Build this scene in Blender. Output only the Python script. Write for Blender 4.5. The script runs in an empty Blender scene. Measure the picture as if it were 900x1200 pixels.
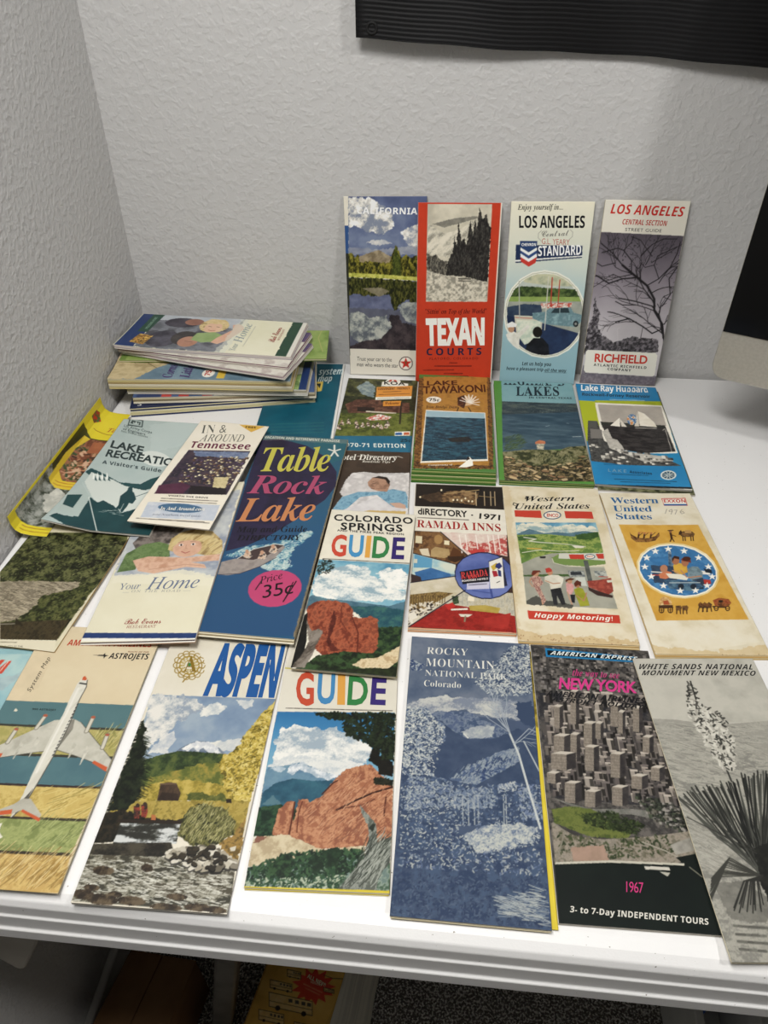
import bpy, bmesh, math, random
import numpy as np
from mathutils import Matrix, Vector

scene = bpy.context.scene
COL = scene.collection

# ------------------------------------------------------------------ camera
cam = bpy.data.cameras.new('camera')
cam.sensor_fit = 'VERTICAL'
cam.sensor_height = 36.0
cam.lens = 36.0 * 885.45 / 1200.0
cam.clip_start = .01
camo = bpy.data.objects.new('camera', cam)
COL.objects.link(camo)
YAW, PITCH, ROLL = -.097583, .671507, -.002268
fw = Vector((math.sin(YAW) * math.cos(PITCH), math.cos(YAW) * math.cos(PITCH), -math.sin(PITCH)))
rt = Vector((math.cos(YAW), -math.sin(YAW), 0))
up = rt.cross(fw)
rt, up = math.cos(ROLL) * rt + math.sin(ROLL) * up, math.cos(ROLL) * up - math.sin(ROLL) * rt
mw = Matrix((rt, up, -fw)).transposed().to_4x4()
mw.translation = Vector((.435837, -.966691, .503542))
camo.matrix_world = mw
scene.camera = camo

# ------------------------------------------------------------------ world, lamps, exposure
world = bpy.data.worlds.new('room_air')
scene.world = world
world.use_nodes = True
world.node_tree.nodes['Background'].inputs[0].default_value = (.9, .93, 1, 1)
world.node_tree.nodes['Background'].inputs[1].default_value = .3


def area(name, loc, target, sx, sy, power, col):
    l = bpy.data.lights.new(name, 'AREA')
    l.shape = 'RECTANGLE'
    l.size, l.size_y = sx, sy
    l.energy = power
    l.color = col
    o = bpy.data.objects.new(name, l)
    COL.objects.link(o)
    o.location = loc
    o.rotation_euler = (Vector(target) - Vector(loc)).to_track_quat('-Z', 'Y').to_euler()
    return o


area('overhead_light_panel', (.27, -.80, 1.10), (.33, -.76, 0), .5, .22, 11.4, (1, .985, .955))
area('overhead_light_spot', (1.45, -1.05, 1.40), (.7, -.4, 0), .16, .1, 8.5, (1, .985, .955))
scene.view_settings.view_transform = 'Standard'
scene.view_settings.look = 'None'
scene.view_settings.gamma = 1
scene.view_settings.use_curve_mapping = False
scene.view_settings.exposure = 0.0


# ------------------------------------------------------------------ materials
def lin(h):
    c = [int(h[i:i + 2], 16) / 255 for i in (0, 2, 4)]
    return tuple((v / 12.92 if v <= .04045 else ((v + .055) / 1.055) ** 2.4) for v in c)


def material(name, hexcol, rough=.5, spec=.5, metal=0., noise=None, bump=None, specks=None):
    m = bpy.data.materials.new(name)
    m.use_nodes = True
    nt = m.node_tree
    b = nt.nodes['Principled BSDF']
    c = lin(hexcol)
    b.inputs['Base Color'].default_value = (*c, 1)
    b.inputs['Roughness'].default_value = rough
    b.inputs['Specular IOR Level'].default_value = spec
    b.inputs['Metallic'].default_value = metal
    tc = nt.nodes.new('ShaderNodeTexCoord')
    src = None
    if noise:
        hex2, scale, lo, hi = noise
        n = nt.nodes.new('ShaderNodeTexNoise')
        n.inputs['Scale'].default_value = scale
        n.inputs['Detail'].default_value = 5
        nt.links.new(tc.outputs['Object'], n.inputs['Vector'])
        r = nt.nodes.new('ShaderNodeMapRange')
        r.inputs[1].default_value, r.inputs[2].default_value = lo, hi
        nt.links.new(n.outputs['Fac'], r.inputs[0])
        mx = nt.nodes.new('ShaderNodeMix')
        mx.data_type = 'RGBA'
        mx.inputs[6].default_value = (*c, 1)
        mx.inputs[7].default_value = (*lin(hex2), 1)
        nt.links.new(r.outputs[0], mx.inputs[0])
        src = mx.outputs[2]
        nt.links.new(src, b.inputs['Base Color'])
    if specks:
        hex3, scale, th = specks
        v = nt.nodes.new('ShaderNodeTexNoise')
        v.inputs['Scale'].default_value = scale
        v.inputs['Detail'].default_value = 2
        nt.links.new(tc.outputs['Object'], v.inputs['Vector'])
        r = nt.nodes.new('ShaderNodeMapRange')
        r.inputs[1].default_value, r.inputs[2].default_value = th, th + .03
        nt.links.new(v.outputs['Fac'], r.inputs[0])
        mx = nt.nodes.new('ShaderNodeMix')
        mx.data_type = 'RGBA'
        if src:
            nt.links.new(src, mx.inputs[6])
        else:
            mx.inputs[6].default_value = (*c, 1)
        mx.inputs[7].default_value = (*lin(hex3), 1)
        nt.links.new(r.outputs[0], mx.inputs[0])
        nt.links.new(mx.outputs[2], b.inputs['Base Color'])
    if bump:
        kind, scale, strength, dist = bump
        if kind == 'orange':
            n1 = nt.nodes.new('ShaderNodeTexNoise')
            n1.inputs['Scale'].default_value = scale
            n1.inputs['Detail'].default_value = 2.5
            n1.inputs['Roughness'].default_value = .45
            n1.inputs['Distortion'].default_value = .35
            nt.links.new(tc.outputs['Object'], n1.inputs['Vector'])
            r = nt.nodes.new('ShaderNodeValToRGB')
            r.color_ramp.elements[0].position, r.color_ramp.elements[1].position = .42, .7
            nt.links.new(n1.outputs['Fac'], r.inputs[0])
            hsrc = r.outputs[0]
        else:
            n1 = nt.nodes.new('ShaderNodeTexNoise')
            n1.inputs['Scale'].default_value = scale
            n1.inputs['Detail'].default_value = 4
            nt.links.new(tc.outputs['Object'], n1.inputs['Vector'])
            hsrc = n1.outputs['Fac']
        bp = nt.nodes.new('ShaderNodeBump')
        bp.inputs['Strength'].default_value = strength
        bp.inputs['Distance'].default_value = dist
        nt.links.new(hsrc, bp.inputs['Height'])
        nt.links.new(bp.outputs[0], b.inputs['Normal'])
    return m


def printed(name, rough, spec):
    m = bpy.data.materials.new(name)
    m.use_nodes = True
    nt = m.node_tree
    b = nt.nodes['Principled BSDF']
    a = nt.nodes.new('ShaderNodeVertexColor')
    a.layer_name = 'ink'
    nt.links.new(a.outputs[0], b.inputs['Base Color'])
    b.inputs['Roughness'].default_value = rough
    b.inputs['Specular IOR Level'].default_value = spec
    return m


GLOSS = printed('printed_paper_coated', .4, .28)
MATTE = printed('printed_paper_uncoated', .7, .25)
EDGE = printed('folded_paper_edges', .85, .15)

M_WALL = material('painted_orange_peel_wall', 'c3c2c1', .5, .4, bump=('orange', 150, .32, .0016))
M_CEIL = material('white_ceiling_paint', 'd8d6d0', .9, .2, bump=('n', 60, .3, .003))
M_CARPET = material('speckled_grey_carpet', '77726b', 1., .05, noise=('f6f3ec', 330, .48, .6), bump=('n', 300, 1, .01))
M_BASE = material('white_baseboard_paint', 'd9d7d3', .4, .4, bump=('n', 8, .02, .001))
M_TABLE = material('white_blow_moulded_plastic', 'e4e3e2', .38, .45, specks=('8f8a82', 420, .735), bump=('n', 700, .12, .0006))
M_STEEL = material('grey_powder_coated_steel', '5c5a55', .5, .4, noise=('4c4a45', 30, .4, .6))
M_BRACKET = material('taupe_plastic', '8f887c', .5, .4, noise=('857e72', 25, .4, .6))
M_BOX = material('dark_kraft_cardboard', '7a5c40', .85, .15, noise=('6a4e34', 14, .4, .65))
M_PANEL = material('black_ribbed_plastic', '08080a', .5, .3, noise=('111113', 6, .4, .6), bump=('n', 40, .08, .002))
M_ALU = material('brushed_silver_aluminium', 'b9b6ad', .38, .5, .55, noise=('b2afa6', 300, .4, .6))
M_GLASS = material('black_screen_glass', '050505', .12, .4, noise=('070707', 5, .4, .6))
M_BLACK = material('black_rubber', '111111', .7, .3, noise=('161616', 30, .4, .6))
M_CRATE = material('translucent_white_plastic', 'c9cac6', .4, .4, noise=('bfc0bc', 20, .4, .6))
M_BLUE = material('blue_card', '1f4a9a', .6, .3, noise=('1a3f88', 30, .4, .6))


# ------------------------------------------------------------------ object helpers
def link(name, mesh, mat, parent=None):
    o = bpy.data.objects.new(name, mesh)
    COL.objects.link(o)
    if mat and not mesh.materials:
        mesh.materials.append(mat)
    if parent:
        o.parent = parent
    return o


def mesh_of(name, verts, faces, smooth=False, solid=True):
    me = bpy.data.meshes.new(name)
    me.from_pydata([tuple(map(float, v)) for v in verts], [], faces)
    me.update()
    if solid:
        b = bmesh.new()
        b.from_mesh(me)
        bmesh.ops.recalc_face_normals(b, faces=b.faces)
        b.to_mesh(me)
        b.free()
    if smooth:
        me.polygons.foreach_set('use_smooth', [True] * len(me.polygons))
    return me


def tag(o, label, cat, group=None):
    o['label'] = label
    o['category'] = cat
    if group:
        o['group'] = group
    return o


def structure(o):
    o['kind'] = 'structure'
    return o


def box_vf(x0, x1, y0, y1, z0, z1, off=0):
    v = [(x, y, z) for z in (z0, z1) for y in (y0, y1) for x in (x0, x1)]
    f = [(0, 2, 3, 1), (4, 5, 7, 6), (0, 1, 5, 4), (1, 3, 7, 5), (3, 2, 6, 7), (2, 0, 4, 6)]
    return v, [tuple(i + off for i in q) for q in f]


def bevel(o, w=.003, seg=3):
    b = o.modifiers.new('bevel', 'BEVEL')
    b.width, b.segments = w, seg
    b.limit_method = 'ANGLE'
    return o


def box(name, x0, x1, y0, y1, z0, z1, mat, parent=None, bev=0):
    v, f = box_vf(x0, x1, y0, y1, z0, z1)
    o = link(name, mesh_of(name, v, f), mat, parent)
    if bev:
        bevel(o, bev)
    return o


def empty(name, loc):
    e = bpy.data.objects.new(name, None)
    e.empty_display_size = .02
    COL.objects.link(e)
    e.location = loc
    return e


# ------------------------------------------------------------------ the printed picture: a painter on a grid of points
def srgb(h):
    return np.array([int(h[i:i + 2], 16) / 255 for i in (0, 2, 4)], np.float32)


def mute(c, k=.1):
    """aged ink: a little less saturated than fresh print"""
    c = np.asarray(c, np.float32)
    return c * (1 - k) + k * (c @ np.array([.3, .59, .11], np.float32))[..., None]


def to_lin(c):
    return np.where(c <= .04045, c / 12.92, ((c + .055) / 1.055) ** 2.4).astype(np.float32)


def value_noise(x, y, seed):
    xi, yi = np.floor(x).astype(np.int64), np.floor(y).astype(np.int64)
    fx, fy = x - xi, y - yi
    fx, fy = fx * fx * (3 - 2 * fx), fy * fy * (3 - 2 * fy)

    def h(a, b):
        n = (a * 374761393 + b * 668265263 + seed * 974634777) & 0x7fffffff
        n = ((n ^ (n >> 13)) * 1274126177) & 0x7fffffff
        return ((n ^ (n >> 16)) & 0xffff).astype(np.float32) / 65535
    return (h(xi, yi) * (1 - fx) + h(xi + 1, yi) * fx) * (1 - fy) + (h(xi, yi + 1) * (1 - fx) + h(xi + 1, yi + 1) * fx) * fy


def fbm(x, y, seed, octs=4):
    s, a, t = 0, .5, 0
    for i in range(octs):
        s = s + a * value_noise(x * 2 ** i, y * 2 ** i, seed + i * 17)
        t += a
        a *= .58
    return s / t


def inside(px, py, P):
    r = np.zeros(px.shape, bool)
    n = len(P)
    for i in range(n):
        (x1, y1), (x2, y2) = P[i], P[(i + 1) % n]
        if y1 == y2:
            continue
        c = ((y1 > py) != (y2 > py)) & (px < (x2 - x1) * (py - y1) / (y2 - y1) + x1)
        r ^= c
    return r


class Painter:
    SS = 2

    def __init__(s, w, h, cell, base):
        s.w, s.h = w * 1000, h * 1000
        s.nx, s.ny = int(round(s.w / cell)) + 1, int(round(s.h / cell)) + 1
        s.W, s.H = s.nx * s.SS, s.ny * s.SS
        s.dx, s.dy = s.w / (s.nx - 1) / s.SS, s.h / (s.ny - 1) / s.SS
        s.img = np.empty((s.H, s.W, 3), np.float32)
        s.img[:] = srgb(base)
        s.texts = []
        s.gain = 1.0
        s.seed = 11
        s.wear(base)

    def wear(s, base):
        xs, ys = s.coords(0, s.W, 0, s.H)
        f = fbm(xs / 9, ys / 9, 3)
        s.img *= (1 + .08 * (f - .5))[..., None]

    def coords(s, i0, i1, j0, j1):
        x = (np.arange(i0, i1) - .5) * s.dx
        y = (np.arange(j0, j1) - .5) * s.dy
        return np.meshgrid(x.astype(np.float32), y.astype(np.float32))

    def window(s, x0, x1, y0, y1):
        return (max(0, int(x0 / s.dx)), min(s.W, int(x1 / s.dx) + 2), max(0, int(y0 / s.dy)), min(s.H, int(y1 / s.dy) + 2))

    @staticmethod
    def pts(t):
        v = [int(q) / 10 for q in t.split(',')]
        return list(zip(v[::2], v[1::2]))

    def T(s, pal, P, n=5, e=0, c=1., sx=1, g=0, a=1, r=0):
        """a patch of the picture: palette blended by noise inside an outline"""
        P = s.pts(P) if isinstance(P, str) else P
        s.seed += 7
        X = [p[0] for p in P]
        Y = [p[1] for p in P]
        i0, i1, j0, j1 = s.window(min(X) - e, max(X) + e, min(Y) - e, max(Y) + e)
        if i1 <= i0 or j1 <= j0:
            return
        x, y = s.coords(i0, i1, j0, j1)
        if e:
            q = max(e * 1.3, .9)
            ex = e * 2 * (fbm(x / q, y / q, s.seed + 101, 5) - .5)
            ey = e * 2 * (fbm(x / q, y / q, s.seed + 202, 5) - .5)
            m = inside(x + ex, y + ey, P)
        else:
            m = inside(x, y, P)
        if not m.any():
            return
        cols = [srgb(k) for k in pal.split()]
        x, y = x[m], y[m]
        if len(cols) == 1:
            res = np.broadcast_to(cols[0], (len(x), 3))
        else:
            cr, sr = math.cos(math.radians(r)), math.sin(math.radians(r))
            xr, yr = x * cr + y * sr, -x * sr + y * cr
            f = fbm(xr / (n * sx), yr / n, s.seed, 5)
            y0, y1 = min(Y), max(Y)
            t = .5 + (f - .5) * 2.1 * c + g * ((y1 - y) / max(1e-3, y1 - y0) - .5)
            if g > 1.5:
                t = (y1 - y) / max(1e-3, y1 - y0) + (f - .5) * .35 * c
            if c >= 1.2 and n <= 10:
                t = t + .55 * (value_noise(xr / .75, yr / .75, s.seed + 5) - .5) + .3 * (value_noise(xr / 1.7, yr / 1.7, s.seed + 6) - .5)
            t = np.clip(t, 0, 1) * (len(cols) - 1)
            k = np.minimum(t.astype(int), len(cols) - 2)
            fr = (t - k)[:, None]
            C = np.array(cols)
            res = C[k] * (1 - fr) + C[k + 1] * fr
        sub = s.img[j0:j1, i0:i1]
        sub[m] = res if a == 1 else sub[m] * (1 - a) + res * a

    def seg(s, col, w, p, q, a=1.):
        w = max(w, .3)
        i0, i1, j0, j1 = s.window(min(p[0], q[0]) - w, max(p[0], q[0]) + w, min(p[1], q[1]) - w, max(p[1], q[1]) + w)
        if i1 <= i0 or j1 <= j0:
            return
        x, y = s.coords(i0, i1, j0, j1)
        dx, dy = q[0] - p[0], q[1] - p[1]
        t = np.clip(((x - p[0]) * dx + (y - p[1]) * dy) / max(1e-6, dx * dx + dy * dy), 0, 1)
        d = np.hypot(x - p[0] - t * dx, y - p[1] - t * dy)
        k = (np.clip((w / 2 - d) / max(s.dx, .2) + .5, 0, 1) * a)[..., None]
        sub = s.img[j0:j1, i0:i1]
        sub[:] = sub * (1 - k) + col * k

    def L(s, col, w, P):
        P = s.pts(P) if isinstance(P, str) else P
        for p, q in zip(P, P[1:]):
            s.seg(srgb(col), w, p, q)

    def S(s, kind, pal, num, size, P, ang=90, seed=1):
        """many small marks: leaves, strokes, rocks, buildings"""
        P = s.pts(P)
        rng = random.Random(seed)
        cols = [srgb(k) for k in pal.split()]
        X = [p[0] for p in P]
        Y = [p[1] for p in P]
        cand = np.array([(rng.uniform(min(X), max(X)), rng.uniform(min(Y), max(Y))) for _ in range(num * 3)])
        cand = cand[inside(cand[:, 0], cand[:, 1], P)][:num]
        if kind in ('box', 'tower', 'rock'):
            cand = cand[np.argsort(-cand[:, 1])]
        for x, y in cand:
            c = cols[rng.randrange(len(cols))]
            z = size * rng.uniform(.45, 1.15)
            if kind == 'leaf':
                t = rng.uniform(0, math.pi)
                l = z * .32
                s.seg(c, z * .38, (x - l * math.cos(t), y - l * math.sin(t)), (x + l * math.cos(t), y + l * math.sin(t)), .9)
            elif kind == 'stroke':
                t = math.radians(ang + rng.uniform(-16, 16))
                s.seg(c, .45, (x, y), (x + z * math.cos(t), y + z * math.sin(t)), .85)
            elif kind == 'rock':
                t = rng.uniform(-.7, .7)
                l, wd = z * rng.uniform(.12, .34), z * rng.uniform(.35, .6)
                s.seg(c * .32, wd * 1.25, (x - l * math.cos(t), y - l * math.sin(t) - wd * .3), (x + l * math.cos(t), y + l * math.sin(t) - wd * .3))
                s.seg(c, wd, (x - l * math.cos(t), y - l * math.sin(t)), (x + l * math.cos(t), y + l * math.sin(t)))
            elif kind == 'box':
                w, h = z * .6, z * rng.uniform(.3, .7)
                s.rect(c, x, y, w, h)
                s.rect(c * .55, x + w, y, w * .45, h)
            elif kind == 'tower':
                w, h = z * .36, z * rng.uniform(.7, 1.4)
                s.rect(c, x, y, w, h)
                s.rect(c * .42, x + w, y, w * .7, h)
                s.rect(np.minimum(c * 1.2, 1), x, y + h, w * 1.6, w * .35)

    def B(s, col, x, y, ang, length, w, depth, seed=1, spread=34):
        """a bare branch that forks"""
        rng = random.Random(seed)
        c = srgb(col)

        def grow(x, y, a, ln, w, d):
            n = 4
            for i in range(n):
                a += rng.uniform(-13, 13)
                x2, y2 = x + ln / n * math.cos(math.radians(a)), y + ln / n * math.sin(math.radians(a))
                s.seg(c, w * (1 - .1 * i), (x, y), (x2, y2), .95)
                x, y = x2, y2
                if d > 0 and rng.random() < .55:
                    grow(x, y, a + rng.choice((-1, 1)) * rng.uniform(.6, 1.5) * spread, ln * rng.uniform(.45, .75), w * .62, d - 1)
            if d > 0:
                grow(x, y, a + rng.uniform(-20, 20), ln * .6, w * .6, d - 1)
        grow(x, y, ang, length, w, depth)

    def rect(s, c, x, y, w, h):
        i0, i1, j0, j1 = s.window(x, x + w, y, y + h)
        s.img[j0:j1, i0:i1] = c

    def G(s, col, P, a=.8):
        """small print too fine to read: a row of dashes"""
        (x0, y0), (x1, y1), (x2, y2) = s.pts(P)
        rng = random.Random(int(x0 * 10) + int(y0 * 7))
        H = math.hypot(x2 - x0, y2 - y0)
        Ln = math.hypot(x1 - x0, y1 - y0)
        ox, oy = (x2 - x0) * .5, (y2 - y0) * .5
        t = 0
        while t < Ln:
            d = min(rng.uniform(1.2, 4.2) * max(.5, min(1.3, H * .7)), Ln - t)
            p = (x0 + (x1 - x0) * t / Ln + ox, y0 + (y1 - y0) * t / Ln + oy)
            q = (x0 + (x1 - x0) * (t + d) / Ln + ox, y0 + (y1 - y0) * (t + d) / Ln + oy)
            s.seg(srgb(col), min(H * .75, 1.7), p, q, a * rng.uniform(.55, .95))
            t += d + max(.45, min(1.3, H * .5))

    def X(s, text, style, col, P, sp=1.):
        s.texts.append((text, style, col, s.pts(P), sp))

    def point_colours(s):
        a = s.img.reshape(s.ny, s.SS, s.nx, s.SS, 3).mean((1, 3))
        a = mute(a)
        rgba = np.ones((s.ny * s.nx, 4), np.float32)
        rgba[:, :3] = np.minimum(to_lin(a).reshape(-1, 3) * s.gain, .88)
        return rgba


# upper, lower, digit code points of the alphabets used for lettering
ALPHA = {'B': (0x1D400, 0x1D41A, 0x1D7CE), 'D': (0x1D400, 0x1D41A, 0x1D7CE), 'H': (0x1D5D4, 0x1D5EE, 0x1D7EC), 'R': (0x1D400, 0x1D41A, 0x1D7CE), 'I': (0x1D434, 0x1D44E, None), 'J': (0x1D468, 0x1D482, 0x1D7CE),
         'S': (0x1D4D0, 0x1D4EA, 0x1D7CE), 'b': (0x1D5D4, 0x1D5EE, 0x1D7EC), 'i': (0x1D63C, 0x1D656, 0x1D7EC)}
OFFSET = {'N': .028, 'R': -.012, 'D': .006, 'b': .004, 'H': .03}


def styled(t, st):
    if st not in ALPHA:
        return t
    U, l, d = ALPHA[st]
    o = ''
    for ch in t:
        if 'A' <= ch <= 'Z':
            o += chr(U + ord(ch) - 65)
        elif ch == 'h' and st == 'I':
            o += '\u210e'
        elif 'a' <= ch <= 'z':
            o += chr(l + ord(ch) - 97)
        elif '0' <= ch <= '9' and d:
            o += chr(d + ord(ch) - 48)
        else:
            o += ch
    return o


def text_geometry(t, st, sp):
    c = bpy.data.curves.new('lettering', 'FONT')
    c.body = styled(t, st)
    c.resolution_u = 3
    c.offset = OFFSET.get(st, 0)
    c.space_character = sp
    o = bpy.data.objects.new('lettering', c)
    COL.objects.link(o)
    bpy.context.view_layer.update()
    m = o.to_mesh()
    n = len(m.vertices)
    v = np.zeros(n * 3, np.float32)
    m.vertices.foreach_get('co', v)
    f = [tuple(p.vertices) for p in m.polygons]
    o.to_mesh_clear()
    bpy.data.objects.remove(o)
    bpy.data.curves.remove(c)
    return v.reshape(-1, 3)[:, :2], f


def ink(me, rgba):
    a = me.color_attributes.new('ink', 'FLOAT_COLOR', 'POINT')
    a.data.foreach_set('color', np.ascontiguousarray(rgba, np.float32).ravel())


def lettering_mesh(texts, name):
    V, Fc, C = [], [], []
    for t, st, col, P, sp in texts:
        v, f = text_geometry(t, st, sp)
        if not len(v):
            continue
        BL, BR, TL = (np.array(p) for p in P)
        x0, x1 = v[:, 0].min(), v[:, 0].max()
        y1 = v[:, 1].max()
        s_ = (v[:, 0:1] - x0) / (x1 - x0)
        t_ = v[:, 1:2] / y1
        q = BL + s_ * (BR - BL) + t_ * (TL - BL)
        k = len(V)
        flip = np.cross(BR - BL, TL - BL) < 0
        V.extend(q.tolist())
        Fc.extend(tuple(i + k for i in (g[::-1] if flip else g)) for g in f)
        C.extend([(*to_lin(mute(srgb(col))).tolist(), 1)] * len(v))
    return np.array(V), Fc, np.array(C)


def grid_sheet(nx, ny, w, h, z, warp, skirt=.00025):
    """a sheet of paper as a fine grid with a thin rim"""
    u, v = np.meshgrid(np.linspace(0, w, nx), np.linspace(0, h, ny))
    P = warp(u.ravel(), v.ravel(), np.full(nx * ny, z))
    idx = np.arange(nx * ny).reshape(ny, nx)
    q = np.stack([idx[:-1, :-1], idx[:-1, 1:], idx[1:, 1:], idx[1:, :-1]], -1).reshape(-1, 4)
    rim = np.concatenate([idx[0, :], idx[1:, -1], idx[-1, -2::-1], idx[-2:0:-1, 0]])
    R = warp(u.ravel()[rim], v.ravel()[rim], np.full(len(rim), z - skirt))
    n0 = nx * ny
    k = len(rim)
    a = np.arange(k)
    b = (a + 1) % k
    sk = np.stack([rim[a], n0 + a, n0 + b, rim[b]], -1)
    return np.concatenate([P, R]), np.concatenate([q, sk]), rim


def quads_mesh(name, V, Q, smooth=True):
    me = bpy.data.meshes.new(name)
    me.vertices.add(len(V))
    me.vertices.foreach_set('co', V.astype(np.float32).ravel())
    me.loops.add(len(Q) * 4)
    me.loops.foreach_set('vertex_index', Q.astype(np.int32).ravel())
    me.polygons.add(len(Q))
    me.polygons.foreach_set('loop_start', np.arange(0, len(Q) * 4, 4, dtype=np.int32))
    me.polygons.foreach_set('use_smooth', np.full(len(Q), smooth))
    me.update(calc_edges=True)
    me.validate()
    return me


def flat_warp(w, h, seed=0, amp=.0003, lifts=(), bow=0):
    ph = (seed * 1.7) % 6.28

    def f(u, v, z):
        q = z + amp * (1 + np.sin(u / w * 5 + ph) * np.cos(v / h * 7 + ph * 2)) * .5
        q = q + bow * np.sin(np.pi * np.clip(u / w, 0, 1))
        for cu, cv, a, r in lifts:
            d = np.hypot((u - cu * w), (v - cv * h))
            k = np.clip(1 - d / r, 0, 1)
            q = q + a * k * k
        return np.stack([u, v, q], -1)
    return f


def folded_panels(name, w, h, T, n, cols, warp, fan=0., seed=1, inset=.0006, parent=None, part='folded_panels', open_left=False):
    """the sheets of paper folded up behind the front panel"""
    rng = random.Random(seed)
    V, Q, C = [], [], []
    t = T / n
    gx, gy = 10, 18
    for i in range(n):
        z1 = T - t * i - .0003
        z0 = T - t * (i + 1) + .00004
        l = -rng.uniform(-1, .4) * inset
        r = rng.uniform(-1, .3) * inset
        b = -fan * (i + .5) / n + rng.uniform(.2, 1) * inset
        tp = -rng.uniform(.2, 1) * inset
        us = np.linspace(l, w + r, gx)
        vs = np.linspace(b, h + tp, gy)
        u, v = np.meshgrid(us, vs)
        k = len(V)
        top = warp(u.ravel(), v.ravel(), np.full(gx * gy, max(z1, z0 + .00006)))
        bot = warp(u.ravel(), v.ravel(), np.full(gx * gy, z0))
        idx = np.arange(gx * gy).reshape(gy, gx)
        m = gx * gy
        V.extend(top.tolist())
        V.extend(bot.tolist())
        a = np.stack([idx[:-1, :-1], idx[:-1, 1:], idx[1:, 1:], idx[1:, :-1]], -1).reshape(-1, 4)
        Q.extend((a + k).tolist())
        Q.extend((a[:, ::-1] + m + k).tolist())
        rim = np.concatenate([idx[0, :], idx[1:, -1], idx[-1, -2::-1], idx[-2:0:-1, 0]])
        j = np.arange(len(rim))
        jj = (j + 1) % len(rim)
        Q.extend(np.stack([rim[j], rim[j] + m, rim[jj] + m, rim[jj]], -1).__add__(k).tolist())
        c = lin(cols[i % len(cols)])
        sh = rng.uniform(.85, 1.05)
        C.extend([(c[0] * sh, c[1] * sh, c[2] * sh, 1)] * (2 * m))
    me = quads_mesh(part, np.array(V), np.array(Q), False)
    ink(me, np.array(C))
    return link(part, me, EDGE, parent)


def place(name, O, R, U, T):
    R, U = Vector(R).normalized(), Vector(U)
    N = R.cross(U).normalized()
    U = N.cross(R)
    e = empty(name, (0, 0, 0))
    m = Matrix((R, U, N)).transposed().to_4x4()
    m.translation = Vector(O) - N * T
    e.matrix_world = m
    return e


def brochure(name, key, label, cat, T=.0025, n=5, cols=('d8d0b8', 'cfc6ac', 'e0d9c6'), warp=None, fan=0., group=None, mat=None, seed=1, sheet=None, art=None, cell=None, base=None, inset=.0006, lifts=(), bow=0, amp=.0003):
    s = sheet or SHEET[key]
    O, R, U, w, h = s[0:3], s[3:6], s[6:9], s[9], s[10]
    e = place(name, O, R, U, T)
    tag(e, label, cat, group)
    wf = warp or flat_warp(w, h, seed, lifts=lifts, bow=bow, amp=amp)
    gain = 1.0
    if key in PAPER:
        base, cell, gain = PAPER[key]
    p = Painter(w, h, cell or .8, base or 'd8d0b8')
    p.gain = gain
    (art or globals().get('print_' + str(key)))(p.T, p.L, p.S, p.G, p.X, p.B)
    V, Q, rim = grid_sheet(p.nx, p.ny, w, h, T, wf)
    me = quads_mesh('front_cover', V, Q)
    c = p.point_colours()
    rc = np.ones((len(rim), 4), np.float32)
    rc[:, :3] = lin('cdc5b0')
    ink(me, np.concatenate([c, rc]))
    fc = link('front_cover', me, mat or GLOSS, e)
    if p.texts:
        for line in p.texts:
            tv, tf, tc_ = lettering_mesh([line], key)
            if not len(tv):
                continue
            ins = (tv[:, 0] > .1) & (tv[:, 0] < w * 1000 - .1) & (tv[:, 1] > .1) & (tv[:, 1] < h * 1000 - .1)
            tf = [f for f in tf if all(ins[i] for i in f)]
            used = sorted({i for f in tf for i in f})
            if not used:
                continue
            rm = {a: b for b, a in enumerate(used)}
            tv, tc_ = tv[used], tc_[used]
            tf = [tuple(rm[i] for i in f) for f in tf]
            P = wf(tv[:, 0] / 1000, tv[:, 1] / 1000, np.full(len(tv), T + (.0003 if lifts else .00012)))
            lm = mesh_of('lettering', P, tf, solid=False)
            tc_[:, :3] = np.minimum(tc_[:, :3] * gain, .9)
            ink(lm, tc_)
            link('lettering', lm, mat or GLOSS, fc)
    if n:
        folded_panels(name, w, h, T, n, cols, wf, fan, seed, inset, e)
    return e


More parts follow.
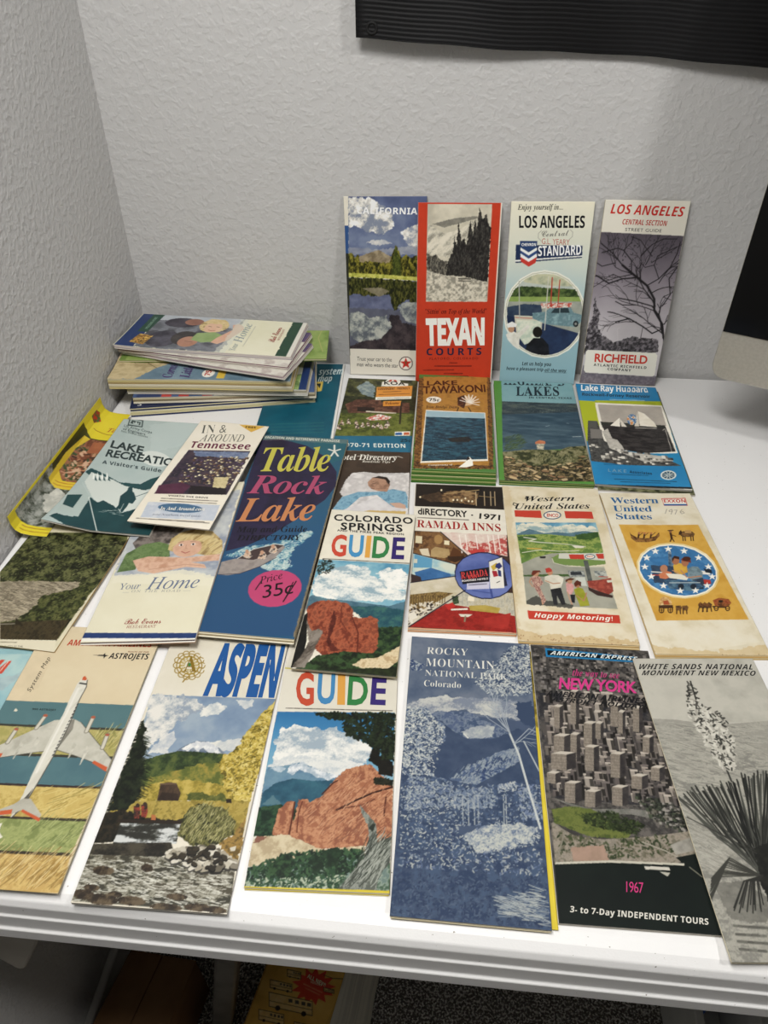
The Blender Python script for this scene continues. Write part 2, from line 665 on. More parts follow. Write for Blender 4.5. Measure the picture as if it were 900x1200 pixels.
SHEET = {
    'tenn': (0.1211, -0.4048, 0.024, 0.9978, -0.066, 0.0, 0.0659, 0.9968, -0.045, 0.0863, 0.2095),
    'lakerec': (0.0316, -0.4077, 0.0112, 0.9998, -0.0223, 0.0, 0.0223, 0.9998, 0.0, 0.1116, 0.212),
    'home': (0.1296, -0.5509, 0.0065, 0.9948, 0.0555, 0.0849, -0.0557, 0.9984, 0.0, 0.1024, 0.229),
    'bluff': (0.0099, -0.5564, 0.0056, 0.9982, -0.0601, 0.0, 0.0601, 0.9982, 0.0, 0.1015, 0.229),
    'sysmap': (0.2036, -0.245, 0.0026, 0.9982, 0.0606, 0.0, -0.0606, 0.9982, 0.0, 0.098, 0.229),
    'koa': (0.3014, -0.279, 0.0026, 0.9999, 0.0155, 0.0, -0.0155, 0.9999, 0.0, 0.0946, 0.229),
    'motel': (0.3035, -0.461, 0.0055, 0.9992, 0.0412, 0.0, -0.0412, 0.9992, -0.0, 0.1015, 0.229),
    'tawa': (0.3988, -0.2683, 0.0105, 0.9998, 0.02, 0.0, -0.02, 0.9998, -0.0, 0.0954, 0.229),
    'highl': (0.4976, -0.274, 0.006, 0.9999, 0.0107, 0.0, -0.0107, 0.9999, 0.0, 0.1049, 0.229),
    'rayh': (0.6031, -0.2718, 0.0056, 1.0, -0.0071, 0.0, 0.0071, 1.0, 0.0, 0.1052, 0.229),
    'colo': (0.3176, -0.5633, 0.0088, 0.9999, -0.0109, 0.0, 0.0109, 0.9999, -0.0, 0.0886, 0.2154),
    'aa': (0.097, -0.7608, 0.0042, 0.9997, 0.0252, 0.0, -0.0252, 0.9997, 0.0, 0.1049, 0.229),
    'sands': (0.6262, -0.7592, 0.0058, 0.9959, 0.0899, 0.0, -0.0899, 0.9959, 0.0, 0.1015, 0.2374),
    'trock': (0.2141, -0.5328, 0.0122, 0.9999, -0.0148, 0.0, 0.0148, 0.9999, -0.0, 0.1012, 0.3165),
    'rocky': (0.4178, -0.7514, 0.0042, 1.0, 0.0076, 0.0, -0.0076, 1.0, 0.0, 0.1019, 0.2371),
    'enco': (0.5093, -0.5099, 0.0034, 0.9993, 0.0376, 0.0, -0.0376, 0.9993, -0.0, 0.1047, 0.2283),
    'ramada': (0.4116, -0.5046, 0.0034, 0.9995, 0.0312, 0.0, -0.0312, 0.9995, -0.0, 0.0964, 0.219),
    'exxon': (0.6254, -0.5143, 0.0034, 0.9967, 0.0816, 0.0, -0.0816, 0.9967, 0.0, 0.0988, 0.2303),
    'guide': (0.3211, -0.7421, 0.003, 0.9986, 0.0525, 0.0, -0.0525, 0.9986, -0.0, 0.0954, 0.229),
    'ny': (0.5245, -0.7451, 0.003, 0.9998, 0.0219, 0.0, -0.0219, 0.9998, 0.0, 0.1007, 0.2325),
    'aspen': (0.212, -0.7623, 0.003, 0.9997, 0.0241, 0.0, -0.0241, 0.9997, -0.0, 0.1024, 0.229),
    'calif': (0.2981, -0.035, 0.0005, 0.9996, 0.0043, 0.0276, -0.0279, 0.1522, 0.988, 0.1036, 0.2296),
    'texan': (0.3896, -0.0473, 0.0005, 0.9998, 0.004, 0.0205, -0.0209, 0.1893, 0.9817, 0.1021, 0.2275),
    'chevron': (0.5032, -0.0402, 0.0005, 0.9998, 0.0037, 0.0207, -0.021, 0.1749, 0.9844, 0.0998, 0.23),
    'rich': (0.6123, -0.0303, 0.0005, 1.0, 0.0012, 0.0095, -0.0096, 0.1301, 0.9915, 0.0997, 0.2331),
    'book': (0.188, -0.708, -0.7, 0.9826, -0.1859, 0.0, 0.1859, 0.9826, 0.0, 0.112, 0.28),
    'beneath': (0.4242, -0.7495, 0.0015, 1.0, 0.0076, 0.0, -0.0076, 1.0, 0.0, 0.1, 0.229),
    'bottom_lake': (0.6064, -0.2775, 0.0026, 1.0, -0.0071, 0.0, 0.0071, 1.0, 0.0, 0.1045, 0.229),
    'far_left': (0.0165, -0.757, 0.0016, 0.9988, 0.05, 0.0, -0.05, 0.9988, 0.0, 0.084, 0.195),
}
PAPER = {
    'calif': ('d9d3c2', 0.75, 1.1),
    'texan': ('c5371d', 0.7, 1.1),
    'chevron': ('dcd6bc', 0.7, 1.12),
    'rich': ('dad5c6', 0.7, 1.12),
    'sysmap': ('12586c', 0.8, 1.0),
    'koa': ('3a4020', 0.75, 1.08),
    'motel': ('3f3228', 0.75, 0.92),
    'tawa': ('4a7a34', 0.7, 1.05),
    'highl': ('4f8a34', 0.75, 1.05),
    'rayh': ('1b7fb0', 0.75, 1.05),
    'colo': ('e3dcc8', 0.62, 0.9),
    'ramada': ('e4ddcb', 0.55, 0.9),
    'enco': ('d9cbac', 0.55, 0.92),
    'exxon': ('dbd0b4', 0.55, 0.92),
    'trock': ('24577c', 0.62, 0.82),
    'home': ('e2dcbf', 0.6, 0.88),
    'tenn': ('e4dcc9', 0.62, 1.0),
    'lakerec': ('a9b8b4', 0.62, 1.0),
    'bluff': ('d8cfae', 0.65, 0.88),
    'aa': ('dcc9a4', 0.55, 0.82),
    'aspen': ('e2dac6', 0.5, 0.82),
    'guide': ('e3dccb', 0.5, 0.8),
    'rocky': ('465672', 0.5, 0.78),
    'ny': ('454340', 0.5, 0.8),
    'sands': ('b9b6a8', 0.5, 0.84),
    'book': ('b98f3a', 0.8, 1.5),
    'beneath': ('cdb62a', 0.8, 1.0),
    'bottom_lake': ('5a5a3a', 0.9, 1.0),
    'far_left': ('86aeb4', 0.8, 1.0),
}

# ------------------------------------------------------------------ the room
FZ = -.74
structure(box('wall_back', -.12, 4.6, .004, .12, FZ, 1.75, M_WALL))
structure(box('wall_left', -.12, 0, -5.2, .004, FZ, 1.75, M_WALL))
structure(box('floor', -.12, 4.6, -5.2, .12, FZ - .1, FZ, M_CARPET))
structure(box('ceiling', -.12, 4.6, -5.2, .12, 1.75, 1.85, M_CEIL))
structure(box('wall_right', 4.6, 4.72, -5.2, .12, FZ, 1.75, M_WALL))
structure(box('wall_front', -.12, 4.72, -5.32, -5.2, FZ, 1.75, M_WALL))
for nm, a in (('baseboard_left', (0, .012, -5.2, -.008, FZ, FZ + .085)), ('baseboard_back', (.0, 4.6, -.008, .004, FZ, FZ + .085))):
    structure(box(nm, *a, M_BASE, bev=.004))

def print_calif(T, L, S, G, X, B):
    T('455074 586488 74819c','61,2304,1051,2301,985,1545,38,1566',n=30,g=.3)
    T('7d8698 c9c6be f2eee6','60,2286,313,2280,485,2188,608,2095,632,1954,492,1847,253,1895,129,1966,51,1918',n=9,e=3.5,c=1.4,g=-.3)
    T('8b93a3 d5d1c8 f2eee6','706,1871,857,1954,956,1966,959,1692,807,1711',n=8,e=3,c=1.3,g=-.3)
    T('a9adb6 d8d5cd','269,1751,352,1782,504,1782,600,1739,427,1714',e=2)
    T('7d8392 b9b9b8','42,1689,451,1666,958,1716,959,1606,39,1603',n=8,e=3,a=.7)
    T('6e6048 8f8064 a89878','141,1567,323,1629,426,1661,527,1605,629,1556,628,1445,138,1467',e=1)
    T('1c2008 504c16 8a8228','29,1611,79,1628,115,1567,155,1604,191,1505,294,1523,448,1499,564,1514,604,1618,650,1720,693,1618,731,1564,782,1606,820,1557,883,1594,960,1582,962,1296,19,1341',n=4,e=2.2,c=1.5,sx=.5)
    T('2a3310 565f1f','596,1345,603,1544,650,1720,700,1544,717,1345',n=3,e=1.5,c=1.3,sx=.5)
    T('8f9530 b9b74c c9c660','20,1372,342,1363,962,1322,962,1276,471,1306,18,1321',n=4,e=.8,c=1.2)
    T('4a4f6a 5d6482 6f7692','18,1316,962,1271,966,832,-2,822',n=12,g=.2)
    T('15190c 383c14 5c5a26','18,1321,471,1301,962,1271,965,937,907,1002,860,936,808,1040,729,1000,676,961,634,868,597,934,559,1102,336,1075,99,1099,8,1072',n=4,e=3,c=1.5,sx=.4)
    T('6e6650 8b8468','207,1177,443,1191,560,1141,428,1068',n=4,e=1.2)
    T('4f5262 5f6272','2,928,966,885,971,346,-20,353',n=10,e=3)
    T('5a6068 8b918e b4b6ac','-2,822,145,877,276,798,516,827,589,668,431,517,185,431,-12,552',n=8,e=4,c=1.5)
    T('5d636c 8d938f a9aca4','663,934,782,1014,965,963,967,699,781,764',n=7,e=3,c=1.4)
    T('262226 3a3236 4a4042','-19,386,186,472,431,503,581,668,543,828,676,829,715,737,968,673,971,340,-20,345',n=8,e=2.5,c=1.2)
    T('2b4f86','-24,1954,50,1954,37,1616,-12,1616')
    T('2a2c22','-17,1616,34,1616,24,928,-24,928')
    T('4c4a40','-35,928,18,928,5,-24,-35,-25')
    T('ded8c8','8,365,1024,352,1029,-48,-3,-68',n=20)
    T('3a2a2a','869,171,864,140,851,113,829,90,803,76,773,70,743,75,717,88,696,110,682,137,677,168,682,198,696,226,717,248,744,262,773,268,803,263,829,250,850,229,864,201')
    T('e6e0d2','858,171,854,144,842,119,823,99,799,86,773,82,747,85,723,98,704,117,692,141,688,168,693,195,705,220,724,239,747,252,773,256,799,253,823,241,841,222,854,198')
    T('c8281e','773,254,793,198,851,197,806,159,821,102,773,134,725,100,740,158,695,194,753,198')
    X('T','b','1d5a34','757,147,792,147,757,197')
    X('CALIFORNIA','b','f4f1ea','163,2095,916,2085,166,2172',1.05)
    X('Trust your car to the','n','1b1b1d','101,198,579,192,103,254')
    X('man who wears the star','n','1b1b1d','96,118,666,108,98,175')
def print_texan(T, L, S, G, X, B):
    T('e9e2d2','1007,2279,1028,2279,1037,13,1010,13')
    T('b5ae9a d2cab4','114,2257,900,2256,910,1089,119,1077',n=14)
    T('8e8a7c c9c2ae dcd4c0','129,2031,330,1916,525,1964,762,2127,888,2059,693,1562,364,1631,122,1676',n=6,e=1.5,c=1.4,sx=3,r=40)
    T('6f6c62 8d897c','178,2027,422,2091,714,2123,768,2105,522,2039,328,1986',e=1)
    T('2e2b28 55524a 86806f','117,1676,188,1641,238,1666,290,1594,378,1583,384,1412,219,1434,124,1462',n=3,e=1.6,c=1.4,sx=.4)
    T('1e1c1b 2b2927 48453f','366,1411,381,1583,438,1680,459,1893,484,1776,502,2052,544,1823,579,1871,613,1777,643,2081,686,1895,705,2104,727,1966,752,2230,794,2082,838,2151,869,2036,906,1990,901,1332,574,1402',n=3,e=1.8,c=1.3,sx=.4)
    T('8d887a bdb6a2 d6cebb','121,1472,346,1411,574,1399,901,1329,908,1089,119,1077',n=3,e=.8,c=1.7)
    L('4a463e',.7,'595,1340,590,1228')
    L('57534a',1.6,'530,1374,682,1371')
    L('57534a',1.2,'536,1344,683,1344')
    G('571411','256,210,743,222,256,235',.8)
    G('571411','107,146,510,161,106,176',.8)
    G('571411','388,111,630,117,388,133',.8)
    G('571411','287,64,717,78,286,92',.8)
    X('"Sittin\' on Top of the World"','J','5c1410','115,920,909,939,114,985')
    X('TEXAN','H','f3ece0','137,510,906,534,119,863',.95)
    X('COURTS','b','21223f','143,369,872,391,140,464',1.5)
    X('PLATORO, COLORADO','n','71180f','184,307,833,328,183,338',1.35)
    X('PHONE','b','571411','450,262,557,264,450,281')
def print_chevron(T, L, S, G, X, B):
    T('e2dcc4 cfd2c2 a9c2c4 8fb4bd 86aeb9','-11,2324,1007,2328,1016,-47,-21,-75',n=60,c=.4,g=3.2)
    L('8d8a80',.5,'391,1966,357,1934,357,1880,402,1837')
    L('8d8a80',.5,'735,1979,771,1950,771,1897,736,1862')
    T('1f2f52','89,1797,908,1788,916,1669,98,1605')
    T('eeeade','98,1611,916,1674,918,1658,99,1589')
    T('1f2f52','99,1592,917,1661,919,1647,100,1575')
    T('27406f','136,1841,349,1842,350,1767,254,1706,142,1765')
    T('e8e6e0','148,1765,254,1706,350,1767,355,1707,259,1646,153,1705')
    T('2d4a80','151,1729,257,1668,353,1731,357,1690,261,1629,154,1688')
    T('efece4','154,1694,261,1629,356,1696,360,1652,264,1591,157,1650')
    T('c8372c','157,1650,264,1591,360,1652,350,1580,269,1532,167,1592')
    T('efe9d8','1052,948,1047,771,991,607,887,474,745,386,581,353,410,379,251,461,121,589,32,751,-6,929,8,1105,71,1262,178,1385,316,1465,474,1493,635,1469,787,1393,915,1274,1006,1121')
    T('b5b8a4','1035,947,1030,776,975,618,875,489,738,404,579,372,414,397,260,476,134,600,49,757,11,930,25,1100,86,1252,189,1372,323,1449,475,1476,632,1453,779,1380,902,1264,991,1115')
    T('efe9d8','1024,947,1019,779,965,624,867,499,733,415,578,384,416,408,266,486,143,608,60,761,23,930,36,1097,96,1246,197,1363,327,1438,476,1465,629,1442,773,1370,894,1257,980,1111')
    T('a9b4ae c3c8ba','1012,947,1007,783,955,631,859,508,728,427,576,396,419,420,273,496,153,615,71,765,35,930,47,1093,106,1239,204,1354,332,1428,477,1454,627,1431,767,1361,885,1250,970,1108',n=20)
    T('8f9a80 b5b797 c5c3a0','383,1442,574,1444,643,1426,722,1389,796,1340,844,1295,552,1303,233,1341,215,1360,244,1383,317,1422',n=6)
    T('27381c 42562b 5c6f3a','124,1267,208,1292,526,1274,813,1264,879,1256,918,1206,962,1125,967,1112,65,1148,82,1193',n=4,e=1.2,c=1.4)
    T('7f9a4a 93a858','69,1158,939,1166,962,1125,973,1095,49,1094,52,1111',n=6)
    T('8e948a a8aa9c','49,1094,968,1109,994,1038,1012,947,1015,855,1004,765,986,708,63,794,49,838,35,930,36,1022',n=8)
    T('26364e 3b4a5e','36,1023,255,1069,474,1058,489,897,65,874,35,985,36,1022',e=1)
    T('1f2c48 283a5c','37,917,570,809,984,700,977,679,937,601,884,533,819,476,744,434,663,407,576,396,489,403,402,426,319,465,243,519,176,585,121,662,78,747,49,838',n=10)
    T('c9c5b0','135,920,496,909,508,688,185,652',n=6)
    T('dfe0cd b8c8b4','169,861,478,852,493,627,299,532,200,652')
    L('b6402e',.8,'152,891,476,879')
    T('7d9aa0 5f8088 8fb0b4','367,953,526,971,606,1039,836,1049,888,968,1008,935,1003,847,924,780,570,809,373,880',n=6)
    T('2a3a40','602,957,643,1017,816,1025,840,962')
    L('9fb8ba',.8,'709,1024,716,954')
    T('23282c','968,822,968,810,965,798,958,789,949,783,938,780,927,782,917,788,908,797,902,808,899,821,899,834,903,846,909,855,918,861,929,863,940,861,950,856,959,847,965,835')
    T('8b8f8a','948,822,948,817,947,812,944,808,940,805,936,804,931,805,927,807,923,811,920,816,919,822,919,827,921,832,923,836,927,839,932,840,936,839,941,836,944,832,947,828')
    T('d8d4c8 c54434','458,1078,860,1093,852,1035,478,1014',n=2,c=2.5)
    L('b8342a',1.4,'576,1402,591,1045')
    L('b8342a',1.2,'673,1375,681,1046')
    L('c9c8bc',1.1,'529,1415,542,734')
    L('aeb0a6',1.2,'163,1354,205,892')
    T('e8e6dc d0cec0','45,664,111,726,192,682,321,805,344,769,226,622,227,463,151,514,73,595')
    T('b98a6a','152,742,151,727,146,713,138,702,127,695,114,693,101,695,89,701,79,712,72,725,69,740,70,755,75,768,83,779,94,786,107,789,120,787,132,780,142,770,149,756')
    T('eeeae0','41,799,112,837,180,802,168,766,59,758')
    T('15171c 22252c','320,465,329,533,410,626,528,628,611,539,638,404,576,396,489,403,402,426',n=6)
    T('1b1917','515,706,514,684,507,664,495,647,479,637,460,633,440,636,422,646,407,662,396,682,391,704,392,726,399,747,412,763,428,773,447,777,466,774,484,764,499,748,510,729')
    L('23343a',.35,'595,162,885,160')
    X('Enjoy yourself in...','J','2a2a28','80,2203,622,2209,75,2268')
    X('LOS ANGELES','b','15161a','113,1996,908,2001,102,2138',.95)
    X('Central','S','77756d','397,1891,728,1910,391,1960')
    X('G.L. YEARY','n','b9645a','408,1808,749,1797,402,1875')
    X('STANDARD','b','f4f2ea','376,1663,901,1685,365,1783')
    X('CHEVRON','b','f1efe6','161,1781,337,1783,158,1816')
    X('Let us help you','i','23343a','288,253,674,249,284,306')
    X('have a pleasant trip','i','23343a','84,185,576,178,81,232')
    X('all the way','i','23343a','595,172,884,169,590,219')
def print_rich(T, L, S, G, X, B):
    T('544d56 7d757e aca5ab c6c0c2 b0aaae','-4,1964,994,1936,1001,-51,-12,-75',n=40,c=.5,g=2.6)
    T('2a272b 514c52 8d878c','41,1167,132,934,129,753,229,665,365,546,10,441,-9,688,45,931',n=3,e=3,c=1.5)
    T('2b292c 4e4a4e 787278','1,503,200,664,360,577,581,661,937,627,953,458,-1,409',n=3,e=2.5,c=1.5)
    L('c6c0c2',.5,'419,579,384,761,411,777')
    L('1d1a1d',2.72,'989,659,941,839,809,1013,783,1158,662,1327,525,1422,319,1571')
    L('1d1a1d',1.76,'1020,568,972,719')
    L('1d1a1d',1.6,'525,1422,345,1404,186,1343,16,1438')
    L('1d1a1d',1.28,'319,1571,186,1706,24,1825')
    L('1d1a1d',1.2,'443,1490,420,1629,304,1750,231,1775,46,1717')
    L('1d1a1d',1.2,'662,1327,792,1415,904,1557,955,1723,969,1858')
    L('1d1a1d',.96,'792,1415,706,1580,727,1691,939,1804')
    L('1d1a1d',1.28,'897,1074,968,1220,917,1418,987,1559')
    L('1d1a1d',1.44,'876,956,770,1070,562,1123,342,1160')
    L('1d1a1d',1.12,'569,1079,398,1074,306,1116')
    L('1d1a1d',1.6,'952,779,834,715,703,801,513,900,347,851')
    L('1d1a1d',1.04,'513,900,360,955,226,981')
    L('1d1a1d',1.04,'231,1597,70,1552,2,1592')
    L('1d1a1d',.88,'345,1404,225,1457,173,1428')
    L('1d1a1d',.96,'522,1686,635,1824,758,1894,920,1897')
    L('1d1a1d',.88,'659,1689,558,1796,489,1875,373,1913')
    L('1d1a1d',.8,'706,1580,601,1550,536,1604')
    L('1d1a1d',.72,'904,1557,1025,1574')
    L('1d1a1d',.72,'24,1825,-23,1905')
    L('1d1a1d',.8,'304,1750,384,1846,398,1927')
    L('1d1a1d',.72,'890,1189,1041,1136')
    L('1d1a1d',.96,'990,959,969,839')
    L('1d1a1d',.64,'186,1343,109,1284')
    L('1d1a1d',.64,'342,1160,292,1202')
    L('1d1a1d',.72,'703,801,700,650,847,639')
    B('1d1a1d',96,72,116,26,1.9,2,3)
    B('1d1a1d',81,107,130,37,1.6,2,4)
    B('1d1a1d',57,141,149,36,1.2,2,5)
    B('1d1a1d',45,146,-174,36,1.1,2,6)
    B('1d1a1d',32,157,140,33,1,2,7)
    B('1d1a1d',74,124,39,28,1.2,2,8)
    B('1d1a1d',80,136,65,37,1.1,2,9)
    B('1d1a1d',57,141,100,28,1,2,10)
    B('1d1a1d',60,158,70,32,1,2,11)
    B('1d1a1d',81,101,162,44,1.1,2,12)
    B('1d1a1d',96,84,62,27,1,2,13)
    B('1d1a1d',96,72,155,33,1.3,2,14)
    B('1d1a1d',61,86,169,27,1,2,15)
    B('1d1a1d',67,161,39,31,.9,2,16)
    B('1d1a1d',30,168,71,23,.8,2,17)
    B('1d1a1d',89,119,39,19,.9,2,18)
    S('leaf','1f1c1f 2a272a',70,2.2,'16,1919,484,1902,523,1351,246,1680,48,1703',90,4)
    S('leaf','242124',60,1.8,'512,1902,988,1898,997,1363,716,1525',90,5)
    S('leaf','242124',35,1.6,'-4,1480,453,1435,471,1322,44,1339',90,6)
    T('66606a 837c84','15,251,1016,128,1016,-51,-7,-41',n=3,c=1.5)
    T('dad5c6','-49,2363,1016,2353,994,1933,-7,1962',n=20)
    T('e8e2d4','45,467,925,454,958,417,970,152,945,125,58,150,29,188,25,442')
    X('LOS ANGELES','i','c92a22','76,2177,947,2155,75,2288')
    X('CENTRAL SECTION','i','b93a30','238,2056,770,2045,237,2117')
    X('STREET GUIDE','n','2d2c2c','283,1978,720,1970,283,2015',1.1)
    X('RICHFIELD','N','d23a2a','154,307,842,303,147,421')
    X('ATLANTIC RICHFIELD','b','222222','150,247,846,230,149,282',1.25)
    X('COMPANY','b','222222','341,196,651,185,339,231',1.25)
def print_sysmap(T, L, S, G, X, B):
    T('0f5064 135c70','-307,2307,1022,2350,1006,248,1,215',n=20)
    T('e4e2da','953,2287,1009,2289,993,291,948,307')
    G('3a7a70','176,643,827,702,174,690',.6)
    G('3a7a70','187,570,835,628,185,616',.6)
    G('3a7a70','199,497,842,554,197,542',.6)
    G('3a7a70','210,425,849,482,208,470',.6)
    T('d8b84a','604,1756,721,1782,725,1520,664,1497')
    T('1d2c30','635,1713,694,1726,692,1584')
    X('system','i','cfe0e0','637,1960,965,1994,636,2134')
    X('map','i','cfe0e0','646,1769,835,1786,643,1904')
def print_koa(T, L, S, G, X, B):
    T('20230f 3c3f1c 5a5a2c','-56,2476,972,2556,1008,1721,15,1644',n=6,c=1.5)
    T('6d7f84 98a49c','127,2058,274,2221,391,2078,380,1785,222,1859',e=3,c=1.5)
    T('1c1f0e 34371a','-5,1813,1006,1777,990,1499,5,1449',n=4,e=2,c=1.4)
    T('3e241a 5c382a 7a5540','36,1589,178,1724,493,1737,498,1681,868,1682,881,1436,104,1376',n=4,e=.6)
    T('2b1d16','199,1535,425,1537,435,1428,211,1422')
    T('c9bda8','321,1447,715,1423,711,1391,324,1414')
    T('3d4419 596122 6d7430','7,1368,993,1418,966,854,-27,792',n=6,c=1.2)
    T('d9d4c6 c33a2c e6e2d6','334,1261,495,1379,667,1313,617,1246,399,1214',n=4,c=2)
    T('d8d0c0 a8704c 2b3038','29,1133,41,1207,75,1136,85,1075,32,1082',n=1.6,c=2.2)
    T('d8d0c0 a8704c 2b3038','107,1165,120,1239,154,1168,163,1107,111,1113',n=1.6,c=2.2)
    T('d8d0c0 a8704c 2b3038','206,1146,219,1220,252,1150,261,1089,209,1095',n=1.6,c=2.2)
    T('d8d0c0 a8704c 2b3038','293,1102,307,1175,339,1105,347,1045,295,1051',n=1.6,c=2.2)
    T('d8d0c0 a8704c 2b3038','358,1133,372,1206,404,1136,412,1075,360,1081',n=1.6,c=2.2)
    T('d8d0c0 a8704c 2b3038','430,1087,446,1160,476,1091,485,1030,432,1036',n=1.6,c=2.2)
    T('d8d0c0 a8704c 2b3038','482,1117,498,1190,528,1120,536,1060,484,1066',n=1.6,c=2.2)
    T('d8d0c0 a8704c 2b3038','527,1069,543,1142,573,1073,581,1013,529,1019',n=1.6,c=2.2)
    T('d8d0c0 a8704c 2b3038','585,1099,601,1172,631,1103,638,1042,586,1048',n=1.6,c=2.2)
    T('d8d0c0 a8704c 2b3038','1,1028,13,1101,47,1032,57,972,5,978',n=1.6,c=2.2)
    T('d8d0c0 a8704c 2b3038','229,1061,243,1134,275,1065,284,1005,232,1011',n=1.6,c=2.2)
    T('d8d0c0 a8704c 2b3038','602,1152,618,1225,648,1155,656,1094,604,1100',n=1.6,c=2.2)
    L('2a221a',2.2,'759,1701,776,1165')
    T('e3ded0','468,2217,516,2246,574,2386,698,2334,721,2213,822,2196,827,2112,463,2096')
    T('b9402e','542,2223,605,2376,675,2233,636,2230,607,2302,586,2227')
    T('d88a2e','406,2068,884,2141,887,1859,419,1800')
    T('f0ead8','413,1799,887,1859,885,1790,419,1726')
    T('d88a2e','525,1700,757,1729,754,1601,529,1572')
    G('5a3010','507,1916,737,1952,503,1969',.8)
    G('5a3010','455,1848,856,1903,451,1889',.8)
    G('5a4a2a','449,1751,861,1806,446,1779',.8)
    T('e9e6da','726,974,916,999,915,904,730,885')
    T('2d5d9a','736,955,816,966,817,907,737,900')
    T('c2603a','837,968,906,978,907,918,838,908')
    T('1f5f7c 246884','-71,818,1017,902,1016,368,3,289',n=20)
    X('KOA','N','23201c','497,2147,784,2145,492,2244',1.1)
    X('CONVENIENT · FRIENDLY','b','5a3010','428,1986,854,2043,423,2045')
    X('Welcome','J','5a2a10','555,1613,740,1638,549,1685')
    X('1970-71 EDITION','b','cfd8d0','113,591,878,632,102,676',1.1)
    X('25¢','b','15262c','808,755,933,765,803,822')
def print_motel(T, L, S, G, X, B):
    T('b09a78','123,2287,1049,2326,1050,2294,127,2250')
    T('3a2d22 4a3a2c','124,2278,1037,2307,1015,1730,162,1685',n=12,g=-1)
    L('eae4d6',.9,'391,2173,491,2196,671,2179,874,2198,921,2174')
    T('cfcac6 e2ddd8 bdb8b6','321,1694,353,1745,448,1784,518,1838,1011,1877,1019,1165,1035,295,296,256,252,1291,368,1573',n=9,e=1)
    T('d6d0cc c2bcb8 e3ded9','299,1691,361,1834,498,1869,782,1816,991,1847,1007,1461,666,1443,310,1388,258,1459',n=8,e=1)
    T('6e9cb4 86b2c6 5a8aa4','210,1165,288,1386,459,1489,662,1499,841,1558,978,1516,1004,1424,1010,1225,855,1235,666,1443,489,1397,334,1143',c=1.3)
    T('a0785e b88c70 8c6650','550,1673,599,1766,691,1791,775,1736,803,1640,775,1505,684,1512,603,1545,559,1608',n=6)
    T('2a1e18','595,1754,667,1798,761,1775,800,1698,787,1639,740,1734,646,1757')
    L('4a3026',.7,'603,1645,641,1663')
    L('6a3a30',.8,'595,1560,632,1555')
    L('4a3026',.5,'609,1684,641,1698')
    T('c8a088','808,1304,918,1317,986,1277,988,1213,878,1229')
    T('dcd8d6 c9c4c4','414,1229,668,1406,855,1235,988,1206,992,1084,209,1077',n=7)
    T('c9a860','595,1168,990,1171,992,1084,426,1088',n=6,e=1)
    X('Motel Directory','J','eae4d6','114,2087,857,2117,101,2203')
    X('Roadside Tips','J','d9d2c2','457,2051,784,2060,453,2096')
def print_tawa(T, L, S, G, X, B):
    T('5b3a1c 7a5224 8a5f2a','-11,2128,972,2200,923,62,21,8',n=3,e=1.2,c=1.6)
    S('leaf','2a1a0e 3a2412',300,2.4,'-17,2128,77,2134,112,15,16,29',90,2)
    S('leaf','2a1a0e 3a2412',300,2.4,'884,2193,981,2200,930,62,862,70',90,3)
    S('leaf','2a1a0e',200,2.2,'17,116,927,161,923,62,22,-5',90,9)
    T('9a6a28 b07c30 a87230','62,2164,915,2226,876,136,97,87',n=8,e=1.4)
    T('e8e2d2','310,1568,306,1542,292,1518,271,1498,244,1484,214,1478,184,1480,156,1490,134,1506,120,1528,114,1554,118,1580,131,1604,152,1625,180,1639,210,1645,241,1643,268,1633,291,1616,305,1594')
    T('c9a274 d8bc98','736,1572,730,1533,714,1499,691,1470,661,1451,629,1443,596,1446,567,1461,543,1486,528,1519,523,1556,529,1594,544,1630,567,1659,597,1679,631,1687,664,1683,693,1668,717,1642,731,1609',n=3)
    T('2a1c14 6a3a20','518,1639,603,1713,629,1536,600,1370,518,1446',n=2,c=2)
    L('e6dfd0',1.5,'671,1512,551,1575')
    L('e6dfd0',1.5,'671,1512,576,1646')
    L('e6dfd0',1.5,'671,1512,616,1698')
    L('e6dfd0',1.5,'671,1512,664,1723')
    L('e6dfd0',1.5,'671,1512,714,1717')
    L('e6dfd0',1.5,'671,1512,756,1680')
    L('e6dfd0',1.5,'671,1512,786,1619')
    L('e6dfd0',1.5,'671,1512,799,1543')
    L('e6dfd0',1.5,'671,1512,793,1463')
    L('2a1c14',1.2,'532,1392,504,1257')
    L('2a1c14',1.2,'656,1401,687,1297')
    T('e6dfce','119,1303,867,1283,867,222,96,122')
    T('8fb0bc 9ab8c0','128,1282,856,1272,858,1147,128,1135',n=8)
    T('15303e 1f4456 2d5a6a','128,1135,858,1147,858,257,110,158',n=2.2,c=1.5,sx=3,g=-.4)
    S('leaf','5f8a94 7a9ea2',120,1.1,'111,819,385,889,443,235,114,184',90,8)
    T('16242a 2a2a26','383,655,518,693,648,713,694,658,647,598,441,583',n=2,e=1)
    T('efe9da','530,67,643,228,656,295,688,218,696,114,617,73')
    T('2a1c14','618,204,639,303,663,243')
    X('TAWAKONI','N','4a2412','69,1708,888,1814,62,1905')
    X('LAKE','N','4a2412','113,1933,518,1974,109,2052')
    X('75¢','b','2a2018','149,1517,286,1527,146,1595')
    X('Iron Bridge Dam','J','4a2a14','118,1340,523,1370,116,1405')
    X('Compliments of','n','e0d6c0','185,67,461,96,184,102')
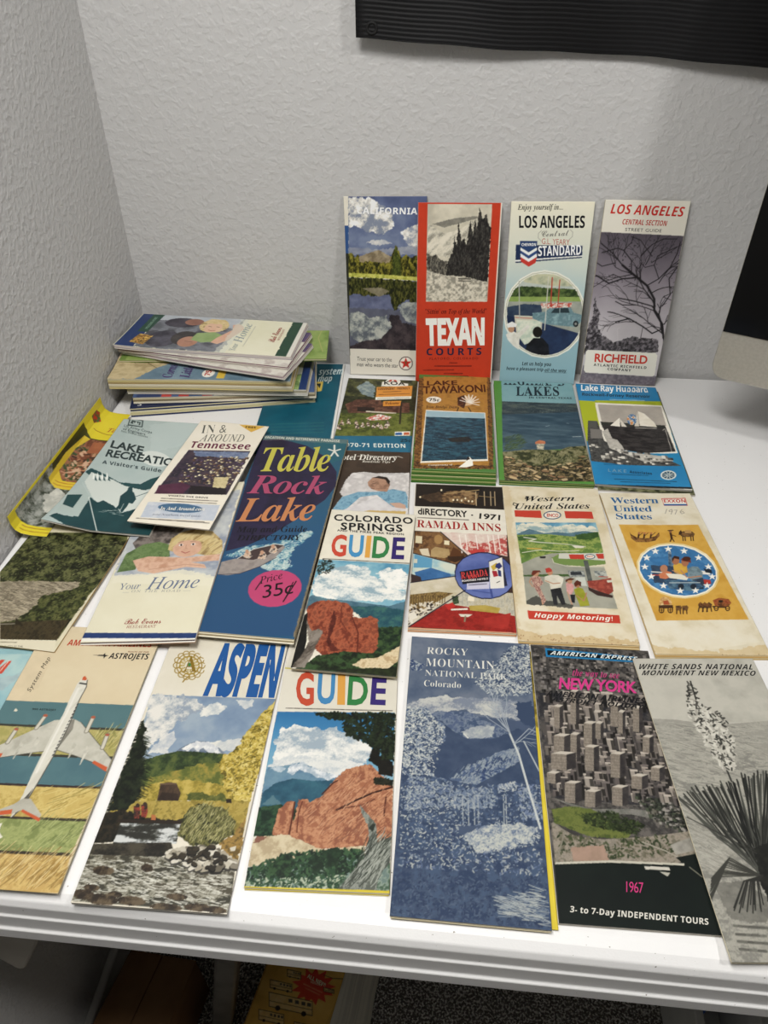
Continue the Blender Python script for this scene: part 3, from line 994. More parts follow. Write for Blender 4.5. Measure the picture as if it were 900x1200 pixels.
def print_highl(T, L, S, G, X, B):
    T('6f9aa0 7aa4a8','106,2406,1172,2494,1113,1761,92,1727',n=20)
    T('27333a 39464a 4e5852','92,1740,1106,1761,1086,1478,79,1383',n=4,e=.6,c=1.2,sx=3)
    S('leaf','7d8580 a0a49a',90,1.1,'452,1583,1097,1624,1084,1514,446,1485',90,3)
    T('2a4252 38505f 48606c','80,1407,1096,1563,1066,725,58,563',sx=4,g=.5)
    L('b9c8c8',.5,'606,1169,656,1197')
    L('c8d4d0',.7,'913,960,1018,979')
    L('c8d4d0',.4,'871,1272,901,1263')
    T('2a3018 5a5a34 85805c','58,563,362,640,737,656,831,732,1067,778,1030,77,56,43',e=1,c=1.6)
    T('22200f 5e5030 8a7850 2c2818','65,435,284,303,704,313,1063,518,1048,50,59,-14',c=2.2)
    S('rock','9c8a62 b09a70 7a6840 c4a878 8a6a48',110,7,'78,487,425,315,796,395,1083,674,1046,78,65,15',90,7)
    S('stroke','8a8660 a09a70 5a5c3a',260,4,'386,564,820,626,881,402,429,365',75,2)
    S('stroke','2a3a1c 3e5228 566a36',240,6,'82,885,263,955,326,770,246,631,71,590',40,5)
    T('b5623e c27a52','454,807,507,855,573,833,574,780,451,759')
    T('d0c4a8 8a8a78','463,771,563,779,541,650,466,654',n=2,c=2)
    X('HIGHLAND','D','15202a','131,2188,951,2215,141,2451')
    X('LAKES','D','15202a','281,1902,847,1943,293,2147',1.1)
    X('IN CENTRAL TEXAS','b','1c2c34','444,1845,999,1872,447,1890',1.1)
def print_rayh(T, L, S, G, X, B):
    T('1b7ab0 1f84ba','-6,2346,1126,2459,1080,1927,-17,1817',n=30)
    G('e9e4d2','401,1897,843,1916,404,1916',.8)
    T('a9b417','-8,1843,222,1841,197,740,-4,881')
    T('a9b417 98a414','209,1865,1080,1927,1079,1802,199,1775')
    T('e6e0d0','202,1807,1063,1819,1035,721,872,694,644,681,188,900')
    T('9c948a b0a79a','235,1767,1032,1785,1015,1318,232,1268',n=20)
    T('1f2420 3a3a30','216,1342,999,1328,998,1259,225,1210',n=4,e=1)
    T('1c1a1a 2a2726 3c3836','231,1262,1002,1282,1018,750,644,681,255,746',n=2.5,c=1.4,sx=3)
    T('e9e2d2','468,1461,327,1260,444,1243')
    T('d8d0c0','467,1437,462,1245,527,1246')
    T('e9e2d2 d9d0bc','720,1643,688,1285,895,1277,879,1391,791,1589',n=8)
    T('cfc6b4','712,1630,620,1267,680,1273')
    T('c9762e f0e6d0 3a6a9a','675,1435,666,1394,652,1357,634,1327,614,1307,595,1299,577,1303,563,1320,553,1347,550,1382,553,1423,562,1464,576,1501,594,1532,614,1553,634,1562,652,1557,666,1540,676,1511,679,1475',n=4,c=2)
    L('f0e9da',.8,'627,1233,884,1248')
    L('f0e9da',.5,'987,1247,971,740')
    L('f0e9da',.6,'951,1209,978,1246')
    T('3a3a38 5a5a56 2a2a2a','66,1350,181,1350,211,902,320,806,418,684,587,675,882,592,1022,456,320,385,9,439,11,882',n=3,c=1.7)
    T('bdb8ac a8a398','213,1112,288,1188,312,967,367,940,412,805,422,711,587,675,888,629,957,549,615,500,255,746',n=4,e=.6,c=1.4)
    S('box','c2bdb0 8e8a80 55524e d2cdc0',50,7,'20,829,313,752,807,646,1001,489,379,411,9,464',90,3)
    T('50504c','70,1327,168,1337,158,1203,62,1193')
    T('77736c','71,1166,212,1152,200,956,58,941')
    T('1b76ac 1f84ba','5,453,379,411,1037,448,1055,32,3,-19',n=30)
    T('10181c','5,-1,1053,50,1054,5,0,-43')
    T('d9d6ca','1,-38,1056,14,1056,-13,1,-61')
    G('123a52','149,393,336,402,152,413',.8)
    G('123a52','214,204,610,216,216,224',.8)
    G('0d2f44','228,106,904,127,231,130',.8)
    G('0d2f44','290,65,830,92,293,84',.8)
    T('d3d6cc','931,267,921,238,903,211,880,189,853,174,825,166,799,168,777,179,761,197,753,221,754,249,763,278,781,306,804,328,831,344,860,352,886,350,908,339,924,320,932,295')
    T('1c4058','914,265,906,243,892,221,873,204,851,191,829,186,807,187,789,195,776,210,770,229,770,251,778,274,792,295,811,313,833,326,856,332,877,330,896,322,909,307,915,288')
    L('d3d6cc',.9,'856,260,908,265')
    L('d3d6cc',.9,'852,251,888,224')
    L('d3d6cc',.9,'844,245,851,196')
    L('d3d6cc',.9,'835,244,810,192')
    L('d3d6cc',.9,'829,249,781,213')
    L('d3d6cc',.9,'828,257,776,252')
    L('d3d6cc',.9,'833,266,796,293')
    L('d3d6cc',.9,'841,272,834,321')
    L('d3d6cc',.9,'849,273,875,326')
    L('d3d6cc',.9,'855,268,903,304')
    X('Lake Ray Hubbard','b','eef0ea','55,2102,931,2144,72,2271',.95)
    X('Rockwall-Forney Reservoir','b','10222e','55,1971,933,2002,63,2050')
    X('Associates','b','0f3048','412,253,661,245,419,307')
    X('LAKE','n','6f98ac','176,253,379,255,184,313',1.3)
def print_colo(T, L, S, G, X, B):
    G('2a2622','41,1368,903,1390,38,1383',.9)
    T('4f8fae 6fa8be 8dbcc8','-101,1359,927,1384,939,744,-34,799',n=14,g=.4)
    T('8fa9b4 d5dad6 eeece2','11,1078,70,1199,251,1321,495,1303,529,1190,696,1094,879,1003,888,896,403,818,32,859',n=9,e=5,c=1.6,sx=2)
    T('a9bcc2 e8e8e0 f2f0e8','584,1225,674,1307,833,1309,921,1203,927,1008,704,1026',n=8,e=4,c=1.4,g=-.3)
    T('3a5f72 4f7484 5c8088','-53,797,29,872,131,843,401,831,594,812,746,802,926,900,931,718,9,672',n=8,e=.6)
    T('1f4a58 2c5a60 3a6a62','373,762,634,790,899,766,941,494,627,535',e=1.5,c=1.3)
    T('16241a 263c22 3c542c','663,538,916,565,941,281,666,206',n=4,e=2,c=1.5)
    T('74301e 9c4a2e b05c3c 86402a','29,546,9,724,83,790,173,820,259,824,311,795,367,801,427,716,437,640,523,624,593,662,661,638,686,492,693,278,648,204,250,151,140,266',n=6,e=1.8,c=1.5,sx=.7)
    T('4a1a12 6a2a1c','244,620,261,698,300,575,275,376,291,330,378,233,310,214,247,325',n=3,e=1.5)
    L('5e2216',1.2,'428,639,510,449,532,215')
    L('6a2a1a',1,'317,756,335,579,395,485')
    T('141c10 24351a 35502a','196,156,415,226,698,233,941,281,913,0,1,-21,95,33',n=4,e=1.5,c=1.5)
    T('c9b48c ddcaa2 b89c70','506,88,583,163,703,187,833,293,899,347,896,185,819,88,615,55',e=1.2,c=1.3)
    T('1a2012 2a351a','426,35,715,81,889,73,879,-4,351,-38',n=3,e=1,c=1.4)
    T('0f0f0c 1c1a16','-13,592,23,647,78,307,78,31,-4,1',n=4)
    T('4a4238 6f655a 8a8074','27,559,101,430,160,461,200,440,157,175,116,18,3,12,69,166,96,309',e=1,c=1.6,sx=4,r=60)
    S('leaf','10140c 1c2414',130,3,'-9,1249,22,1357,122,1368,169,1268,131,1191,40,1138',90,3)
    X('COLORADO','N','141416','50,1972,871,2004,38,2074',1.15)
    X('SPRINGS','N','141416','142,1834,776,1867,129,1946',1.15)
    X('AND THE PIKES PEAK REGION','N','141416','111,1801,794,1810,106,1833',1.15)
    X('G','N','cf4630','104,1429,254,1439,73,1747')
    X('U','N','3f8fc2','274,1441,420,1447,249,1759')
    X('I','N','e0a03c','440,1446,489,1449,421,1765')
    X('D','N','2f7f42','509,1448,675,1453,492,1766')
    X('E','N','33246e','700,1453,824,1460,689,1770')
def print_ramada(T, L, S, G, X, B):
    T('181310 241c16','5,2180,962,2176,958,1769,5,1776',n=14)
    T('4a3420 7a5a38 9a7a50','160,1868,337,2054,535,2094,697,2049,658,1833,386,1868',n=4,e=2,c=1.7)
    T('3a2a1c 55402c','28,1953,272,2050,305,1890,176,1855',n=4,e=1.5,c=1.4)
    T('f2e2b8','298,2079,297,2073,296,2067,294,2063,291,2060,288,2059,285,2060,282,2062,280,2066,279,2072,278,2078,279,2084,280,2089,282,2094,285,2096,288,2098,291,2097,294,2094,296,2090,297,2085')
    T('f2e2b8','68,1939,67,1933,66,1928,64,1924,61,1921,58,1920,55,1921,53,1923,50,1927,49,1932,48,1938,48,1944,50,1949,52,1953,54,1956,57,1957,60,1957,63,1954,65,1950,67,1945')
    T('f2e2b8','470,1911,470,1905,468,1900,466,1896,463,1893,460,1892,457,1892,455,1895,452,1899,451,1904,451,1910,451,1916,453,1921,455,1925,458,1928,461,1929,464,1928,466,1926,468,1922,470,1917')
    T('f2e2b8','517,1903,516,1897,515,1892,513,1888,510,1885,507,1884,504,1885,501,1887,499,1891,498,1896,497,1902,498,1908,499,1913,502,1917,504,1920,507,1921,510,1921,513,1918,515,1914,516,1909')
    T('f2e2b8','592,1897,592,1892,590,1886,588,1882,585,1879,582,1878,579,1879,577,1881,575,1885,573,1890,573,1896,574,1902,575,1907,577,1911,580,1914,583,1915,586,1915,589,1912,591,1908,592,1903')
    T('f2e2b8','631,1894,630,1889,629,1883,627,1879,624,1876,621,1875,618,1876,615,1879,613,1882,612,1888,612,1893,612,1899,614,1904,616,1909,619,1911,622,1912,625,1912,627,1909,630,1905,631,1900')
    T('f2e2b8','428,1908,428,1903,426,1897,424,1893,421,1890,418,1889,415,1890,413,1892,410,1896,409,1901,409,1907,409,1913,411,1918,413,1922,415,1925,418,1926,421,1926,424,1923,426,1919,428,1914')
    T('f2e2b8','558,1943,557,1937,556,1932,554,1928,551,1925,548,1924,545,1925,542,1927,540,1931,539,1936,539,1942,539,1948,541,1953,543,1957,546,1960,549,1961,552,1961,554,1958,556,1954,558,1949')
    L('b9a078',1,'665,2074,664,1823')
    L('b9a078',1,'757,2080,754,1829')
    L('b9a078',1,'826,2085,821,1833')
    L('b9a078',1,'872,2087,866,1836')
    L('a88a5a',1.4,'321,2012,699,2104')
    L('a88a5a',.8,'696,1995,873,1979')
    G('4a4038','43,1569,580,1560,42,1594',.8)
    T('3a2820 4a342a','15,1361,971,1354,966,11,2,12',n=10)
    T('6e4a2a 8a6238 5a3a20','25,1354,283,1359,553,1007,433,876,15,1013',n=6,c=1.3)
    T('d9cba4','30,1283,97,1276,97,1164,31,1169')
    T('e6d8b0','323,1229,374,1223,371,1158,320,1164')
    T('a88a58 b89a68','189,1073,233,1122,368,1096,383,996,324,959,191,973',n=4)
    T('3a2414','353,994,516,1015,530,972,426,900,360,939')
    T('5a3418','368,984,413,1133,516,1049,501,1003',n=3)
    T('a8804a','305,1242,303,1218,297,1197,288,1180,276,1169,263,1165,250,1168,238,1177,229,1193,222,1213,220,1236,222,1260,227,1281,237,1298,249,1310,262,1314,275,1311,287,1301,296,1285,303,1265',n=4)
    T('d8c8a8','70,1077,159,1094,183,972,102,989',n=3)
    T('4a2a18','66,1134,66,1123,63,1112,59,1104,53,1098,47,1096,40,1097,34,1102,29,1110,26,1120,24,1131,25,1143,28,1153,32,1162,38,1167,44,1169,51,1168,57,1163,62,1155,65,1145')
    T('e2d4c4 d8b8aa','289,1359,967,1354,949,1020,783,1066,560,1011',n=6,c=1.2)
    T('b84a44 c86a5e e0c4b4','489,1184,595,1237,669,1195,853,1276,965,1330,950,1032,724,1062,546,1051',n=3,e=1.5,c=2)
    L('efe4d8',1,'475,1323,499,1048')
    L('efe4d8',1,'537,1327,558,1052')
    L('efe4d8',1,'643,1334,662,1058')
    L('efe4d8',1,'765,1341,780,1066')
    L('efe4d8',1,'819,1345,832,1069')
    L('efe4d8',1,'872,1348,884,1072')
    T('c43a36','547,1085,727,1130,724,1062,590,1042',n=3,e=1)
    T('2a2020','958,1353,970,1354,957,1010,946,1020')
    T('8fb8c4 b9cdc4 cfd3c0','15,1004,433,876,427,708,111,611,11,619',n=12,c=1.2)
    T('5a9abc','27,996,206,940,201,810,25,799',n=8)
    T('2f5f94 3f72a8','36,736,194,809,382,736,396,679,126,612,68,623',n=7)
    T('3a2a28','2,712,95,676,111,611,7,588')
    T('c8c8b4','22,929,59,927,58,866,21,868')
    T('6a8aa0','382,736,425,729,424,687,389,678')
    T('d8ceb8 c0b494','4,588,427,702,519,529,20,31',n=10)
    T('7a6234 a8884c 5a4424','2,427,269,484,409,473,2,140',n=3,c=2,sx=.4)
    L('5a4422',.7,'19,418,18,282')
    L('5a4422',.7,'41,420,40,284')
    L('5a4422',.7,'63,421,62,285')
    L('5a4422',.7,'86,422,84,286')
    L('5a4422',.7,'108,424,106,288')
    L('5a4422',.7,'130,425,128,289')
    L('5a4422',.7,'152,427,150,291')
    L('5a4422',.7,'175,428,172,292')
    L('5a4422',.7,'197,429,194,293')
    L('5a4422',.7,'219,431,216,295')
    L('5a4422',.7,'242,432,238,296')
    L('5a4422',.7,'264,434,260,297')
    L('5a4422',.7,'286,435,281,299')
    L('5a4422',.7,'308,437,303,300')
    L('5a4422',.7,'331,438,325,302')
    S('leaf','e4dccb d2c6b0 2a201c',90,5,'3,291,201,342,284,337,97,127,6,30',90,2)
    T('e0d8c6','7,187,53,218,83,145,7,85')
    T('a8a494 c8c0a8 b5ab90','514,523,974,508,973,202,71,107',c=1.3,sx=.3)
    T('8a1f18 a82820 941f1a','9,22,339,331,517,304,801,247,974,211,967,9',n=7,c=1.2)
    T('b83028 a02820','682,165,881,233,929,251,897,69,857,48,679,64',n=6)
    T('8a1c18 b03028','164,150,299,168,339,124,339,61,153,49')
    T('a89038 b8a048','551,316,696,335,838,306,814,238,557,259',n=6)
    T('e0d8c8','380,267,537,286,543,264,387,247')
    T('d8d0bc','454,206,583,210,542,174,474,174')
    L('8a7a60',1.5,'515,182,507,117')
    T('c42c26','325,311,408,355,428,299,366,247',n=4)
    T('2a3a24 4a5a3a','395,432,457,436,456,339,408,326',n=2,e=1.5,c=1.6)
    T('e8dcc0','545,442,600,441,601,377,541,379')
    T('1c1c3a','997,691,966,593,912,510,840,450,756,417,668,413,584,440,512,495,457,574,426,670,422,774,447,876,499,965,574,1033,663,1071,757,1074,846,1043,921,981,974,895,999,795')
    T('4a5a9a 5a6aaa 6a78b4','988,692,959,599,907,520,837,462,756,430,670,427,589,453,518,506,465,581,434,673,431,772,455,870,506,955,578,1020,664,1055,755,1058,842,1029,914,969,965,887,991,792',n=20,g=.6)
    T('17171f','471,774,760,856,750,645,497,599')
    T('c8c4d8','537,612,753,652,746,554,535,530')
    T('23243c','756,942,892,1017,920,605,757,551')
    T('e4dfd4','760,932,892,1006,890,573,758,555')
    G('4a4a60','558,582,732,610,558,603',.8)
    T('c9a83a','775,868,835,925,847,861,793,805')
    T('2a3070','827,903,865,927,888,875,852,830,818,860')
    T('a82430','783,804,829,807,840,734,796,717')
    T('2a3468','838,829,870,809,871,725,843,734')
    L('2a2a2a',.8,'821,640,850,662')
    L('3a4a8a',2,'760,545,771,432')
    L('3a4a8a',1,'591,520,758,495')
    L('1c1a28',1.1,'283,1359,560,1007')
    L('1c1a28',1.1,'15,1013,433,876')
    L('1c1a28',1.1,'4,588,432,706')
    L('1c1a28',1.1,'7,21,521,520')
    T('d9a27a','2,16,967,9,965,-19,0,-17')
    X('diRECTORY','N','1a1614','41,1639,567,1617,38,1747')
    X('· 1971','N','1a1614','598,1611,904,1588,607,1701')
    X('RAMADA INNS','B','a8231e','36,1420,903,1402,37,1544',1.02)
    X('RAMADA','B','d8403e','484,670,743,734,483,764')
    X('INN','B','d8403e','555,668,639,694,554,722')
    X('ROADSIDE HOTELS','b','e4dcd8','492,629,740,680,492,656')
def print_enco(T, L, S, G, X, B):
    T('d0c09a ddd0b2 e0d6bc','-3,2291,1050,2302,1071,-26,-14,-10',n=18,c=1.2)
    T('b89258 c9a96e','-6,131,247,75,546,82,840,69,1066,92,1057,-27,-15,-20',n=8,e=7,c=1.1,a=.55)
    T('c4a878','-3,2291,91,2280,16,-8,-29,-11',n=10,e=4,a=.35)
    S('leaf','a87a48 8a5f38',60,1.6,'-8,70,1058,51,1053,-8,-13,10',90,5)
    L('17171a',.9,'280,2084,248,2095,237,2064,262,2053')
    L('17171a',.9,'150,1956,106,1983,96,1947,124,1931')
    T('c83a28','102,1852,382,1862,384,1735,102,1742')
    T('c83a28','631,1865,923,1869,922,1748,630,1743')
    T('1f3f66','590,1795,583,1773,567,1752,545,1735,518,1723,489,1718,460,1720,435,1728,416,1743,405,1763,403,1785,410,1808,426,1829,448,1846,476,1858,505,1863,534,1861,559,1852,578,1837,589,1818')
    T('e9e2d0','580,1795,573,1777,560,1760,540,1746,516,1736,490,1732,465,1734,443,1740,426,1752,416,1768,414,1785,420,1804,433,1821,453,1835,477,1844,504,1849,529,1847,551,1840,568,1828,578,1813')
    T('4f8aa8 7fb0c0 a8c4c4','98,1645,934,1686,938,1477,100,1443',n=12,g=.5)
    T('8fa8a8 cfd0bc e4dcc4','100,1622,330,1658,465,1601,698,1642,922,1613,939,1504,99,1470',n=6,e=4,c=1.7,sx=2.5)
    T('4a6a7a 5f8088','98,1456,231,1546,382,1486,507,1512,627,1500,789,1545,925,1525,936,1463,98,1416',n=6,e=.6)
    T('4d6e2a 7a9040 9aa850 5a7a34','97,1443,398,1473,672,1448,938,1537,934,1063,108,1016',n=8,c=1.6,sx=2)
    T('2c4a20 3f5f2a','693,1477,927,1536,936,1463,837,1404,701,1410',n=4,e=1.5)
    T('3a5a2a','101,1416,273,1439,321,1402,110,1350',n=4,e=1.5)
    L('c9c8b0',1.4,'166,1406,285,1386,213,1350,332,1336,468,1330')
    L('bcbfa8',1.1,'468,1330,620,1320,770,1295')
    L('d0ccb4',1,'129,1168,303,1217,505,1210,693,1231')
    T('d8d2bc','635,1306,755,1307,750,1276,665,1271')
    L('d8a040',1.2,'186,1236,322,1236')
    T('8f8f80 a5a392','116,1016,258,1104,416,1172,570,1193,666,1160,482,1163,417,1108,433,1034,594,994,909,1012,936,437,108,451',n=14)
    T('6f8a44','409,1108,481,1150,736,1177,930,1137,932,1050,710,1000,513,1009,426,1039',e=1)
    L('c9c6ac',.8,'416,1096,425,1034,544,991,907,999')
    T('4f7030 6a8a3c','109,1091,226,1123,187,1058,107,1003',n=4)
    T('3f5a2a','110,845,562,883,558,847,108,821',n=3,e=.8)
    T('2a2622','296,1122,357,1125,350,1094,297,1091')
    T('c9c8b8','492,1176,943,1214,932,1100,759,1107,478,1099')
    T('c43828','587,1169,736,1177,735,1106,592,1103')
    T('c43828','856,1194,934,1203,928,1127,868,1124')
    T('1f3f66','844,1153,840,1141,831,1130,818,1121,803,1114,788,1112,772,1113,759,1117,749,1125,744,1135,743,1147,747,1159,756,1170,768,1179,783,1185,799,1188,815,1187,828,1183,838,1175,843,1164')
    T('e9e2d0','836,1152,832,1143,825,1135,815,1128,802,1124,789,1122,776,1122,765,1126,757,1131,752,1139,751,1147,755,1156,762,1164,772,1171,784,1176,798,1178,811,1177,822,1174,830,1168,835,1161')
    T('4a4e4a 5f635c','719,1088,764,1088,764,799,720,797')
    T('b4b6aa 6a7070','549,930,701,939,705,855,550,835',n=3,c=2)
    T('c4c6ba','605,838,696,850,702,726,606,727',n=4)
    T('2c3034','567,914,674,921,679,882,568,867')
    T('b4b6aa 6a7070','800,945,915,951,917,867,803,866',n=3,c=2)
    L('b8382c',1,'836,867,920,867')
    T('a84838 8a3428 b85a48','712,797,811,814,948,857,939,671,873,610,789,673,713,715',n=6)
    T('3a2420','708,715,788,669,921,613,915,579,778,605,709,669')
    T('d0ccb8','901,819,959,827,957,799,903,786')
    T('3a3a34','114,500,206,572,294,510,539,469,517,424,110,451',n=6,e=1.5,a=.8)
    T('8a5a52 a8756a c8a890','176,801,207,839,267,830,294,738,252,689,294,510,265,460,234,574,198,686',n=1.6,c=1.8,sx=.4)
    T('b88462','265,873,262,861,257,849,249,839,240,833,231,831,222,832,214,838,209,846,206,857,205,870,208,883,213,894,221,904,230,910,239,913,248,911,256,906,261,897,264,886')
    T('6a2a1a','193,874,209,911,275,915,286,889,253,887,216,847,193,838')
    L('b88462',1.1,'180,802,162,749,188,685')
    L('c09070',1.2,'254,508,257,460')
    T('dcd6c4 c9c2ae','316,833,381,861,449,860,493,819,479,760,447,677,356,644,348,741,305,766')
    T('1c1c1e 2a2a2c','350,660,449,689,469,472,432,461,400,583,394,459,358,459')
    T('b88462','399,895,396,883,391,871,384,861,376,855,367,853,358,854,351,860,346,868,343,880,343,892,346,905,351,917,359,926,367,933,376,935,384,934,392,928,397,919,399,908')
    T('b8382c','331,942,372,962,395,934,389,904,335,887')
    L('b88462',1.2,'316,774,383,738,449,751')
    T('c88a84 d8a09a','506,750,548,771,577,731,563,649,532,591,498,634',n=4)
    T('1f1f24','525,602,573,604,554,492,527,501')
    T('b88462','571,786,568,774,563,764,556,755,549,749,541,747,534,748,528,753,524,761,522,772,522,783,525,795,529,806,536,815,543,820,551,823,559,821,565,816,569,808,571,798')
    T('5a2a18','506,797,555,828,595,820,581,801,534,793,506,761')
    L('c09070',1.1,'506,635,514,545,527,475')
    T('8a8c1c a0a02c','570,672,619,705,656,689,679,577,686,467,598,451,574,593')
    T('a86a48','640,746,637,731,631,718,623,707,614,700,605,697,596,699,589,705,584,715,582,728,582,742,586,757,592,770,600,781,609,788,618,791,627,789,634,783,639,773,641,760')
    T('5a2614','581,754,616,803,653,777,643,711,623,738,587,708')
    L('b07a58',1.2,'584,594,640,526,663,576,680,633')
    T('c83826','109,373,935,360,927,255,112,267')
    X('Western','J','17171a','230,2015,765,2051,241,2107')
    X('United States','J','17171a','112,1871,910,1921,123,1972')
    X('ENCO','N','c43a28','436,1761,558,1762,442,1816')
    X('ENCO','N','c43a28','763,1138,820,1141,767,1161')
    X('Happy Motoring!','i','f0e8d8','163,291,863,284,172,351',1.05)
def print_exxon(T, L, S, G, X, B):
    T('d3c6a6 dfd5bb e2dac4','-18,2319,1039,2349,1043,167,-2,-40',n=18,c=1.2)
    T('c4a468 d0b480','7,88,491,40,1018,123,977,-27,-8,-61',n=10,e=5,a=.6)
    T('b8a070','13,2267,-24,1807,3,-19,-19,-40,-71,1775',n=8,e=2,a=.5)
    S('leaf','a88452 7a5a34',50,1.4,'38,-8,953,14,937,-28,27,-50',90,5)
    T('c9382c','651,2213,916,2220,899,2083,648,2083')
    T('e9e4d6','660,2200,907,2206,896,2112,652,2113')
    T('2c5c9c','652,2113,896,2112,896,2086,651,2086')
    L('77716a',.5,'660,2024,623,1949')
    L('77716a',.5,'678,2001,712,2021,710,1989,676,1982,678,2001')
    L('77716a',.5,'712,1995,680,1936')
    L('77716a',.5,'732,2008,764,2009,724,1937')
    L('77716a',.5,'819,2016,787,1977,794,1944,826,1958,821,1983,789,1970')
    T('cf9a34 d6a440 c8922e','86,1752,910,1762,950,419,116,394',n=16)
    T('ece2c0 e0c070','856,940,785,833,688,749,575,695,456,676,340,692,239,744,161,826,114,933,103,1054,131,1179,197,1295,295,1390,415,1452,545,1475,670,1455,776,1395,853,1302,893,1187,894,1062',n=20)
    T('f0ead8','840,946,773,844,681,764,573,714,459,696,349,712,252,761,177,840,132,941,121,1056,148,1174,210,1283,303,1372,418,1430,541,1451,660,1432,761,1375,835,1287,874,1179,875,1061')
    T('3a7ab0 2f6a9e 4a88ba','829,949,765,853,677,777,573,730,463,713,356,729,262,777,189,852,145,948,134,1058,160,1170,219,1273,308,1357,418,1412,537,1431,651,1412,750,1358,821,1274,860,1171,862,1059',n=8)
    T('2a4a6a 8a949a','480,1335,512,1341,458,1085,418,1084',n=4)
    T('23364e 3a5068','255,1137,507,1112,438,873,225,883',n=6,e=1.5)
    L('e6e2d6',1.4,'241,1039,337,1029')
    L('b8382c',1.4,'230,996,325,987')
    T('b8342a','683,941,769,929,761,877,688,871')
    T('e6e0d4','711,1061,798,1049,795,1003,703,1007')
    T('16202c','756,1088,826,1079,819,1022,757,1035')
    T('1a2c40 2e4a62','605,953,706,928,665,799,558,798',n=4)
    T('d8a83a c8942e','474,1139,541,1168,607,1141,586,1033,508,992,456,1031',n=6)
    T('a86a48','555,1204,548,1184,537,1166,525,1152,512,1143,500,1140,489,1143,481,1151,477,1165,477,1183,481,1203,488,1222,498,1241,511,1255,524,1264,536,1268,547,1265,555,1255,559,1241,559,1223')
    T('3a1f14','488,1228,525,1273,570,1257,559,1218,514,1236,482,1181')
    T('6a8088 7a9098 5a7078','602,1086,656,1120,709,1115,730,1034,705,955,593,914,564,966')
    T('a86a48','642,1183,634,1162,623,1144,610,1129,597,1119,585,1116,574,1119,567,1128,563,1143,563,1161,567,1182,575,1202,586,1221,598,1236,612,1246,624,1249,635,1246,642,1236,646,1222,646,1203')
    T('7a2f20','576,1223,628,1263,669,1224,660,1169,634,1182,582,1196')
    T('4a2416','674,1230,669,1220,661,1210,649,1203,636,1198,623,1196,611,1198,601,1202,594,1209,591,1219,592,1229,597,1239,606,1249,617,1257,630,1261,643,1263,656,1262,666,1257,672,1250,675,1240')
    T('2f3a4a','597,927,708,960,692,851,616,811')
    T('d88458 c87048','297,1002,381,1057,428,1031,432,977,348,937,297,949',n=4)
    T('b87a58','407,1084,400,1067,391,1052,380,1040,367,1032,355,1030,345,1032,337,1040,332,1051,331,1066,333,1083,340,1100,349,1115,360,1127,373,1135,385,1138,396,1136,404,1128,409,1116,410,1101')
    T('e4ddc8','370,1016,512,1005,571,958,542,921,388,951')
    L('b8805e',1.4,'528,1059,555,966')
    L('b8805e',1.6,'571,958,695,981')
    L('c08a66',1.2,'447,1058,498,1018')
    T('2c4a68 55788c','326,924,629,914,677,838,550,772,348,808',n=4,c=1.4)
    T('1a2430','491,835,486,824,479,814,471,806,461,801,452,799,444,801,437,806,433,813,432,823,434,834,438,846,445,856,454,864,464,869,473,871,481,869,488,864,492,856,493,846')
    T('1a2430','607,837,603,826,595,815,587,807,577,802,568,800,560,802,553,807,549,815,548,825,550,836,555,847,562,857,571,865,580,871,590,872,598,871,605,866,608,858,609,848')
    L('c8d0cc',.8,'369,885,657,889')
    T('efeade','509,1430,509,1393,540,1392,508,1368,507,1331,487,1353,456,1331,475,1368,456,1391,488,1392')
    T('efeade','659,1400,659,1363,690,1363,658,1339,656,1302,637,1324,605,1301,625,1338,607,1362,638,1363')
    T('efeade','370,1393,370,1357,401,1356,370,1332,369,1296,350,1317,318,1295,337,1332,318,1355,350,1356')
    T('efeade','259,1295,260,1259,291,1258,260,1235,260,1199,240,1220,209,1199,227,1235,209,1257,240,1259')
    T('efeade','773,1301,772,1265,802,1265,770,1242,768,1206,750,1227,718,1205,738,1241,720,1264,751,1265')
    T('efeade','206,1160,207,1125,237,1125,208,1102,207,1067,188,1088,158,1067,175,1102,157,1124,187,1125')
    T('efeade','233,1022,234,988,264,988,234,966,234,932,215,952,185,932,202,966,184,987,214,988')
    T('efeade','827,1168,826,1133,856,1133,825,1110,822,1075,804,1096,773,1074,793,1110,776,1132,806,1133')
    T('efeade','819,1027,818,993,847,993,816,971,814,937,796,957,765,936,785,970,768,992,798,993')
    T('efeade','315,894,315,861,345,861,315,840,315,807,296,826,266,806,284,839,266,860,296,861')
    T('efeade','729,900,728,867,758,866,727,845,725,812,707,831,677,811,696,845,679,865,709,866')
    T('efeade','452,824,452,792,481,791,452,770,451,738,433,757,403,737,421,770,403,790,433,791')
    T('efeade','599,831,598,799,627,798,598,777,596,745,578,764,548,744,566,777,549,797,579,798')
    T('4a2c12 7a5024 9a6a30','170,1646,181,1594,236,1541,342,1543,417,1573,472,1634,464,1580,398,1502,316,1477,201,1476,165,1529',n=3,c=1.3)
    L('3a2010',1.6,'236,1541,257,1601')
    T('a86a48','274,1617,272,1611,269,1606,265,1602,262,1599,258,1598,254,1599,252,1602,250,1606,250,1611,251,1616,253,1622,255,1627,259,1631,263,1634,267,1635,270,1634,273,1631,274,1627,275,1622')
    L('5a3818',.7,'257,1580,309,1632')
    L('3a2010',1.6,'294,1542,315,1602')
    T('a86a48','332,1617,330,1612,327,1607,324,1603,320,1600,316,1599,313,1600,310,1603,308,1607,308,1612,309,1617,311,1623,314,1628,317,1632,321,1635,325,1636,329,1635,331,1632,333,1628,333,1623')
    L('5a3818',.7,'315,1581,367,1633')
    L('3a2010',1.6,'361,1543,383,1603')
    T('a86a48','400,1618,398,1613,395,1608,392,1604,388,1601,384,1600,381,1601,378,1603,376,1607,376,1612,377,1618,379,1624,382,1629,386,1633,390,1635,393,1636,397,1636,399,1633,401,1629,401,1624')
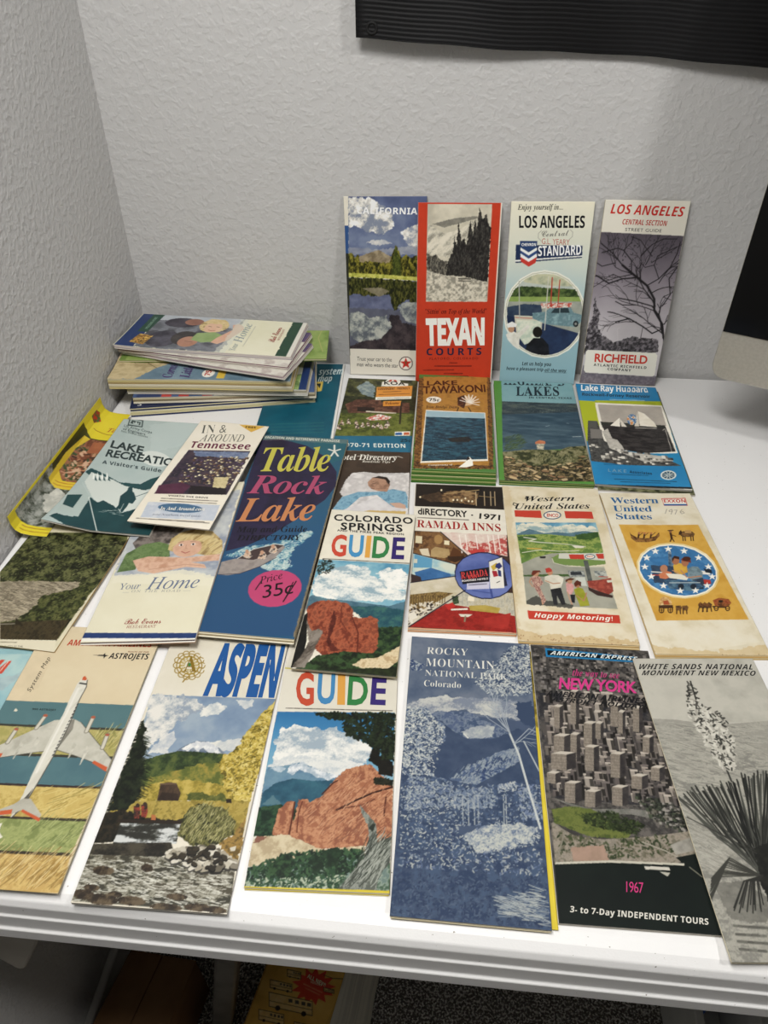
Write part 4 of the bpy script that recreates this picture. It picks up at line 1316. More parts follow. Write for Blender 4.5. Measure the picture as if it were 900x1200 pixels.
    L('5a3818',.7,'383,1582,435,1634')
    L('c87830',1,'278,1632,393,1627')
    L('3a2010',2.2,'588,1624,577,1546')
    T('8a5a38','609,1651,606,1644,602,1637,597,1631,592,1628,587,1627,582,1628,579,1631,577,1637,577,1643,578,1651,581,1658,585,1665,590,1671,595,1674,600,1675,605,1674,608,1671,610,1665,610,1659')
    L('3a2010',1.4,'576,1666,625,1673')
    L('3a2010',1.2,'577,1546,547,1492')
    L('3a2010',1.2,'579,1546,586,1495')
    L('4a2c14',1.2,'589,1600,625,1576')
    T('5a3c1e 8a6030','685,1625,725,1656,817,1651,833,1615,803,1566,698,1565,680,1583',n=3,c=1.3)
    T('3a2412','679,1643,707,1674,712,1637,684,1595,662,1600')
    T('b88a4a','750,1674,809,1675,802,1626,732,1625',n=3)
    L('3a2412',1,'696,1571,681,1505')
    L('3a2412',1,'719,1571,704,1506')
    L('3a2412',1,'777,1572,762,1506')
    L('3a2412',1,'801,1572,785,1507')
    T('d8b070 b88440 e0c088','193,590,221,668,262,703,308,689,319,630,305,581',n=4,c=1.2)
    T('a84a26','243,644,291,654,290,600,236,595')
    T('4a2c14','186,589,318,591,310,548,178,546')
    T('3a2010','223,527,218,515,211,503,203,494,194,488,186,486,178,488,173,494,169,503,169,514,171,527,175,539,182,551,190,560,199,566,208,568,215,566,221,560,224,551,225,540')
    T('cf9a34','214,527,211,518,206,510,201,504,195,500,189,498,184,500,180,504,178,510,178,518,179,527,183,536,187,544,193,550,199,554,205,556,210,554,213,550,215,544,216,536')
    L('3a2010',.7,'178,527,216,527')
    L('3a2010',.7,'206,561,188,493')
    T('3a2010','302,528,298,516,291,504,282,495,274,489,265,487,258,489,252,495,249,504,248,515,250,528,255,540,262,552,270,561,279,567,288,569,295,567,301,561,304,552,305,541')
    T('cf9a34','294,528,290,519,286,511,280,505,274,501,268,499,263,501,260,505,258,511,257,519,259,528,262,537,267,545,273,551,279,555,284,557,289,555,293,551,295,545,295,537')
    L('3a2010',.7,'257,528,295,528')
    L('3a2010',.7,'286,562,267,494')
    T('4a3018 7a5228','340,582,387,587,394,563,370,520,327,524',n=3,c=1.3)
    L('3a2010',1,'334,524,321,481')
    L('3a2010',1,'365,524,356,481')
    T('4a3018 7a5228','399,582,446,588,453,564,429,520,386,525',n=3,c=1.3)
    L('3a2010',1,'393,525,380,482')
    L('3a2010',1,'424,525,414,482')
    T('8a3a1e a85a2a 5a3216','703,655,771,690,857,676,865,627,821,578,702,586',n=4,c=1.2)
    T('2a1a0c','761,660,796,661,785,626,750,626')
    T('4a2c14','674,586,838,578,824,559,677,562')
    T('3a2010','724,553,719,542,713,533,706,525,698,521,690,519,684,520,679,525,677,533,677,542,679,552,683,563,690,572,697,580,705,585,713,586,719,585,724,580,726,573,726,563')
    T('cf9a34','715,553,712,546,708,540,704,535,699,532,694,531,690,532,688,535,686,540,686,546,688,552,690,559,694,565,699,570,704,573,709,574,712,573,715,570,717,565,717,559')
    L('3a2010',.7,'686,552,717,553')
    T('3a2010','828,554,823,544,817,534,809,527,802,522,794,520,788,522,783,526,781,534,780,543,783,554,788,564,794,574,801,581,809,586,817,588,823,586,828,581,830,574,830,565')
    T('cf9a34','819,554,816,547,812,541,808,536,803,533,798,532,794,533,791,536,790,541,790,547,792,554,795,560,799,567,803,571,808,575,813,576,817,575,820,572,821,567,821,561')
    L('3a2010',.7,'790,554,821,554')
    T('4a3018 7a4a22','551,604,582,633,604,604,582,556,547,555',n=3,c=1.3)
    L('3a2010',1,'548,560,525,507')
    L('3a2010',1,'580,561,571,513')
    T('4a3018 7a4a22','590,604,620,634,642,605,620,556,585,556',n=3,c=1.3)
    L('3a2010',1,'587,561,563,508')
    L('3a2010',1,'618,561,609,513')
    T('4a3018 7a4a22','628,605,659,634,681,605,658,557,623,556',n=3,c=1.3)
    L('3a2010',1,'625,561,601,508')
    L('3a2010',1,'656,562,647,514')
    X('Western','B','1f5f96','86,2112,603,2125,96,2214',.95)
    X('United','B','1f5f96','83,1971,495,1979,94,2073',.95)
    X('States','B','1f5f96','82,1840,460,1848,92,1939',.95)
    X('EXXON','b','c9382c','663,2136,896,2139,670,2193')
def print_trock(T, L, S, G, X, B):
    T('2e6272 2c5e7a 2a5a80 28547e 26507c','-38,3152,1031,3180,1006,35,181,-21',n=40,c=.6,g=3.5)
    T('7a6a52 9a8a6a','1010,3178,1040,3168,1017,25,999,27',n=4,e=1,c=1.3)
    T('2a6a74','619,3136,1037,3094,1049,2823,893,2645,654,2946',n=10,e=3,a=.6)
    T('2a2440 302848 262038','-24,3044,218,3092,553,2978,828,2758,981,2498,1016,2238,940,1978,725,1648,516,1368,303,1160,110,1055,64,1676',n=20)
    T('b0a48c','-34,3153,1032,3172,1040,3073,632,3063,295,3070,-20,3036',n=10,e=2,a=.35)
    L('eceadc',2.2,'889,2905,869,3029')
    L('eceadc',2.2,'889,2905,817,2936')
    L('eceadc',2.2,'889,2905,865,2802')
    L('eceadc',2.2,'889,2905,946,2811')
    L('eceadc',2.2,'889,2905,949,2950')
    T('2f6f96 7fb4bc cfe0d6','108,990,310,1131,676,1292,884,1471,936,1414,779,1182,744,973,813,923,736,830,541,837,405,993',n=4,e=4,c=1.8,a=.85)
    S('leaf','d8e4d8 b8d4d0 e8eee2',420,2.2,'118,991,369,1137,662,1169,864,1469,896,1409,720,1086,816,909,714,842,554,866,419,937',90,4)
    T('8a807c a59a92 948a86','126,722,114,898,235,960,412,965,533,1036,656,1198,682,1171,617,1016,493,874,329,758,224,719',n=10,g=.5)
    T('4a3a38','255,962,376,1108,574,1205,660,1199,533,1036,413,959')
    L('d8d0c4',.9,'255,962,375,1114,572,1213,662,1205')
    L('3a3038',.7,'131,719,329,755,494,871,626,1017')
    T('d8b090 e0d8c8 3a2a28','299,982,308,1077,342,1086,391,1015,367,972',n=2,c=1.8)
    T('c89878','339,1074,340,1064,340,1055,338,1048,334,1043,329,1041,324,1041,318,1045,312,1052,307,1061,304,1070,302,1080,302,1089,304,1097,308,1102,313,1104,319,1103,325,1099,331,1092,335,1084')
    T('d8b090 e0d8c8 3a2a28','447,983,457,1078,491,1088,540,1017,514,973',n=2,c=1.8)
    T('c89878','488,1076,489,1066,489,1057,487,1049,483,1044,478,1042,472,1043,466,1047,461,1054,456,1062,453,1072,451,1082,452,1091,454,1098,458,1103,463,1105,469,1104,475,1100,480,1094,485,1085')
    T('d8b090 e0d8c8 3a2a28','532,1080,544,1177,578,1187,626,1114,600,1070',n=2,c=1.8)
    T('c89878','575,1175,576,1164,576,1155,573,1148,570,1143,564,1140,559,1141,553,1145,547,1152,543,1161,539,1171,538,1181,538,1190,541,1198,545,1203,550,1205,555,1204,561,1200,567,1193,572,1184')
    T('c94272','946,670,956,594,942,519,906,452,852,400,784,367,709,355,634,366,566,399,511,451,474,518,460,593,470,670,504,740,559,796,630,833,708,845,787,832,858,796,912,740')
    L('2a1420',1.1,'562,687,533,558')
    L('1c1018',1.2,'886,709,822,435')
    X('VACATION AND RETIREMENT PARADISE','b','dfe2d2','15,3083,922,3095,7,3135')
    X('Table','J','cfc648','131,2413,907,2505,58,2903',.92)
    X('Rock','J','b84a6e','79,1997,923,2075,50,2339',.95)
    X('Lake','J','d08450','86,1513,886,1620,43,1915',.95)
    X('Map and Guide','J','15131c','141,1349,851,1430,120,1442')
    X('DIRECTORY','J','15131c','174,1225,821,1296,159,1304')
    X('Price','I','2a1420','556,633,753,735,526,724')
    X('35¢','I','1c1018','623,456,890,550,596,624',.95)
def print_home(T, L, S, G, X, B):
    T('e4dec2 e0d9bb','-47,48,-22,1324,1035,1995,1111,-115',n=25)
    T('8f98a8 b4b8bc c9ccc8','-22,1324,-7,2118,1007,2138,1031,767,732,837,369,837,29,837',n=12,e=3)
    T('4a4440 6a605a 8a8078','62,1319,156,1564,361,1637,555,1538,453,1296,278,1146,168,1153',n=6,c=1.3)
    T('5f7a44 748c56 4f6838','37,892,44,1160,181,1292,336,1323,453,1275,508,1094,410,1061,204,1034,213,920',n=8,c=1.2)
    T('b89c60 d4bc80 94784a','459,1195,450,1357,521,1456,674,1510,852,1456,988,1304,1023,1143,938,1070,768,1118,516,1164',n=4,e=.6,c=1.1,sx=5,r=60)
    T('d2a284 dcae92 c89678','792,1250,801,1206,796,1163,777,1125,746,1096,706,1078,662,1073,616,1081,574,1102,540,1134,516,1173,506,1217,510,1261,529,1300,560,1330,600,1349,646,1354,693,1345,735,1323,770,1290',n=14)
    T('c8ac70 dcc890 a88c58','479,1302,532,1414,685,1463,861,1414,992,1263,1020,1104,929,1109,859,1231,776,1309,662,1332,555,1322,495,1221',n=3,e=.5,c=1.1,sx=5,r=50)
    T('f0e8e0','596,1267,598,1261,597,1255,594,1249,590,1245,584,1242,578,1241,572,1242,566,1244,561,1248,557,1253,556,1259,557,1265,559,1271,564,1275,569,1278,576,1279,582,1279,588,1276,593,1272')
    T('3a2a24','591,1259,591,1254,591,1250,589,1246,587,1244,584,1244,580,1245,576,1247,573,1251,570,1255,569,1261,568,1266,568,1270,570,1274,572,1276,575,1276,579,1275,583,1273,586,1269,589,1264')
    T('f0e8e0','720,1271,721,1266,720,1260,717,1254,713,1250,707,1247,701,1246,695,1246,689,1249,684,1253,681,1258,679,1264,680,1270,683,1275,687,1280,693,1283,699,1284,706,1283,712,1281,716,1277')
    T('3a2a24','711,1264,712,1259,711,1255,710,1251,707,1249,704,1248,701,1249,697,1252,694,1256,691,1260,689,1265,688,1270,689,1275,690,1278,693,1281,696,1281,700,1280,703,1278,707,1274,709,1269')
    L('8a6a4a',.5,'540,1299,591,1312')
    L('8a6a4a',.5,'663,1307,716,1312')
    L('b8866c',.5,'631,1261,640,1204,663,1195')
    L('b0564c',1,'608,1159,652,1133,690,1154')
    T('d0a084 deb498 c49274','144,1057,290,1107,675,1066,1010,1105,1017,1008,745,997,885,959,919,901,709,931,416,853,245,899',n=8)
    L('b07e62',.5,'347,913,699,969,890,936')
    T('e6e0c6','12,848,364,852,718,893,1040,784,1055,659,33,745',n=8,e=2.5,a=.85)
    L('a8a8a0',.35,'186,610,245,607')
    L('a8a8a0',.35,'766,603,837,603')
    T('22386c 2a4278','-28,116,1031,74,1039,13,-20,53',n=10)
    T('ece8dc','-20,53,1039,13,1043,-23,-16,16')
    X('Your','I','6a7690','142,651,342,651,128,733')
    X('Home','I','6a7690','397,638,896,638,393,800')
    X('ON THE ROAD','I','a0a098','271,606,744,590,264,638',1.3)
    X('Bob Evans','S','9a2a26','332,202,666,202,321,267',.95)
    X('RESTAURANT','I','9a3a32','364,154,637,152,358,189')
def print_tenn(T, L, S, G, X, B):
    T('e8e0cf e0d7c2','-82,2053,845,2214,1001,-78,-15,-31',n=25)
    T('d8a83e','491,2079,815,2089,693,1924')
    T('2a2430 3c3040 4a3a40','104,1413,816,1501,833,614,74,499',n=8,c=1.3)
    T('5a6a8a 7a86a0','166,1400,814,1476,821,1337,238,1295',n=4,e=2,c=1.5)
    S('box','c8b890 8a6a4a 6a4a3a d8c8a0 3a2a34 5a4a6a e4d8b4',260,3.6,'179,1284,812,1365,817,790,236,742',90,11)
    T('b8a878 d0c090','596,910,749,947,778,731,642,698',n=2,e=1.5,c=1.5)
    T('4a2438 5a2e44','59,660,293,752,400,708,372,550,82,500',n=6)
    T('201a1e','396,717,795,724,819,612,429,555',n=4,e=1.5)
    S('leaf','e0cfa0 c8a868',60,1.6,'78,984,773,1103,761,780,134,698',90,2)
    G('5a524a','190,419,780,472,181,447',.8)
    G('5a524a','196,376,784,429,187,404',.8)
    T('bfc4cc b4bcc8 c9ccd0','73,350,827,421,856,146,105,81',n=8)
    T('3a5f80 476c8c','686,318,682,294,656,270,609,249,547,233,475,223,400,221,330,226,271,239,229,257,208,279,211,304,237,328,284,349,347,366,420,376,496,378,566,372,625,360,666,341')
    G('5a524a','79,49,826,91,72,71',.8)
    G('5a524a','308,70,771,104,301,87',.8)
    X('IN &','R','55554e','108,1797,397,1860,65,1985',1.05)
    X('AROUND','I','5a5a52','150,1616,669,1693,121,1780',1.1)
    X('Tennessee','i','6a1f3e','110,1462,803,1534,76,1603')
    X('FREE','b','3a2410','593,2011,723,2020,582,2055')
    X('WORTH THE DRIVE','b','3a3430','239,477,665,511,231,506')
    X('In And Around.com','J','e6e2d6','251,232,706,296,232,291')
    X('your Southern travel guide','I','4a5a70','206,135,708,184,197,171')
def print_lakerec(T, L, S, G, X, B):
    T('a6b6b2 b0bdb8','-25,2242,971,2294,1167,-83,28,79',n=25)
    T('b9c6c2','379,2037,990,2233,922,1626,608,1421',n=10,e=5,a=.5)
    T('d0d6ce','891,1289,892,1246,874,1211,838,1187,789,1176,730,1179,667,1195,607,1225,554,1264,515,1308,492,1355,490,1399,507,1435,543,1460,594,1472,654,1469,719,1451,780,1420,832,1380,870,1335')
    T('3a4848','61,2157,255,2116,303,1955,104,1980')
    T('a6b6b2','84,2134,245,2096,281,1977,110,2006')
    T('3a4848','112,2106,238,2070,256,1998,117,2031')
    T('b4c2bd','158,2024,140,2078,175,2032,171,2094,215,2024,215,2068,235,2008,207,2011')
    T('1f4548 254c4e','6,977,42,1059,218,976,461,837,706,831,787,940,872,1001,947,834,805,730,627,724,430,764,171,869',n=10,e=1)
    T('c9d0c8','74,985,387,869,545,778,808,721,906,781,938,453,694,334,482,354,294,517,86,784',n=10,e=1.2)
    T('e4e8e0','142,865,101,988,198,837')
    T('1f4548','176,844,144,932,216,824')
    T('e4e8e0','186,870,145,993,242,842')
    T('1f4548','220,849,188,937,259,829')
    T('e4e8e0','236,876,196,999,291,847')
    T('1f4548','270,855,239,943,309,834')
    T('e4e8e0','289,882,249,1005,344,854')
    T('1f4548','322,861,292,949,361,841')
    T('1f4548 1b3e42','42,80,80,151,145,136,258,141,293,287,280,516,389,435,432,487,576,411,703,312,816,393,1007,348,1131,164,1167,-83,903,-114,446,-85',n=12,e=1.2)
    T('a9b8b2','65,171,29,510,128,690,270,538,309,155,196,151')
    T('1f4548','61,328,17,523,172,550,192,284')
    T('1d4044','611,324,617,439,573,597,606,687,612,746,645,740,680,681,729,615,708,519,717,436,703,312,649,374')
    T('1d4044','657,732,661,719,662,707,660,697,655,690,648,687,639,688,629,693,620,702,612,713,605,726,601,739,600,751,602,761,607,768,615,771,623,770,633,765,642,756,651,745')
    T('1d4044','608,659,693,678,762,562,754,478,694,494')
    L('1d4044',.9,'724,591,869,718')
    L('d0d6ce',.5,'664,467,672,331')
    L('dfe4dc',.8,'260,513,571,-8')
    L('dfe4dc',.8,'529,-8,583,-2')
    L('b9c6c2',.5,'63,781,272,515')
    S('stroke','c9d0c8',16,5,'427,348,694,334,720,270,455,283',10,3)
    X('US Army Corps','n','3e4c4c','72,1940,467,1829,61,1994')
    X('of Engineers','n','3e4c4c','85,1875,402,1780,74,1928')
    X('Fort Worth District','n','5a6866','82,1832,453,1733,75,1867')
    X('LAKE','N','2b393a','83,1494,514,1399,55,1640')
    X('RECREATION','N','2b393a','103,1307,1070,1184,82,1449')
    X("A Visitor's Guide",'b','37464a','128,1159,857,1066,112,1227',1.1)
def print_bluff(T, L, S, G, X, B):
    T('1a1c0c 34381c 50542c 66683c','-324,1408,969,1609,1105,1299,988,680,976,148,470,69',n=6,c=1.7)
    S('leaf','444c28 5c6034 1c200e 76764a 2a2e16',1300,2.6,'-232,1254,246,1433,977,1525,999,1048,882,735,74,736',90,2)
    T('8a7f68 b5a88c 6e6452 a0947a','74,736,293,781,574,814,823,853,890,665,795,444,567,342,366,245',e=1.5,c=1.8,sx=3)
    S('stroke','4a4234 5a5242 c8bca0',160,9,'84,719,807,832,795,444,357,260',170,4)
    T('20240f 3e4420 5a5c30','496,331,563,442,573,616,734,712,914,830,989,897,994,509,914,314,687,311',n=4,e=3,c=1.6)
    S('leaf','4a5226 6a6c3a 262a12',260,3,'543,338,614,587,972,821,930,332',90,6)
    T('3a301c 4a4028 2a2414','366,245,820,348,961,370,972,117,478,55',n=4,c=1.5,sx=.5)
    L('8a8474',1,'375,230,547,263')
    T('2a2414','472,327,574,261,571,244,506,250')
    T('ded5b8','473,64,966,128,1019,-28,553,-71')
    G('5a5240','493,29,638,46,487,41',.8)
    X('TRIBUTED BY THE','n','4a4436','526,-18,720,7,516,-1')
    X('DEPARTMENT','b','2a261c','560,-49,739,-27,546,-27',1.1)
def print_aa(T, L, S, G, X, B):
    T('d9c6a0 dfcea9','168,2230,1056,2184,1062,-9,325,-61',n=30)
    T('17171a','522,1979,618,1991,624,2011,636,1989,666,1984,642,1974,635,1949,625,1976')
    T('4f7478 557a7e','-123,1466,1055,1492,1060,1261,-49,1241',n=20)
    T('3c3a30','-52,1247,1057,1269,1060,1244,-40,1222')
    T('dfd8c0','111,1371,116,1402,142,1378,132,1368')
    T('a8a056 bcae68 94904e','-42,1227,1061,1249,1067,1012,28,979',n=9,c=1.4,sx=.6)
    T('3c3a30','23,989,1064,1022,1063,998,37,962')
    T('547a80 4a6f78','35,966,1062,1002,1057,756,86,728',n=20)
    T('3a2c28','80,739,1052,770,1051,748,91,718')
    T('c9ad5c d6bc6c b89c4c','89,721,1050,752,1043,508,181,478',n=10,c=1.4)
    T('3c3428','176,488,1042,518,1045,494,187,468')
    T('8f9a58 a3ab66 7e8a4c','185,472,1043,498,1031,261,258,239',n=9,c=1.4)
    T('3c3428','254,246,1032,271,1034,246,266,223')
    T('c9a45c d9b96e b08a44','265,226,1033,249,1059,5,339,-31',n=8,c=1.3)
    S('stroke','8a6c34 e6cf92 a07e40',150,14,'466,206,1022,237,1053,19,539,-2',60,3)
    S('stroke','8a7a34 e0cc80',40,14,'577,704,1039,736,1020,523,681,508',35,5)
    S('stroke','6a7440 b8be7c',40,12,'603,460,1036,482,1019,284,691,269',55,6)
    S('stroke','7a763a cfc684',40,12,'839,1219,1051,1233,1055,1021,846,1106',70,7)
    L('4a4840',.9,'688,1303,1048,991,1048,895,919,963,760,1010,602,1049,455,1019,295,978,138,937')
    T('bdb9a8 cac6b6 b0ac9c','622,1331,688,1303,1048,991,1048,895,919,963,760,1010,602,1049,455,1019,295,978,138,937,50,971,150,1058,474,1309',n=14)
    T('cf5a30','920,978,1040,929,1043,891,912,956')
    T('cf5a30','136,977,204,991,207,958,134,945')
    L('7a7668',3.6,'384,1346,362,1227')
    L('cfc9b6',2.4,'384,1346,362,1227')
    T('b05a40','402,1348,403,1344,402,1340,399,1337,395,1335,389,1334,383,1334,378,1335,372,1338,368,1341,366,1345,365,1349,366,1353,369,1356,373,1358,378,1359,384,1359,390,1357,395,1355,399,1352')
    L('7a7668',3.6,'769,1356,765,1224')
    L('cfc9b6',2.4,'769,1356,765,1224')
    T('b05a40','787,1357,788,1353,786,1350,784,1346,779,1344,774,1343,768,1344,762,1345,757,1348,753,1351,751,1355,750,1359,752,1362,755,1365,759,1368,764,1369,770,1368,776,1367,781,1364,785,1361')
    L('7a7668',3.6,'211,1206,198,1085')
    L('cfc9b6',2.4,'211,1206,198,1085')
    T('b05a40','228,1207,229,1204,228,1200,226,1197,222,1195,216,1194,211,1194,205,1196,200,1198,196,1201,193,1205,192,1209,193,1212,196,1215,200,1217,205,1218,211,1218,216,1217,222,1214,226,1211')
    L('7a7668',3.6,'939,1205,942,1089')
    L('cfc9b6',2.4,'939,1205,942,1089')
    T('b05a40','956,1206,957,1202,956,1199,953,1196,948,1194,943,1193,937,1193,932,1194,927,1197,923,1200,921,1204,921,1207,922,1211,925,1214,929,1216,934,1217,940,1217,945,1215,950,1213,954,1210')
    T('d6d2c2 a8a494','294,1104,328,1070,311,949,304,941')
    T('d6d2c2 a8a494','404,1153,438,1118,422,977,415,968')
    T('d6d2c2 a8a494','702,1133,733,1098,723,988,715,980')
    T('d6d2c2 a8a494','816,1100,847,1066,831,937,824,929')
    T('8d897c 7a766a','545,1293,631,1331,651,1237,606,1059,576,1047',n=9)
    T('d2cebe e0dccc bab6a6','550,1753,583,1713,602,1643,595,1516,601,1405,607,1255,601,1009,579,778,568,685,558,578,512,496,499,490,501,539,510,663,505,866,508,1144,519,1378,512,1533,514,1672,532,1733',n=8,sx=5,r=65)
    T('cf5a30','549,1756,577,1724,569,1709,537,1712,535,1745')
    L('55524a',.8,'583,1713,602,1643,595,1516,601,1405,607,1255,601,1009,579,778,568,685,558,578,512,496')
    L('2a2a2a',1.4,'534,1679,587,1673')
    L('e8e4d8',1.6,'541,1627,543,1412,533,1105,530,849')
    T('5a564c','557,703,561,739,559,631,517,505,531,638')
    L('2a2a2c',.8,'596,1476,594,1465')
    L('2a2a2c',.8,'595,1443,594,1432')
    L('2a2a2c',.8,'595,1410,594,1399')
    L('2a2a2c',.8,'595,1378,594,1367')
    L('2a2a2c',.8,'595,1346,594,1335')
    L('2a2a2c',.8,'594,1314,593,1303')
    L('2a2a2c',.8,'594,1282,593,1271')
    L('2a2a2c',.8,'594,1251,593,1240')
    L('2a2a2c',.8,'594,1219,593,1209')
    L('2a2a2c',.8,'594,1189,592,1178')
    L('2a2a2c',.8,'593,1158,592,1148')
    L('2a2a2c',.8,'593,1128,592,1117')
    L('2a2a2c',.8,'593,1097,592,1087')
    L('2a2a2c',.8,'593,1068,592,1057')
    L('2a2a2c',.8,'592,1038,591,1028')
    L('2a2a2c',.8,'592,1008,591,998')
    T('c2beae b0ac9c','522,637,477,590,372,530,422,495,509,522,553,551,703,476,709,527,580,641',n=8)
    T('cf5a30','404,532,487,552,494,517,411,501')
    T('cf5a30','559,557,715,499,712,475,554,539')
    T('e4dfd0','420,430,462,447,468,384,514,346,475,318')
    X('AMERICAN AIRLINES','i','c43a22','260,2071,1007,2102,246,2139')
    X('ROUTE OF THE','i','8a5a3a','818,2030,1001,2038,815,2045')
    X('ASTROJETS','i','17171a','674,1951,1019,1965,667,2014')
    X('System Map','n','4a4436','163,1559,179,1922,125,1580',1.1)
    X('990 ASTROJET','b','20282a','255,1392,449,1395,250,1409',1.1)
def print_aspen(T, L, S, G, X, B):
    T('e6dfcc dfd7c2','-68,2254,1033,2363,1060,1689,15,1655',n=20)
    L('9a7a20',.9,'336,1989,341,1950,335,1915,319,1886,294,1867,263,1858,228,1862,194,1877,162,1902,137,1936,121,1974,115,2013,120,2049,136,2079,161,2099,193,2108,229,2104,264,2088,296,2061,321,2027,336,1989')
    L('b09034',.7,'310,1987,313,1958,309,1931,297,1910,278,1895,254,1889,228,1891,202,1903,179,1922,160,1947,148,1976,143,2005,147,2032,159,2054,178,2069,202,2076,229,2073,255,2061,279,2041,298,2016,310,1987')
    L('9a7a20',.8,'363,1991,362,1970,349,1959,330,1961,314,1976,308,1998,316,2015,333,2020,352,2010')
    L('a88a2c',.6,'310,1973,308,1957,296,1949,280,1955,269,1970,271,1987,283,1994,299,1989')
    L('9a7a20',.8,'367,1936,366,1916,353,1904,334,1907,318,1922,312,1943,320,1960,337,1965,355,1956')
    L('a88a2c',.6,'306,1945,305,1929,292,1921,276,1927,266,1942,268,1959,280,1966,296,1961')
    L('9a7a20',.8,'349,1891,347,1871,335,1860,316,1862,300,1877,294,1898,301,1915,318,1920,337,1911')
    L('a88a2c',.6,'292,1924,290,1908,278,1901,262,1906,252,1922,253,1938,266,1945,282,1940')
    L('9a7a20',.8,'312,1865,311,1845,298,1834,279,1836,263,1851,258,1872,265,1888,282,1893,301,1884')
    L('a88a2c',.6,'269,1915,267,1899,255,1892,239,1897,229,1912,230,1929,243,1936,259,1931')
    L('9a7a20',.8,'265,1862,264,1842,251,1830,232,1833,216,1848,210,1868,218,1885,234,1890,253,1881')
    L('a88a2c',.6,'242,1919,240,1903,228,1896,212,1901,202,1917,203,1933,216,1940,232,1935')
    L('9a7a20',.8,'216,1882,215,1862,202,1851,183,1853,167,1868,161,1889,168,1906,185,1911,204,1901')
    L('a88a2c',.6,'216,1936,215,1920,202,1912,186,1918,176,1933,177,1950,190,1957,206,1952')
    L('9a7a20',.8,'174,1923,173,1902,160,1891,141,1893,125,1908,119,1929,126,1946,143,1951,162,1942')
    L('a88a2c',.6,'197,1962,195,1946,183,1938,167,1944,156,1959,158,1976,170,1983,186,1978')
    L('9a7a20',.8,'148,1976,147,1955,134,1943,115,1946,98,1961,92,1982,99,2000,116,2005,136,1995')
    L('a88a2c',.6,'188,1992,186,1976,174,1968,158,1974,147,1989,148,2006,161,2014,177,2008')
    L('9a7a20',.8,'143,2031,142,2010,129,1998,110,2001,93,2016,87,2038,94,2055,111,2060,130,2051')
    L('a88a2c',.6,'191,2021,189,2004,177,1996,161,2002,150,2018,151,2034,164,2042,180,2037')
    L('9a7a20',.8,'160,2077,160,2056,147,2044,127,2047,111,2062,104,2084,111,2102,129,2107,148,2097')
    L('a88a2c',.6,'205,2042,204,2025,191,2017,175,2023,164,2039,166,2056,178,2063,195,2058')
    L('9a7a20',.8,'197,2105,197,2084,183,2072,164,2074,147,2090,141,2112,148,2130,166,2135,185,2125')
    L('a88a2c',.6,'228,2051,227,2034,214,2027,198,2032,188,2048,189,2065,202,2073,218,2067')
    L('9a7a20',.8,'246,2108,245,2087,232,2075,213,2078,196,2094,190,2116,197,2133,215,2139,234,2129')
    L('a88a2c',.6,'256,2047,254,2030,242,2022,226,2028,215,2044,217,2061,229,2069,245,2063')
    L('9a7a20',.8,'297,2087,296,2066,282,2054,263,2056,247,2072,241,2094,248,2112,265,2117,285,2107')
    L('a88a2c',.6,'282,2030,280,2013,268,2006,251,2011,241,2027,243,2044,255,2051,271,2046')
    L('9a7a20',.8,'338,2045,337,2024,324,2012,305,2014,289,2030,283,2052,290,2069,308,2074,327,2065')
    L('a88a2c',.6,'301,2003,299,1987,287,1979,271,1985,260,2001,262,2017,274,2025,291,2019')
    T('3a7a3a','244,1991,245,1985,244,1979,241,1974,237,1971,232,1970,226,1970,220,1973,215,1977,211,1982,208,1988,207,1995,208,2000,211,2005,215,2008,221,2010,227,2009,232,2007,238,2002,242,1997')
    L('9a7a20',1.2,'260,1869,231,1828,224,1805')
    T('6e86a4 8298b0 9cacba','13,1660,1065,1689,1039,1133,39,1062',n=25,g=.5)
    T('93a0ae c9cbc8 e6e2d8','15,1655,388,1660,503,1558,284,1415,237,1288,130,1162,92,1089,25,1422',n=10,e=5,c=1.5)
    T('b8c0c4 e6e4da','452,1464,467,1568,570,1635,653,1581,601,1508,522,1482',n=6,e=3,c=1.4)
    T('b8c0c4 e0ded6','708,1651,842,1665,861,1596,803,1566',e=2.5)
    T('b4bcc4 dedcd4','145,1116,203,1262,284,1340,333,1247,279,1149,390,1122',n=7,e=3,c=1.4)
    T('c4c8c8 e0ded4','584,1241,742,1276,900,1311,885,1192,683,1177',n=7,e=3,c=1.3)
    T('5a6a80 8a94a0','298,1085,343,1142,424,1218,498,1254,581,1253,677,1200,774,1138,739,1112',e=.8)
    T('c9ccd0 eeece6','387,1168,434,1219,498,1254,558,1244,581,1253,654,1210,714,1152,629,1146,556,1192,522,1161,474,1186,442,1156',n=3,e=1.5,c=1.5)
    T('26361e 3a4c26 55622e','107,1044,249,1112,380,1156,565,1157,730,1153,819,1118,821,939,526,854,145,870',n=6,e=1,c=1.4)
    T('5a6428 828034 a08c38','138,891,372,973,551,1053,785,1093,939,1126,1004,824,506,789,161,764',n=6,e=2.5,c=1.5)
    T('8a7a28 b09a3c c4ac50','147,805,352,906,548,920,995,866,993,740,555,750,174,723',n=4,e=2,c=1.5)
    T('5c5018 a08a2c c4aa48 d6c068','710,1065,769,1160,859,1308,895,1433,1003,1645,1062,1681,1029,1133,1012,783,898,775,802,852,757,957',e=4,c=1.7)
    S('leaf','d0b850 b89c38 7a6a20 e0cc78',900,3,'750,1067,864,1285,1027,1634,1019,1132,1003,782,850,813',90,3)
    S('stroke','10160c 1a2414 080c06',520,7,'20,1421,130,1162,178,937,212,726,47,642,-12,752,25,927,26,1131,15,1321',200,31)
    S('stroke','141c10 222c18',220,6,'36,1372,145,1116,206,896,212,726,98,718',-20,32)
    T('3a2c22 55402e','323,871,350,880,381,891,438,886,492,809,491,746,337,739',n=3,sx=.4)
    T('241a14','352,809,474,803,486,750,342,748',n=4,a=.6)
    L('6a5440',1.2,'323,871,435,882')
